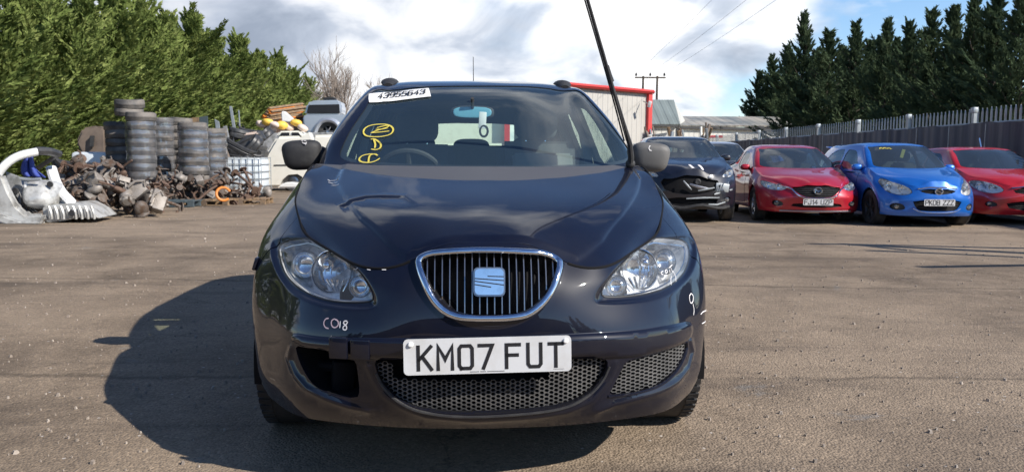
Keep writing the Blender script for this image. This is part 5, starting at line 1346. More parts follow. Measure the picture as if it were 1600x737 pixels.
# telegraph pole with two uprights
te = empty('telegraph_pole', (0, 0, 0), 0, 'twin wooden telegraph pole with crossarm and insulators above the barn', 'telegraph pole')
for px_ in (1005, 1027):
    b_ = atd(px_, 121, 92); bm = bmesh.new(); b_tube(bm, [(b_[0], b_[1], 0), (b_[0], b_[1], b_[2]+.15)], [.17, .12], 8); fin('upright', bm, 'bark', te)
l, r_ = atd(992, 121.5, 92), atd(1040, 121.5, 92); bm = bmesh.new(); b_box(bm, (l+r_)/2, (r_[0]-l[0], .14, .16)); fin('crossarm', bm, 'bark', te)
ends = []
for px_ in (994, 1016, 1038):
    q = atd(px_, 119, 92); bm = bmesh.new(); b_tube(bm, [q, q+np.array([0, 0, .12]), q+np.array([0, 0, .35])], [.10, .13, .08], 8); fin('insulator', bm, 'matt', te); ends.append(q+np.array([0, 0, .35]))
for e_, px_, nm in zip(ends, (1105, 1157, 1202), ('left', 'middle', 'right')):
    q = atd(px_, 0, 47); d = q-e_; far = e_+d*1.6; pts = [e_+(far-e_)*t+np.array([0, 0, -1.2*4*t*(1-t)*.25]) for t in np.linspace(0, 1, 16)]
    bm = bmesh.new(); b_tube(bm, pts, .012, 4); tag(fin('power_line', bm, 'wire'), '%s one of the three thin overhead cables running up from the twin pole' % nm, 'cable', 'three overhead cables')

# ------------------------------------------------------------------ palisade fence (runs away beside the parked cars)
def fence():
    e = empty('palisade_fence', (0, 0, 0), 0, 'galvanised palisade fence backed by dark plastic sheet behind the parked cars', 'fence')
    X0 = lambda d: 11.73-.0497*d
    ang = math.atan2(1, -.0497); d0, d1 = 9.9, 62.0
    ux = Vector((-.0497, 1, 0)).normalized(); nrm = Vector((-ux.y, ux.x, 0))      # towards the yard (-x)
    def P(d, off=0.0, z=0.0): q = Vector((X0(d), d, z))+nrm*off; return q
    bm = bmesh.new(); i = 0; d = d0
    while d < d1:
        c = P(d, -.06); hh = 2.38+rng.uniform(-.012, .012); w = .041
        rows = [(0.0, w, 0), (hh-.16, w, 0), (hh-.10, w*1.0, .0), (hh-.02, w*.45, .012), (hh, .004, .02)]
        prev = None
        for z, ww, o_ in rows:                        # W-section pale: three verts per row, centre pushed forward
            r_ = [bm.verts.new(c+ux*(-ww)+Vector((0, 0, z))), bm.verts.new(c+nrm*.016+Vector((0, 0, z))), bm.verts.new(c+ux*ww+Vector((0, 0, z)))]
            if prev:
                bm.faces.new((prev[0], prev[1], r_[1], r_[0])); bm.faces.new((prev[1], prev[2], r_[2], r_[1]))
            prev = r_
        d += .158; i += 1
    pa = fin('pales', bm, 'galv', e, smooth=False); pa['kind'] = 'stuff'
    for z in (.35, 2.02):
        bm = bmesh.new(); b_tube(bm, [P(d0, -.02, z), P(d1, -.02, z)], .03, 4); fin('rail', bm, 'galv', e)
    k = 0; d = 18.3-2.75*3
    while d < d1:
        bm = bmesh.new(); b_box(bm, P(d, .0, 1.2), (.09, .10, 2.42), rotm(0, 0, ang)); b_box(bm, P(d, .02, 2.34), (.12, .11, .12), rotm(0, 0, ang), .01); fin('post', bm, 'galv', e); d += 2.75; k += 1
    # dark sheet hung on the yard side, gently rippled
    V, F = [], []; n = 900
    for i in range(n+1):
        d = d0+(d1-d0)*i/n; o_ = .10+.012*math.sin(d*7.1)+.012*math.sin(d*17.3+1)+.02*math.sin(d*2.3)
        top = 2.02+.02*math.sin(d*2.9)+.012*math.sin(d*9)
        for z in (0.02, .7, 1.4, top): V.append(P(d, o_*(1 if z > .1 else 1.3), z))
    for i in range(n):
        for j in range(3): F.append((i*4+j, i*4+j+1, i*4+j+5, i*4+j+4))
    raw('plastic_sheet', V, F, 'sheet', e, smooth=True)
    # pale lashings where the sheet is tied
    for d in np.arange(12.2, 44, 1.37):
        bm = bmesh.new(); b_box(bm, P(d, .135+.02*math.sin(d*2.3), 1.05), (.02, .012, 1.9), rotm(0, 0, ang)); fin('sheet_fold', bm, 'galv' if rng.random() < .5 else 'sheet', e)
fence()
hero = build_hero()

# ================================================================== other vehicles
def car(loc, rz, lab, group, pm, ymap, zmap, xs, lens=None, grille=(), plate=None, badge=None, drop=(9, 0), fog=None, chrome=None, wheel='satin', spokes=5, glass_m='darkglass2', detail=None, cat='car', mirror_m=None, r=.32, grille_m='blackp', roof_m=None, slats=True):
    R = empty('parked_car', loc, rz, lab, cat, group)
    yk = [0, .5, 1.0, 1.9, 2.8, 3.5, 4.02, 4.30]; zk = [0, .23, .55, .83, 1.06, 1.57]
    def wf(p):
        x, y, z = p; z2 = float(np.interp(z, zk, zmap)); y2 = float(np.interp(y, yk, ymap))
        if z > 1.1: z2 -= max(0, y-drop[0])*drop[1]*min(1, (z-1.1)/.35)
        return (x*xs, y2, z2)
    L, H, G = surfs(wf); Y = lambda y: float(np.interp(y, yk, ymap)); Z = lambda z: float(np.interp(z, zk, zmap))
    arF, arR = Y(.885), Y(3.46)
    regs = []
    def add(nm, pts, n=2, g=(0, 0)): regs.append((nm, chaikin(L.front(pts), n), g))
    for sg in (1, -1):
        regs.append(('af%d' % sg, L.side(circ(arF, r, r+.045, 20), sg), (0, 0))); regs.append(('ar%d' % sg, L.side(circ(arR, r, r+.045, 20), sg), (0, 0)))
        if lens: add('ln%d' % sg, [(sg*x, z) for x, z in lens], 1, (.8, 1.5))
        if fog: add('fg%d' % sg, [(sg*x, z) for x, z in fog])
    for i, gp in enumerate(grille): add('gr%d' % i, gp, 1)
    res = cut(L, regs, None, .06, .025, .004)
    skin('body', L, res['base'], pm, R, rim=.02); skin('inner_panel', L, res['base'], 'black', R, off=-.03, rim=0)
    for sg in (1, -1):
        k = 'ln%d' % sg
        if k in res:
            lo = skin('headlight', L, res[k], 'lens', R, off=.003, rim=.01); tray('lamp_housing', L, res[k], .07, 'lampdark', lo)
            uv = res[k][0]; c = L.pos(uv); 
            for t_, rad in ((.3, .055), (.7, .05)):
                xs_ = np.sort(np.abs(c[:, 0])); tx = xs_[0]+(xs_[-1]-xs_[0])*t_; j = np.argsort(np.abs(np.abs(c[:, 0])-tx))[:8]; q = Vector(c[j].mean(0)); 
                bm = bmesh.new(); m4 = Matrix.Translation(q+Vector((0, .045, 0))) @ Vector((0, -1, .05)).to_track_quat('Z', 'Y').to_matrix().to_4x4()
                b_lathe(bm, [(rad*math.sin(t), -.03*math.cos(t)) for t in np.linspace(0, math.pi/2, 6)]+[(rad*1.12, .005)], 20, m4); fin('reflector_bowl', bm, 'lampback', lo)
        k = 'fg%d' % sg
        if k in res:
            tray('fog_lamp_recess', L, res[k], .05, 'blackp', R); q = Vector(L.pos(res[k][0]).mean(0))
            bm = bmesh.new(); m4 = Matrix.Translation(q+Vector((0, .03, 0))) @ Matrix.Rotation(math.pi/2, 4, 'X'); b_lathe(bm, [(0, .012), (.035, .008), (.042, 0), (.042, -.02)], 18, m4); fin('fog_lamp', bm, 'lamp2', R)
    for i, gp in enumerate(grille):
        k = 'gr%d' % i
        if k not in res: continue
        t_ = tray('grille_recess', L, res[k], .05, 'black', R)
        xz = L.pos(ccw(regs[[q[0] for q in regs].index(k)][1]))[:, [0, 2]]; bm = bmesh.new(); z = xz[:, 1].min()+.02
        while slats and z < xz[:, 1].max()-.01:
            xx = [x0+(x1-x0)*(z-z0)/(z1-z0) for (x0, z0), (x1, z1) in zip(xz, np.roll(xz, -1, axis=0)) if (z0 > z) != (z1 > z)]
            if len(xx) >= 2:
                pts = L.pos(L.front([(x, z) for x in np.linspace(min(xx), max(xx), 9)]))+np.array([0, .02, 0]); b_tube(bm, pts, .006, 4)
            z += .032
        if len(bm.verts): g_ = fin('grille_slats', bm, grille_m, R)
        else: bm.free()
    if chrome:
        for c_ in chrome:
            pts = chaikin(L.front(c_[1:]), 2, False); on_line(L, resamp(pts, .03, False), c_[0], 'grille_trim', 'chrome', R, off=.004, seg=8)
    hr = cut(H, [], None, .07, .03); bn = skin('bonnet', H, hr['base'], pm, R, rim=.02)
    ws = G.fromidx(TPL['ws']); rg = [('ws', ws, (0, 0))]
    for sg in (1, -1):
        f = lambda pts: chaikin(G.side([(wf((.8, y, z))[1], wf((.8, y, z))[2]) for y, z in pts], sg), 1)
        rg += [('a%d' % sg, f([(1.70,1.035),(1.98,1.27),(2.20,1.41),(2.40,1.43),(2.66,1.44),(2.64,1.03)]), (0, 0)),
               ('b%d' % sg, f([(2.73,1.035),(2.74,1.44),(3.05,1.44),(3.30,1.41),(3.56,1.32),(3.66,1.12),(3.60,1.08)]), (0, 0))]
    rg.append(('rw', chaikin(G.rear([(-.5*xs, Z(1.16)), (-.46*xs, Z(1.36)), (.46*xs, Z(1.36)), (.5*xs, Z(1.16))]), 1), (0, 0)))
    gr = cut(G, rg, None, .07, .03)
    skin('cabin_shell', G, gr['base'], roof_m or pm, R, rim=.03, rim_mat='black'); skin('roof_lining', G, gr['base'], 'dash', R, off=-.035, rim=0)
    skin('windscreen', G, gr['ws'], glass_m, R, off=-.004, rim=0)
    for k in gr:
        if k[0] in 'ab' and k != 'base': skin('side_window', G, gr[k], glass_m, R, off=-.006, rim=0)
    if 'rw' in gr: skin('rear_window', G, gr['rw'], glass_m, R, off=-.006, rim=0)
    bm = bmesh.new(); prism_yz(bm, [(Y(1.05), Z(.8)), (Y(1.05), Z(.98)), (Y(1.5), Z(1.0)), (Y(1.7), Z(.9))], -.68*xs, .68*xs, .02); fin('dashboard', bm, 'dash', R)
    bm = bmesh.new(); b_box(bm, (0, Y(2.6), Z(.5)), (1.4*xs, Y(3.9)-Y(1.2), .06)); fin('cabin_floor', bm, 'dash', R)
    for x_ in (-.36, .36): make_seat(R, x_*xs, Y(2.15), Z(.5)-.05, 'seat', 'seat', Z(1.22)-.02)
    bm = bmesh.new(); b_box(bm, (0, Y(3.2), Z(.93)), (1.25*xs, .15, .5), rotm(-.2), .05); fin('rear_seat', bm, 'seat', R)
    for sg in (1, -1):
        bm = bmesh.new(); b_super(bm, (sg*.885*xs, Y(1.55), Z(1.08)), (.095, .06, .062), 2.5); b_tube(bm, [(sg*.76*xs, Y(1.6), Z(1.03)), (sg*.84*xs, Y(1.56), Z(1.06))], .03, 8); mo = fin('door_mirror', bm, mirror_m or pm, R)
        bm = bmesh.new(); b_super(bm, (sg*.885*xs, Y(1.55)+.062, Z(1.08)), (.08, .004, .05), 3.0); fin('mirror_glass', bm, 'chrome', mo)
        make_wheel(R, sg*(.885*xs-.115), arF, r, .20, spokes, wheel, sg); make_wheel(R, sg*(.885*xs-.115), arR, r, .20, spokes, wheel, sg)
        for yy in (arF, arR):
            bm = bmesh.new(); pts = [(yy+(r+.06)*math.cos(t), r+(r+.06)*math.sin(t)) for t in np.linspace(-.15, math.pi+.15, 20)]
            for (y0, z0), (y1, z1) in zip(pts[:-1], pts[1:]): bm.faces.new([bm.verts.new((sg*x*xs, y, z)) for x, y, z in ((.50, y0, z0), (.85, y0, z0), (.85, y1, z1), (.50, y1, z1))])
            bmesh.ops.remove_doubles(bm, verts=bm.verts[:], dist=1e-4); fin('arch_liner', bm, 'black', R)
        d_ = L.pos(L.side([(Y(1.55), z) for z in np.linspace(Z(.35), Z(.97), 8)], sg))
        for y0 in (1.56, 2.68):
            ln_ = L.side([(Y(y0), z) for z in np.linspace(Z(.33), Z(.97), 10)], sg); on_line(L, ln_, .004, 'door_gap', 'black', R, off=-.001, seg=4)
        bm = bmesh.new(); yy = Y(2.42); b_tube(bm, [(.885*xs*sg, yy-.09, Z(.88)), (.905*xs*sg, yy-.06, Z(.885)), (.905*xs*sg, yy+.06, Z(.885)), (.885*xs*sg, yy+.09, Z(.88))], .012, 6); fin('door_handle', bm, pm, R)
    bm = bmesh.new(); b_box(bm, (0, Y(2.2), .28), (1.3*xs, Y(3.9)-Y(.3), .06)); b_box(bm, (0, Y(.8), .5), (.98*xs, .9, .3)); fin('underbody', bm, 'black', R)
    if plate:
        y = L.pos(L.front([(plate[1], plate[2])]))[0][1]-.02
        make_plate(R, (plate[1], y, plate[2]), .52, .112, plate[0], (1, 0, 0), (0, 0, 1), (0, -1, 0))
    if badge:
        q = Vector(L.pos(L.front([(0, badge[0])]))[0]) if badge[0] < Z(.83)-.02 else Vector(wf((0, .115, badge[0])))
        m4 = Matrix.Translation(q+Vector((0, -.004, 0))) @ Matrix.Rotation(math.pi/2, 4, 'X'); rb = badge[1]
        bm = bmesh.new(); b_tube(bm, [m4 @ Vector((rb*math.cos(t), rb*.80*math.sin(t), 0)) for t in np.linspace(0, 2*math.pi, 28)[:-1]], .010, 6, closed=True)
        for pl in badge[2]: b_tube(bm, [m4 @ Vector((a*rb, b*rb, .004)) for a, b in pl], .009, 5)
        b_lathe(bm, [(0, -.012), (rb*.95, -.012), (rb*.95, -.004), (0, -.004)], 24, m4 @ Matrix.Diagonal((1, .8, 1, 1)), 1)
        fin('badge', bm, ['chrome', 'blackp'], R)
    if detail: detail(R, L, H, G, wf)
    return R
def place(px_, d): q = atd(px_, 252, d); return (q[0], q[1], 0)
# red saloon
def mz(R, L, H, G, wf):
    bm = bmesh.new(); pts = L.pos(L.front([(x, .235) for x in np.linspace(-.62, .62, 17)])); b_tube(bm, pts+np.array([0, -.012, 0]), .016, 6); fin('front_lip', bm, 'satin', R)
place_m = place(1281, 13.75)
car(place_m, -.085, 'metallic red saloon with chrome-edged grille, plate FJ14 UZP, beside the blue hatchback', 'parked cars in the right row', 'red',
    [0, .52, 1.22, 2.15, 2.95, 3.60, 4.45, 4.86], [0, .21, .50, .74, .985, 1.455], 1.035,
    lens=[(.47,.655),(.60,.70),(.74,.745),(.83,.765),(.84,.70),(.80,.63),(.68,.595),(.55,.60)],
    grille=[[(-.43,.665),(-.30,.675),(0,.68),(.30,.675),(.43,.665),(.40,.60),(.30,.52),(.18,.475),(-.18,.475),(-.30,.52),(-.40,.60)], [(-.46,.30),(-.40,.385),(.40,.385),(.46,.30)]],
    plate=('FJ14 UZP', 0, .40), badge=(.60, .070, [[(-.75, -.55), (-.6, .25), (0, -.25), (.6, .25), (.75, -.55)]]), drop=(2.8, .22),
    fog=[(.56,.33),(.58,.40),(.72,.43),(.74,.35),(.66,.31)], chrome=[(.013, (-.52,.655), (-.44,.64), (-.38,.55), (-.28,.485), (-.15,.462), (.15,.462), (.28,.485), (.38,.55), (.44,.64), (.52,.655))], wheel='satin', detail=mz)
# blue hatchback
def cs(R, L, H, G, wf):
    bm = bmesh.new(); q = wf((0, 4.0, 1.50)); b_box(bm, (0, q[1]+.05, q[2]-.0), (1.05, .22, .03), rotm(.1), .01); fin('rear_spoiler', bm, 'blue', R)
    w = G; ribbon(w, [chaikin(w.front([(-.36,1.36),(-.33,1.39),(-.30,1.36),(-.27,1.39),(-.24,1.365),(-.20,1.38),(-.16,1.36)]), 1, False)], .018, 'marker_writing', 'yellow', R, .004)
    bm = bmesh.new(); b_box(bm, (.08, wf((0, 1.75, 0))[1]+.05, 1.28), (.06, .01, .16), rotm(.1, .2)); fin('hanging_tag', bm, 'yellow', R)
place_c = place(1471, 13.15)
car(place_c, -.02, 'bright blue hatchback with broad lower grille and plate PK08 ZZZ between two red cars', 'parked cars in the right row', 'blue',
    [0, .42, .88, 1.62, 2.4, 3.05, 3.62, 3.99], [0, .20, .50, .79, 1.0, 1.49], .965,
    lens=[(.40,.60),(.46,.70),(.58,.78),(.70,.83),(.76,.82),(.77,.70),(.72,.60),(.60,.555),(.48,.56)],
    grille=[[(-.33,.645),(0,.655),(.33,.645),(.26,.595),(.1,.57),(-.1,.57),(-.26,.595)], [(-.43,.475),(.43,.475),(.36,.33),(.26,.28),(-.26,.28),(-.36,.33)]],
    plate=('PK08 ZZZ', 0, .435), badge=(.62, .062, [[(-.8, .25), (-.1, .1), (.1, -.1), (.8, -.25)]]),
    fog=[(.50,.30),(.54,.40),(.66,.42),(.72,.36),(.68,.29)], chrome=[(.008, (-.40,.33), (-.27,.262), (.27,.262), (.40,.33)), (.012, (-.33,.665), (0,.68), (.33,.665))], wheel='blackp', detail=cs, r=.31)
# red hatchback at the frame's edge
place_a = place(1622, 13.55)
def asd(R, L, H, G, wf):
    bm = bmesh.new(); b_tube(bm, [wf((0, 1.95, 1.56)), (0, wf((0, 2.05, 0))[1], 1.60)], .012, 6); fin('aerial', bm, 'chrome', R)
car(place_a, -.05, 'bright red hatchback with dark-rimmed headlamp at the right end of the parked row', 'parked cars in the right row', 'red2',
    [0, .46, .98, 1.78, 2.55, 3.2, 3.85, 4.25], [0, .20, .52, .80, 1.0, 1.43], 1.0,
    lens=[(.46,.62),(.50,.70),(.60,.77),(.74,.80),(.82,.78),(.82,.68),(.74,.60),(.58,.57)],
    grille=[[(-.36,.66),(.36,.66),(.30,.56),(-.30,.56)], [(-.46,.44),(.46,.44),(.38,.28),(-.38,.28)]], fog=[(.56,.34),(.58,.42),(.70,.44),(.72,.34)],
    badge=(.63, .06, [[(-.8, .25), (-.1, .1), (.1, -.1), (.8, -.25)]]), chrome=[(.012, (-.36,.675), (0,.69), (.36,.675))], wheel='lampdark', detail=asd)
# crashed black crossover
def cx(R, L, H, G, wf):
    def P3(x, z, dy=-.02): q = L.pos(L.front([(x, z)]))[0]; return Vector((q[0], q[1]+dy, q[2]))
    rr = random.Random(3)
    for a, b, w_ in (((-.05, .70), (.30, .62), .028), ((.10, .585), (.40, .64), .018), ((-.16, .76), (-.02, .60), .02), ((.40, .52), (.78, .60), .02), ((-.1, .44), (.50, .46), .016), ((.30, .34), (.62, .38), .016)):
        bm = bmesh.new(); p, q = P3(*a), P3(*b); m = (p+q)/2+Vector((0, -.03, rr.uniform(-.03, .03))); b_tube(bm, [p, m, q], [w_*.6, w_, w_*.5], 6, flat=(1, .5)); fin('broken_trim', bm, 'satin' if w_ > .021 else 'galv', R)
    bm = bmesh.new(); 
    for k in range(5): b_box(bm, P3(.46+.05*k, .62+.012*k, .0), (.012, .03, .15), rotm(0, .25, 0), .003)
    b_box(bm, P3(.56, .64, .01), (.26, .02, .15), rotm(0, .12, .25), .01); fin('crushed_grille', bm, 'galv', R)
    bm = bmesh.new(); m4 = Matrix.Translation(P3(.10, .74, .04)) @ Matrix.Rotation(math.pi/2, 4, 'X'); b_lathe(bm, [(0, .01), (.04, .02), (.06, 0), (.06, -.04)], 16, m4); fin('horn', bm, 'matt', R)
    for x in (.0, .17):
        uv = H.top([(x*1.0-.02, .30), (x*1.0+.03, .12)]); ribbon(H, [uv], .045, 'paint_chip', 'chalk', R, .004)
    bm = bmesh.new(); b_super(bm, P3(.33, .83, -.02), (.045, .02, .03), 2.2); fin('broken_lamp_glass', bm, 'label', R)
    bm = bmesh.new()
    pts = [P3(x, .30+.03*math.sin(x*9), -.03) for x in np.linspace(-.7, .7, 12)]; b_tube(bm, pts, .03, 6); fin('sagging_bumper', bm, 'matt', R)
place_s = place(1083, 13.9)
car(place_s, -.06, 'black crossover with smashed front end and sagging bumper, leftmost of the parked row', 'parked cars in the right row', 'navy2',
    [0, .44, .98, 1.85, 2.7, 3.35, 3.95, 4.3], [0, .25, .62, .97, 1.17, 1.62], 1.01,
    lens=[(.56,.82),(.62,.90),(.76,.97),(.85,.96),(.84,.88),(.72,.82)], grille=[[(-.58,.80),(-.2,.85),(.3,.80),(.52,.76),(.46,.58),(.0,.50),(-.46,.55)], [(-.5,.46),(.5,.46),(.42,.32),(-.42,.32)]], fog=[(.56,.36),(.58,.46),(.74,.48),(.74,.38)],
    wheel='satin', detail=cx, mirror_m='navy2', r=.34, slats=False)
# pale-roofed people carrier behind it, and a low blue car further back
car(place(1142, 19.5), -.06, 'dark people carrier with pale roof standing behind the crashed black crossover', None, 'navy2',
    [0, .46, .98, 1.75, 2.7, 3.4, 4.0, 4.4], [0, .22, .56, .92, 1.12, 1.66], 1.0, lens=[(.50,.72),(.62,.80),(.80,.82),(.78,.70),(.60,.66)], roof_m='silver')
car(place(1306, 20.5), .25, 'bright blue car mostly hidden between the red saloon and the blue hatchback', None, 'blue',
    [0, .46, .98, 1.75, 2.7, 3.4, 4.0, 4.3], [0, .20, .52, .80, .98, 1.40], .97, lens=[(.46,.60),(.60,.70),(.78,.74),(.74,.60)])

# ================================================================== the left side: wreck, scrap, tyres, van
def pxp(pts, d): return [atd(a, b, d) for a, b in pts]
def px_prism(name, pts, d, depth, m, parent=None, bev=0.02, smooth=False, tilt=0.0):
    """solid whose front outline is traced at distance d, with its own depth away from the camera"""
    q = pxp(pts, d); bm = bmesh.new(); vs = [bm.verts.new((p[0], p[1]+tilt*(p[2]), p[2])) for p in q]; f = bm.faces.new(vs)
    r = bmesh.ops.extrude_face_region(bm, geom=[f]); c = np.mean(q, axis=0); di = Vector((c[0]/c[1]*.35, 1, 0)).normalized()
    bmesh.ops.translate(bm, vec=di*depth, verts=[v for v in r['geom'] if isinstance(v, bmesh.types.BMVert)])
    if bev: bmesh.ops.bevel(bm, geom=bm.edges[:], offset=bev, segments=2, affect='EDGES', clamp_overlap=True)
    return fin(name, bm, m, parent, smooth=smooth or bev > 0, angle=40)
def px_tube(name, pts, ds, r, m, parent=None, seg=8, flat=None):
    q = [atd(a, b, d) for (a, b), d in zip(pts, ds if isinstance(ds, (list, tuple)) else [ds]*len(pts))]
    bm = bmesh.new(); b_tube(bm, chaikin(np.array(q), 2, False), r, seg, flat=flat); return fin(name, bm, m, parent)
def wreck():
    e = empty('car_wreck', tuple(ground_pt(40, 352)), 0, 'silver rear end cut off a car, blue cloth inside, lying at the left frame edge', 'car wreck')
    inv = Matrix.Translation(-Vector(e.location))
    ch = []
    D = 13.0
    ch.append(px_tube('roof_frame', [(-30, 300), (-8, 280), (6, 258), (28, 243), (58, 237)], [D, D, D, D+.1, D+.3], .065, 'white', seg=10, flat=(1, 1.3)))
    ch.append(px_tube('roof_frame', [(56, 236), (76, 236), (92, 241)], [D+.3, D+.5, D+.7], .07, 'blackp', seg=8, flat=(1, 1.2)))
    ch.append(px_tube('roof_bar', [(92, 241), (60, 262), (42, 272)], [D+.7, D+1.2, D+1.4], .04, 'blackp'))
    ch.append(px_prism('side_panel', [(-30, 282), (2, 270), (14, 300), (26, 322), (40, 334), (66, 334), (70, 347), (60, 352), (14, 354), (-6, 340), (-30, 335)], D-.1, .18, 'primer', bev=.05))
    ch.append(px_prism('inner_wing', [(8, 268), (30, 276), (36, 300), (34, 326), (26, 326), (14, 300)], D+.25, .05, 'wreckgrey', bev=.01))
    ch.append(px_prism('floor_panel', [(66, 324), (80, 320), (120, 317), (144, 330), (156, 341), (140, 341), (122, 340), (104, 344), (78, 348), (68, 346)], D+.05, 1.0, 'primer', bev=.015))
    for k in range(8):
        x = 76+k*9.5; ch.append(px_tube('floor_rib', [(x, 322), (x+4, 332), (x+5, 342)], [D+.0, D-.02, D], .022, 'primer', seg=6))
    ch.append(px_tube('rear_pillar', [(80, 262), (86, 282), (96, 300), (111, 315)], [D+.9, D+.7, D+.5, D+.3], [.05]*10, 'white', flat=(1, 1.6)) if False else px_tube('rear_pillar', [(80, 262), (86, 282), (96, 300), (111, 315)], [D+.9, D+.7, D+.5, D+.3], .055, 'white', flat=(1, 1.6)))
    ch.append(px_prism('pillar_panel', [(72, 262), (80, 262), (95, 300), (108, 314), (84, 314), (76, 290)], D+.8, .06, 'wreckgrey', bev=.01))
    bm = bmesh.new(); q = atd(70, 304, D+.4); b_blob(bm, q, (.28, .40, .24), rotm(0, .5), 3, .22, seed=3); ch.append(fin('wheel_housing', bm, 'primer'))
    bm = bmesh.new(); q = atd(45, 306, D+.9); b_blob(bm, q, (.45, .5, .30), None, 3, .15, seed=5); ch.append(fin('boot_well', bm, 'wreckgrey'))
    ch.append(px_tube('strut', [(40, 284), (40, 300), (41, 312)], D+.2, .025, 'white')); ch.append(px_tube('cross_bar', [(32, 279), (48, 281), (64, 280)], D+.15, .028, 'galv'))
    for (a, b) in ((24, 298), (22, 310), (78, 288), (112, 333), (88, 344)):
        bm = bmesh.new(); q = atd(a, b, D-.04 if a > 100 else D+.2); m4 = Matrix.Translation(q) @ Matrix.Rotation(math.pi/2, 4, 'X'); b_lathe(bm, [(0, .01), (.05, .01), (.055, 0), (.05, -.02)], 12, m4); ch.append(fin('grommet', bm, 'matt'))
    ch.append(px_prism('valance', [(-30, 338), (10, 352), (62, 352), (70, 340), (66, 334), (60, 344), (30, 345), (4, 336), (-30, 326)], D-.22, .14, 'primer', bev=.03))
    # loose wiring and seat-belt remains
    for k in range(5):
        x = 30+k*6; ch.append(px_tube('loose_cable', [(x, 300+k*3), (x+6, 316), (x-4, 326), (x+5, 332)], D+.15, .012, 'blackp', seg=5))
    for o in ch: o.parent = e; o.matrix_parent_inverse = inv
    # blue cloth hanging in the boot opening (a separate thing)
    V, F = [], []; nx, nz = 14, 12
    L_ = [(38, 243), (36, 252), (34, 262), (34, 270), (40, 276)]; R_ = [(50, 245), (53, 257), (58, 266), (66, 272), (72, 277)]
    Lc, Rc = resamp(np.array(L_, float), 3, False), resamp(np.array(R_, float), 3, False)
    for j in range(nz):
        a = Lc[int(j*(len(Lc)-1)/(nz-1))]; b = Rc[int(j*(len(Rc)-1)/(nz-1))]
        for i in range(nx): t = i/(nx-1); p = a*(1-t)+b*t; V.append(atd(p[0], p[1], D+.55+.05*math.sin(t*13+j*.3)))
    for j in range(nz-1):
        for i in range(nx-1): F.append((j*nx+i, j*nx+i+1, (j+1)*nx+i+1, (j+1)*nx+i))
    o = raw('cloth', V, F, 'bluecloth', smooth=True); s_ = o.modifiers.new('th', 'SOLIDIFY'); s_.thickness = .015
    tag(o, 'deep blue cloth hanging inside the cut-off silver car rear', 'cloth')
wreck()
# tyres ---------------------------------------------------------------
def tyre_mesh(r, w, seed):
    bm = bmesh.new(); ri = r*.62
    b_lathe(bm, [(ri, -w*.34), (ri*1.06, -w*.47), (r*.84, -w*.52), (r*.95, -w*.48), (r, -w*.36), (r*.985, -w*.12), (r, -w*.1), (r, w*.1), (r*.985, w*.12), (r, w*.36), (r*.95, w*.48), (r*.84, w*.52), (ri*1.06, w*.47), (ri, w*.34)], 40)
    rr = random.Random(seed)
    for v in bm.verts: v.co.z += .008*math.sin(math.atan2(v.co.y, v.co.x)*2+seed); v.co.x *= 1+.01*math.sin(v.co.z*20+seed)
    me = bpy.data.meshes.new('tyre'); 
    for f in bm.faces: f.smooth = True
    bm.to_mesh(me); bm.free(); me.materials.append(MT['tyregrey']); return me
MT['tyregrey'] = mat('dusty_tyre_rubber', (.060, .058, .057), .65, noise=(2.2, (.20, .175, .15), .42, .68), bump=(45, .5))
TY = [tyre_mesh(.335, .205, 1), tyre_mesh(.35, .22, 2), tyre_mesh(.325, .195, 3)]
def stack(px_, d, n, z0, wrap, label, group, rs=1.0, lean=0.0, wrange=None):
    c = atd(px_, 252, d); z = z0; rr = random.Random(int(px_*7)); r_ = []
    for i in range(n):
        me = TY[rr.randrange(3)]; h = (.205, .22, .195)[TY.index(me)]*rs
        o = bpy.data.objects.new('tyre', me); link(o); o.location = (c[0]+rr.uniform(-.04, .04)*(1 if not wrap else .4)+lean*i, c[1]+rr.uniform(-.04, .04)*(1 if not wrap else .4), z+h/2); o.rotation_euler = (rr.uniform(-.02, .02), rr.uniform(-.02, .02), rr.uniform(0, 6)); o.scale = (rs, rs, rs)
        tag(o, label, 'tyre', group); z += h*.985
    if wrap:
        w0, w1 = wrange or (z0, z); seg, nz = 40, 26; V, F = [], []
        for j in range(nz):
            zz = w0+(w1-w0)*j/(nz-1)
            for k in range(seg):
                a = 2*math.pi*k/seg; R_ = (.352+.010*math.sin(zz*30.5)+.006*math.sin(a*5+zz*9)+.004*math.sin(a*11-zz*23))*rs
                V.append((c[0]+lean*(zz-z0)*5+math.cos(a)*R_, c[1]+math.sin(a)*R_, zz))
        for j in range(nz-1):
            for k in range(seg): F.append((j*seg+k, j*seg+(k+1) % seg, (j+1)*seg+(k+1) % seg, (j+1)*seg+k))
        o = raw('stretch_film', V, F, 'film', smooth=True); tag(o, wrap, 'plastic film')
    return z
stack(222, 19.2, 9, .35, 'clear stretch film wound round the tall tyre stack with bright glints', 'tyre in the tall glinting film-wrapped stack nearest the camera', 'tyres in the tall wrapped stack', 1.0, wrange=(.35, 2.0))
stack(188, 20.0, 9, .15, None, 'tyre in the dark unwrapped stack left of the glinting stack', 'tyres in the dark left stack')
zt = 2.08
for k, (dx, dz, rx) in enumerate(((0, 0, .04), (.02, .20, -.07))):
    c = atd(205, 252, 19.7); o = bpy.data.objects.new('tyre', TY[k]); link(o); o.location = (c[0]+dx, c[1], 2.26+dz); o.rotation_euler = (.05, rx, k); tag(o, ('lower', 'upper')[k]+' of two tilted tyres crowning the tallest stacks', 'tyre', None)
stack(252, 20.4, 9, .35, 'dull film round the short-shadowed tyre stack in the middle', 'tyre in the dull wrapped stack between the two glinting stacks', 'tyres in the middle stack', 1.0)
stack(283, 20.8, 10, .15, None, 'tyre in the dark stack just left of the second glinting stack', 'tyres behind the second glinting stack')
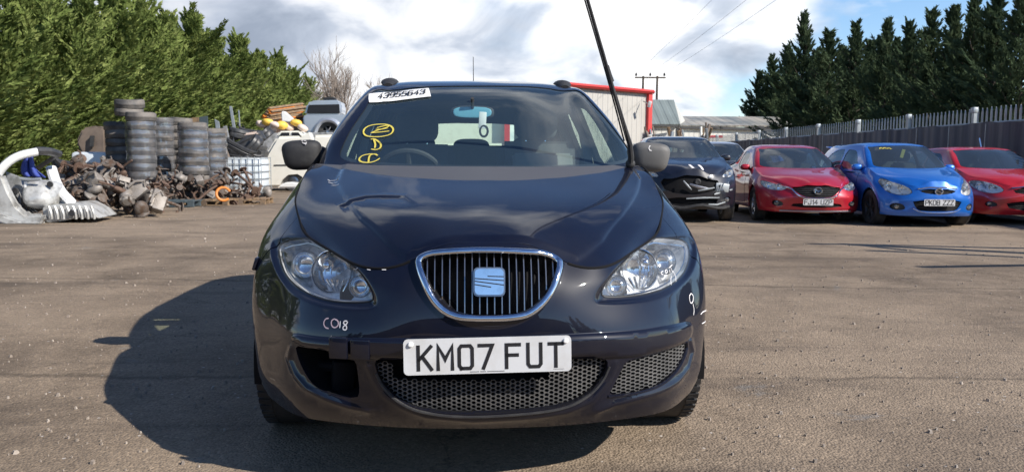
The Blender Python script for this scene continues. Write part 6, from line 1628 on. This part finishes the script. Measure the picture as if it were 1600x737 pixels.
stack(303, 19.3, 9, .10, 'clear film with glints round the second tall tyre stack', 'tyre in the second glinting wrapped stack', 'tyres in the second wrapped stack', 1.0, wrange=(.75, 1.9))
stack(332, 20.3, 8, .18, 'bluish stretch film round the rightmost tyre stack', 'tyre in the bluish wrapped stack furthest right', 'tyres in the rightmost stack', 1.05, wrange=(.4, 1.8))
# pallets --------------------------------------------------------------
def pallet(loc, rz, m, lab):
    e = empty('pallet', loc, rz, lab, 'pallet', 'pallets under the scrap parts')
    for k in range(7): bm = bmesh.new(); b_box(bm, (-.54+k*.18, 0, .135), (.10, .98, .022), None, .003); fin('deck_board', bm, m, e, smooth=False)
    for y in (-.44, 0, .44): bm = bmesh.new(); b_box(bm, (0, y, .11), (1.18, .1, .025), None, .003); b_box(bm, (0, y, .012), (1.18, .1, .022), None, .003); fin('bearer', bm, m, e, smooth=False)
    for x in (-.52, 0, .52):
        for y in (-.44, 0, .44): bm = bmesh.new(); b_box(bm, (x, y, .06), (.12, .1, .078)); fin('block', bm, m, e, smooth=False)
    return e
g = ground_pt(262, 323); pallet((g[0], g[1]+.4, 0), .05, 'bluepal', 'dark blue-grey pallet under rusty parts in front of the tyres')
g = ground_pt(322, 321); pallet((g[0], g[1]+.45, 0), -.08, 'wood', 'brown wooden pallet under hubs and a drum, right of the blue-grey pallet')
g = ground_pt(372, 320); pallet((g[0], g[1]+.5, 0), .1, 'wood', 'brown wooden pallet nearest the white tank, loaded with rusty parts')
g = ground_pt(205, 318); pallet((g[0], g[1]+1.5, 0), .1, 'wood', 'wooden pallet under the tallest tyre stack')
# scrap parts ------------------------------------------------------------
def scrap_protos():
    out = []
    def P_(nm, m, fn, seed):
        bm = bmesh.new(); fn(bm, random.Random(seed)); o = fin(nm, bm, m); COL.objects.unlink(o); out.append((nm, o.data))
    def gearbox(bm, r):
        b_blob(bm, (0, 0, 0), (.20, .15, .14), None, 3, .25, seed=r.randrange(99))
        m4 = Matrix.Translation((.15, 0, 0)) @ Matrix.Rotation(math.pi/2, 4, 'Y'); b_lathe(bm, [(0, .1), (.10, .1), (.15, .05), (.17, .05), (.17, .02), (.15, 0), (.12, -.08)], 20, m4)
        for k in range(8): a = k*.785; b_box(bm, (.20, .15*math.cos(a), .15*math.sin(a)), (.05, .03, .03), None, .006)
        b_tube(bm, [(-.1, .05, .1), (-.2, .08, .18), (-.32, .06, .16)], .025, 6)
    def axle(bm, r):
        b_tube(bm, [(-.55, 0, 0), (-.3, .03, .05), (0, .05, .08), (.3, .03, .05), (.55, 0, 0)], .04, 8)
        for s_ in (-1, 1):
            m4 = Matrix.Translation((s_*.55, 0, 0)) @ Matrix.Rotation(math.pi/2, 4, 'Y'); b_lathe(bm, [(0, .03), (.05, .04), (.06, .02), (.13, .02), (.135, -.01), (.06, -.015), (0, -.02)], 20, m4)
            b_tube(bm, [(s_*.5, 0, 0), (s_*.48, -.25, .02), (s_*.4, -.36, .06)], .03, 6)
    def knuckle(bm, r):
        m4 = Matrix.Rotation(.3, 4, 'X'); b_lathe(bm, [(.02, .05), (.05, .05), (.06, .015), (.145, .015), (.15, -.015), (.06, -.02), (.02, -.05)], 24, m4)
        b_tube(bm, [(0, 0, 0), (.05, .1, -.05), (.03, .22, -.04)], [.05, .04, .03], 7); b_tube(bm, [(0, 0, 0), (-.1, -.08, -.06), (-.24, -.1, -.02)], [.05, .03, .025], 7); b_blob(bm, (-.24, -.1, -.02), (.04, .04, .035), sub=2)
    def arm(bm, r):
        b_tube(bm, [(-.3, .12, 0), (-.1, .06, .02), (.2, 0, .03), (.34, -.04, .02)], [.035, .045, .04, .03], 8, flat=(.6, 1.3)); b_tube(bm, [(.2, 0, .03), (0, -.16, .02), (-.18, -.24, 0)], [.04, .035, .035], 8, flat=(.6, 1.3))
        for p in ((-.3, .12, 0), (-.18, -.24, 0), (.34, -.04, .02)): b_lathe(bm, [(.015, .04), (.045, .04), (.045, -.04), (.015, -.04)], 14, Matrix.Translation(p), close=True)
    def strut(bm, r):
        b_tube(bm, [(-.35, 0, 0), (.05, 0, 0)], .032, 10); b_tube(bm, [(.05, 0, 0), (.38, 0, 0)], .014, 8)
        b_tube(bm, [(.02+.30*t/40, .075*math.cos(t*.75), .075*math.sin(t*.75)) for t in range(41)], .010, 5)
        b_lathe(bm, [(0, .01), (.09, .0), (.09, -.015), (0, -.015)], 16, Matrix.Translation((.03, 0, 0)) @ Matrix.Rotation(math.pi/2, 4, 'Y'))
    def pipe(bm, r):
        b_tube(bm, [(-.5, 0, 0), (-.25, .05, .06), (0, -.04, .02), (.25, .02, .1), (.5, .1, .04)], .026, 8); b_super(bm, (0, -.03, .02), (.16, .08, .06), 3)
    def block(bm, r):
        b_box(bm, (0, 0, 0), (.36, .24, .24), rotm(.1, .1, .1), .02); b_box(bm, (0, 0, .15), (.32, .18, .10), rotm(.1, .1, .1), .02)
        for k in range(4): m4 = Matrix.Translation((-.12+k*.08, -.13, 0)) @ Matrix.Rotation(math.pi/2, 4, 'X'); b_lathe(bm, [(0, .03), (.028, .03), (.03, 0)], 12, m4)
        b_tube(bm, [(-.18, .1, 0), (-.26, .12, .1), (-.1, .16, .2), (.1, .16, .18)], .03, 7)
    for nm, m, fn, s in (('gearbox', 'alu', gearbox, 1), ('axle_beam', 'scrap', axle, 2), ('brake_hub', 'rust', knuckle, 3), ('suspension_arm', 'scrap', arm, 4), ('shock_absorber', 'scrap', strut, 5), ('exhaust_pipe', 'rust', pipe, 6), ('engine_block', 'alu', block, 7), ('gearbox', 'scrap', gearbox, 8), ('brake_hub', 'scrap', knuckle, 9), ('suspension_arm', 'alu', arm, 10), ('axle_beam', 'rust', axle, 12)):
        P_(nm, m, fn, s)
    return out
SP = scrap_protos()
def heap(x0, x1, base, depth, hfun, n, seed, where, group, sc=1.0):
    rr = random.Random(seed)
    for i in range(n):
        px_ = rr.uniform(x0, x1); q = ground_pt(px_, base); v = rr.random()**.8; dd = v*depth; d = q[1]+dd; p = atd(px_, 252, d)
        hm = hfun(px_)*math.sin(math.pi*min(1, .18+v*.75)); z = hm*rr.random()**.6+.10
        nm, me = SP[rr.randrange(len(SP))]; o = bpy.data.objects.new(nm, me); link(o); s = sc*rr.uniform(.75, 1.25)
        o.location = (p[0], d, z); o.rotation_euler = (rr.uniform(-1.2, 1.2), rr.uniform(-1.0, 1.0), rr.uniform(0, 6.28)); o.scale = (s, s, s)
        kind = nm.replace('_', ' '); tag(o, 'scrap %s among the %s' % (kind, where), kind, group+', '+kind)
heap(112, 250, 341, 2.2, lambda x: .72*math.exp(-((x-165)/62)**2)+.12, 150, 1, 'oily heap between the wreck and the blue-grey pallet', 'scrap in the left heap', .72)
heap(92, 175, 325, 2.0, lambda x: .85, 40, 5, 'dark pile behind the cut-off silver wreck', 'scrap behind the wreck', .75)
heap(238, 292, 321, 1.0, lambda x: .58, 46, 2, 'rusty parts on the dark blue-grey pallet', 'scrap on the blue-grey pallet', .64)
heap(300, 348, 320, 1.0, lambda x: .52, 36, 3, 'rusty parts on the middle wooden pallet', 'scrap on the middle pallet', .64)
heap(350, 388, 319, 1.0, lambda x: .45, 30, 4, 'rusty parts on the pallet by the white tank', 'scrap on the right pallet', .62)
# orange drum ring, pale cast part
e = bpy.data.meshes; bm = bmesh.new(); q = atd(349, 303, 17.6); m4 = Matrix.Translation(q) @ Matrix.Rotation(1.3, 4, 'X') @ Matrix.Rotation(.5, 4, 'Y'); b_tube(bm, [m4 @ Vector((.15*math.cos(t), .15*math.sin(t), 0)) for t in np.linspace(.5, 5.6, 22)], .03, 8); tag(fin('orange_hose', bm, 'orange'), 'curved orange hose or ring on the middle wooden pallet', 'hose')
# milky tank in a cage
def ibc():
    q = ground_pt(377, 311); W_, Dp, Hh = 1.08, 1.0, 1.18; e = empty('caged_tank', (q[0], q[1]+.5, 0), .05, 'milky white liquid tank in a wire cage right of the tyre stacks', 'tank')
    bm = bmesh.new(); b_box(bm, (0, 0, .16+.5), (W_*.94, Dp*.94, .98), None, .07); fin('tank', bm, 'ibc', e)
    for z in (.18, .36, .56, .76, .96, 1.14):
        bm = bmesh.new(); b_tube(bm, [(-W_/2, -Dp/2, z), (W_/2, -Dp/2, z), (W_/2, Dp/2, z), (-W_/2, Dp/2, z)], .012, 6, closed=True); fin('cage_bar', bm, 'galv', e)
    for k in range(7):
        x = -W_/2+W_*k/6
        for y in (-Dp/2-.01, Dp/2+.01): bm = bmesh.new(); b_tube(bm, [(x, y, .16), (x, y, 1.16)], .011, 6); fin('cage_bar', bm, 'galv', e)
    bm = bmesh.new(); b_box(bm, (0, 0, .13), (W_, Dp, .04)); 
    for x in (-.45, 0, .45): b_box(bm, (x, 0, .06), (.1, Dp, .10))
    fin('pallet_base', bm, 'matt', e, smooth=False)
    bm = bmesh.new(); b_lathe(bm, [(0, .05), (.08, .05), (.09, 0)], 18, Matrix.Translation((0, 0, 1.15))); fin('cap', bm, 'matt', e)
ibc()
# bits by the tank
for (a, b, d, s, m, l) in ((418, 300, 21.6, (.13, .1, .16), 'alu', 'silver cast part on the ground right of the caged tank'), (408, 302, 22, (.1, .1, .12), 'blackp', 'small black plastic part beside the caged tank')):
    bm = bmesh.new(); q = atd(a, b, d); b_blob(bm, (q[0], q[1], max(q[2], .12)), s, None, 3, .2, seed=a); b_tube(bm, [q, q+np.array([.15, 0, .12])], .03, 6); tag(fin('scrap_part', bm, m), l, 'scrap part')
# black plastic bumpers heaped behind the tank
def bumper_piece(px_, py_, d, rx, ry, rz, s, m, lab, grp):
    bm = bmesh.new(); V = []; n = 18
    for i in range(n+1):
        t = -1+2*i/n; x = .78*math.sin(t*1.35)/math.sin(1.35)*1.0; y = .42*(abs(t)**3.2)
        sec = [(0, -.20), (-.05, -.16), (-.06, -.02), (-.03, .02), (-.07, .06), (-.05, .17), (.03, .20)]
        V.append([bm.verts.new((x, y+a, b)) for a, b in sec])
    for A, B in zip(V[:-1], V[1:]):
        for k in range(len(A)-1): bm.faces.new((A[k], A[k+1], B[k+1], B[k]))
    o = fin('loose_bumper', bm, m); so_ = o.modifiers.new('t', 'SOLIDIFY'); so_.thickness = .012; q = atd(px_, py_, d); o.location = q; o.rotation_euler = (rx, ry, rz); o.scale = (s, s, s); return tag(o, lab, 'bumper', grp)
bl = 'black plastic car bumper in the heap behind the caged tank'; bg_ = 'black bumpers behind the tank'
for i, a in enumerate([(372, 232, 23, .3, .5, .3), (384, 222, 24, -.2, -.5, .2), (392, 214, 24.5, .1, .2, .9), (385, 240, 23.2, 1.0, .4, .6), (386, 238, 23.6, .4, -.8, .1), (360, 238, 24, .2, .9, .4), (396, 206, 25, 1.2, .1, .2), (400, 222, 25, .3, -.65, -.2), (366, 215, 25, .8, -.2, 1.2), (380, 250, 23.5, .1, .1, .0), (378, 246, 23.8, .3, .3, .1)]):
    bumper_piece(a[0], a[1], a[2], a[3], a[4], a[5], (.66, .74, .8)[i % 3], 'blackp', bl, bg_)
bumper_piece(352, 243, 22.5, .2, 1.2, .8, .6, 'brownplastic', 'faded brown plastic panel leaning by the rightmost tyre stack', None)
def lab_prism(name, pts, d, depth, m, label, cat, bev=.02, grp=None): return tag(px_prism(name, pts, d, depth, m, bev=bev), label, cat, grp)
lab_prism('roll', [(381, 208), (402, 205), (402, 212), (381, 214)], 24, .2, 'bagp', 'pinkish rolled packing lying on the black bumpers', 'packing', .05)
for pts, d, m, l in (([(335, 186), (342, 190), (345, 214), (339, 214)], 23, 'galv', 'tall thin silver strip standing behind the rightmost tyre stack'), ([(358, 166), (362, 166), (369, 206), (364, 206)], 26, 'galv', 'upright pale metal strip against the hedge, left of a thin rod'), ([(372, 172), (373.5, 172), (376, 208), (374, 208)], 26, 'galv', 'thin pale rod standing against the hedge'), ([(348, 198), (354, 196), (358, 215), (349, 216)], 24, 'wreckgrey', 'small grey body panel standing behind the tyres'), ([(311, 183), (324, 181), (325, 200), (312, 202)], 24, 'bluepal', 'grey-green upright board behind the second glinting stack'), ([(299, 184), (310, 183), (311, 197), (300, 197)], 24.5, 'wood', 'brown upright board behind the second glinting stack')):
    lab_prism('upright_panel', pts, d, .06, m, l, 'panel', .008)
# ground support for the heap: crushed dark bodyshell below the loose bumpers
lab_prism('crushed_shell', [(352, 250), (360, 236), (376, 228), (396, 224), (410, 232), (402, 250), (400, 296), (352, 298)], 24.6, 1.6, 'blackp', 'dark crushed bodyshell carrying the loose black bumpers', 'crushed shell', .12)
# brown fabric panels and small white tank behind the wreck
lab_prism('seat_back', [(118, 222), (128, 200), (150, 196), (164, 200), (166, 244), (130, 247)], 21, .35, 'brownplastic', 'brown upholstered panel leaning behind the small white tank', 'panel', .06)
lab_prism('door_panel', [(140, 212), (147, 212), (145, 230), (139, 230)], 20.9, .08, 'blackp', 'dark handle opening on the brown panel', 'trim', .01)
bm = bmesh.new(); q = atd(140, 262, 20); b_box(bm, (q[0], q[1]+.4, .95), (.95, .8, .62), None, .08); b_box(bm, (q[0]-.2, q[1]-.02, .95), (.02, .02, .62)); tk = tag(fin('small_tank', bm, 'ibc'), 'small white plastic tank behind the dark scrap pile', 'tank')
bm = bmesh.new(); b_box(bm, (q[0], q[1]+.4, .3), (1.1, .8, .64), None, .05); tag(fin('tank_stand', bm, 'blackp'), 'dark stand under the small white tank', 'stand')
for i, (a, b) in enumerate(((105, 268), (125, 262), (150, 270))): bumper_piece(a, b, 18.2+i*.4, .4, .6-i*.5, .5*i, .7, 'blackp', 'black bumper in the dark pile behind the wreck', 'black bumpers behind the wreck')

# cream van carrying bags ------------------------------------------------
def van():
    d = 27.0; e = empty('white_van', tuple(ground_pt(452, 296)), 0, 'cream white van heaped with yellow bags, partly hidden by the left door mirror', 'van'); inv = Matrix.Translation(-Vector(e.location)); ch = []
    ch.append(px_prism('body', [(407, 262), (410, 250), (424, 226), (432, 213), (470, 212), (486, 226), (522, 236), (540, 258), (540, 291), (478, 292), (474, 282), (464, 276), (452, 277), (444, 284), (440, 293), (412, 293), (407, 284)], d, 1.75, 'van', bev=.09))
    ch.append(px_prism('cab_roof', [(430, 214), (436, 205), (468, 204), (476, 214)], d+.2, 1.4, 'van', bev=.05))
    for pts in ([(436, 214), (440, 207), (452, 207), (452, 214)], [(456, 214), (456, 207), (466, 207), (471, 214)]): ch.append(px_prism('side_window', pts, d+.16, .05, 'ink', bev=.004))
    ch.append(px_prism('door_rail', [(428, 257.3), (470, 256.8), (470, 258.6), (428, 259)], d-.02, .03, 'matt', bev=.003))
    bm = bmesh.new(); q = atd(459, 289, d+.12); m4 = Matrix.Translation((q[0], q[1], .33)) @ Matrix.Rotation(math.pi/2, 4, 'X'); b_lathe(bm, [(.19, .08), (.32, .1), (.34, .05), (.34, -.1), (.19, -.1)], 28, m4, close=True); t_ = fin('wheel', bm, 'rubber'); ch.append(t_)
    bm = bmesh.new(); b_lathe(bm, [(0, .07), (.1, .09), (.19, .06), (.2, -.05), (0, -.05)], 20, m4); ch.append(fin('hub_cap', bm, 'satin'))
    bm = bmesh.new(); b_lathe(bm, [(0, -.02), (.40, -.02), (.40, -.2), (0, -.2)], 24, m4); ch.append(fin('arch_liner', bm, 'black'))
    ch.append(px_prism('bumper', [(405, 284), (414, 284), (414, 294), (406, 294)], d-.05, 1.8, 'galv', bev=.03))
    for o in ch: o.parent = e; o.matrix_parent_inverse = inv
van()
for i, (a, b, s, m) in enumerate([(418, 191, .21, 'bag'), (440, 196, .24, 'bag'), (463, 192, .21, 'bag'), (429, 195, .19, 'bagp'), (408, 194, .20, 'bagp'), (452, 199, .17, 'bagp'), (473, 200, .2, 'bagp'), (425, 200, .2, 'bagp')]):
    bm = bmesh.new(); q = atd(a, b, 27.5+.15*(i % 3)); b_blob(bm, q, (s, s*.9, s*.62), rotm(0, .1*i), 3, .09, seed=i+20); pos_ = ('first', 'second', 'third')[i] if i < 3 else ('first', 'second', 'third', 'fourth', 'fifth')[i-3]
    tag(fin('full_bag', bm, m), '%s from the left-hand side of the %s bags on the van roof' % (pos_, 'bright yellow' if m == 'bag' else 'pinkish') if i < 3 else 'pinkish plastic bag wedged between the yellow ones on the van roof', 'bag', 'bags on the van roof, '+m)
lab_prism('pointed_panel', [(439, 175), (444, 173), (459, 186), (457, 191), (440, 190)], 28.5, .25, 'white', 'white pointed plastic panel standing behind the yellow bags', 'panel', .03)
lab_prism('white_fairing', [(467, 217), (484, 205), (488, 214), (492, 232), (470, 232)], 26.6, .4, 'van', 'cream white fairing propped beside the left mirror', 'panel', .05)
lab_prism('second_van_body', [(488, 211), (560, 209), (560, 290), (490, 290)], 30, 1.8, 'van', 'cream vehicle side seen between the left mirror and the black car', 'van', .10)
lab_prism('white_sheet', [(436, 290), (444, 285), (458, 284), (470, 288), (474, 294), (434, 294)], 25.8, .5, 'white', 'crumpled white sheet on the ground by the van wheel', 'sheet', .08)
# stacked timber and rusty beams
for i in range(11):
    bm = bmesh.new(); x0 = 414+rng.uniform(-4, 10); y0 = 187-i*1.9+rng.uniform(-1, 1); q0, q1 = atd(x0, y0+2, 33), atd(474+rng.uniform(-6, 6), y0-5+rng.uniform(-1, 1), 34.5+i*.1)
    q1[2] = min(q1[2], 3.9); b_tube(bm, [q0, (q0+q1)/2, q1], .075, 4, flat=(1, 1.4)); tag(fin('timber_beam', bm, 'wood' if i % 3 else 'orange', smooth=False), 'orange painted beam in the stack left of the silver pick-up' if i % 3 == 0 else 'brown beam in the stack left of the silver pick-up', 'beam', 'orange beams' if i % 3 == 0 else 'brown beams')
lab_prism('rack_of_scrap', [(412, 190), (474, 184), (474, 215), (410, 215)], 34, 2.0, 'rust', 'rusty brown load under the beams behind the van', 'scrap load', .1)
lab_prism('grey_container', [(405, 208), (560, 206), (560, 284), (405, 284)], 33.2, 5.0, 'wreckgrey', 'grey container under the silver pick-up, mostly hidden by the van', 'container', .04)
def pickup():
    d = 33.6; e = empty('silver_pickup', tuple(atd(507, 210, d)), 0, 'silver pick-up with dark hardtop standing high above the vans', 'pick-up truck'); inv = Matrix.Translation(-Vector(e.location)); ch = []
    ch.append(px_prism('body', [(473, 182), (476, 179), (545, 179), (590, 184), (590, 207), (530, 208), (528, 199), (519, 191), (508, 191), (498, 198), (496, 208), (477, 206), (474, 196)], d, 1.75, 'silver', bev=.08))
    ch.append(px_prism('hardtop', [(475, 180), (479, 162), (486, 157), (530, 156), (534, 162), (533, 180)], d+.1, 1.5, 'silver', bev=.09))
    ch.append(px_prism('side_window', [(479, 177), (482, 164), (530, 163), (531, 177)], d+.06, .05, 'ink', bev=.02))
    ch.append(px_prism('roof_light', [(503, 156), (506, 152), (522, 151.5), (526, 156)], d+.5, .4, 'blackp', bev=.04))
    ch.append(px_tube('wheel_arch', [(492, 208), (496, 196), (505, 187.5), (519, 187.5), (529, 195), (533, 208)], d-.05, .10, 'silver'))
    for cx_ in (513,):
        q = atd(cx_, 205, d+.15); m4 = Matrix.Translation(q) @ Matrix.Rotation(math.pi/2, 4, 'X'); bm = bmesh.new(); b_lathe(bm, [(.22, .08), (.38, .1), (.41, .05), (.41, -.1), (.22, -.1)], 28, m4, close=True); ch.append(fin('wheel', bm, 'rubber'))
        bm = bmesh.new(); b_lathe(bm, [(0, .05), (.08, .07), (.1, .03)], 16, m4)
        for k in range(6): a = k*math.pi/3; b_tube(bm, [m4 @ Vector((.06*math.cos(a), .06*math.sin(a), .05)), m4 @ Vector((.22*math.cos(a), .22*math.sin(a), .03))], .03, 5)
        ch.append(fin('rim', bm, 'satin')); bm = bmesh.new(); b_lathe(bm, [(0, -.02), (.48, -.02), (.48, -.2), (0, -.2)], 24, m4); ch.append(fin('arch_liner', bm, 'black'))
    for o in ch: o.parent = e; o.matrix_parent_inverse = inv
pickup()
# building seen through the rear window
bb = empty('low_building', (0, 0, 0), 0, 'pale low building with a red corner seen through the rear window of the black car', 'building')
q0, q1 = atd(640, 165, 50), atd(789, 165, 50); bm = bmesh.new(); b_box(bm, ((q0[0]+q1[0])/2, 51, q0[2]/2), (q1[0]-q0[0], 1.6, q0[2])); fin('wall', bm, 'van', bb, smooth=False)
bm = bmesh.new(); b_box(bm, (q1[0]+.15, 50.6, q0[2]/2), (.35, 1.7, q0[2]+.1)); fin('corner_trim', bm, 'redtrim', bb, smooth=False)
lab_prism('parked_van', [(640, 226), (700, 224), (788, 224), (790, 272), (640, 274)], 30, 1.9, 'van', 'white van standing directly behind the black car, seen through its rear window', 'van', .1)
# pale pipes and frames piled before the far buildings
rr = random.Random(12)
for i in range(26):
    px_ = rr.choice([1008, 1014, 1020, 1045, 1050, 1056, 1062, 1100, 1104, 1108])+rr.uniform(-5, 5); d = rr.uniform(36, 42); top = rr.uniform(196, 215) if px_ < 1090 else rr.uniform(190, 214)
    a, b = atd(px_, 232, d), atd(px_+rr.uniform(-9, 9), top, d+rr.uniform(-1, 1)); a[2] = 0; bm = bmesh.new(); m_ = (a+b)/2+np.array([rr.uniform(-.3, .3), 0, rr.uniform(-.2, .3)]); b_tube(bm, chaikin(np.array([a, m_, b]), 2, False), rr.uniform(.035, .09), 6)
    k = rr.choice(['wood', 'galv', 'brownplastic', 'rust', 'van']); tag(fin('scrap_pipe', bm, k), {'wood': 'brown', 'galv': 'grey metal', 'brownplastic': 'faded brown', 'rust': 'rusty', 'van': 'cream'}[k]+' pole or pipe in the pile before the far sheds', 'pipe', 'poles in the far pile, '+k)
for i, (x0, x1, y0, s) in enumerate(((1004, 1024, 226, .5), (1040, 1064, 226, .5), (1026, 1044, 228, .35), (1096, 1110, 226, .45))):
    q = atd((x0+x1)/2, y0-4, 39); bm = bmesh.new(); b_blob(bm, (q[0], q[1]+.6, q[2]*.5), ((x1-x0)/2*39/1208, .8, q[2]*.5+.2), None, 3, .3, seed=i); tag(fin('scrap_mound', bm, 'brownplastic'), 'brownish scrap mound number-free in the far pile' if False else ('brown mound of scrap under the far poles, ' + ('leftmost', 'third from the left', 'second from the left', 'rightmost')[i]), 'scrap mound', 'far scrap mounds')
lab_prism('red_barrier', [(1102, 211.5), (1129, 211.5), (1129, 215.5), (1102, 215.5)], 40, .1, 'redtrim', 'red barrier plank standing before the long shed', 'barrier', .01)
lab_prism('barrier_trestle', [(1104, 215), (1106, 215), (1106, 246), (1104, 246)], 40.1, .08, 'galv', 'grey leg carrying the red barrier plank', 'trestle', .005)
# unseen bars added right of the frame, laid out to cast the yard's shadow streaks
rk = empty('shadow_casting_rack', (11.2, 7.4, 0), 0, 'steel rack of long thin pipes standing just outside the right of the frame', 'rack')
sx, sy = SUNV.x/SUNV.z, SUNV.y/SUNV.z
for i, (a, b, h, r_) in enumerate((((1268, 381), (1640, 388), 3.0, .07), ((1335, 383), (1640, 397), 3.05, .13), ((1360, 392), (1640, 404), 2.9, .07), ((1440, 417), (1640, 414), 2.8, .06), ((1318, 381), (1420, 392), 3.1, .06))):
    g0, g1 = ground_pt(*a), ground_pt(*b); p0 = g0+np.array([sx, sy, 1])*h; p1 = g1+np.array([sx, sy, 1])*h
    bm = bmesh.new(); b_tube(bm, [p0, p1], r_, 6); o = fin('pipe', bm, 'galv'); o.parent = rk; o.matrix_parent_inverse = Matrix.Translation((-11.2, -7.4, 0))  # added unseen bar, set along the sun from its shadow streak
for x, y in ((11.4, 7.2), (11.6, 6.6), (11.3, 7.7)):
    bm = bmesh.new(); b_tube(bm, [(x, y, 0), (x, y, 3.1)], .05, 6); o = fin('upright', bm, 'galv'); o.parent = rk; o.matrix_parent_inverse = Matrix.Translation((-11.2, -7.4, 0))

# what stands behind the photographer (seen only as reflections in paint and glass)
def behind():
    e = empty('workshop', (0, 0, 0), 0, 'long grey workshop behind the photographer, reflected in the black bumper', 'workshop')
    bm = bmesh.new(); b_box(bm, (-3, -23, 2.2), (40, 6, 4.4)); fin('wall', bm, 'wreckgrey2', e, smooth=False)
    bm = bmesh.new(); b_box(bm, (-3, -23, 4.55), (40.6, 6.6, .3)); fin('roof', bm, 'matt', e, smooth=False)
    for k in range(5): bm = bmesh.new(); b_box(bm, (-15+k*6.2, -19.97, 1.7), (3.8, .08, 3.4)); fin('roller_door', bm, 'matt' if k % 2 else 'bluepal', e, smooth=False)
    for i, x in enumerate((-27, -24, -31, 17.5, 21, 25, 30, 35)): plant(PR, x, -15-abs(x)*.15, 6.5+(i*37 % 5)*.4, i*1.3, 'conifer_tree', 'conifer behind the photographer beside the workshop', 'conifer', 'conifers behind the photographer', i, 1.5)
MT['wreckgrey2'] = mat('workshop_wall', (.12, .115, .11), .8, noise=(.8, (.18, .165, .15), .4, .65))
behind()

for i, (x, y) in enumerate(((-18.6, 24.5), (-19.4, 21), (-20.2, 17.5), (-21, 14), (-22, 10))):
    plant(PL, x, y, 8.6+.3*(i % 3), i*2.3, 'conifer_tree', 'yellow-green conifer continuing the left hedge outside the frame', 'conifer', 'hedge conifers outside the frame', i, 1.2)
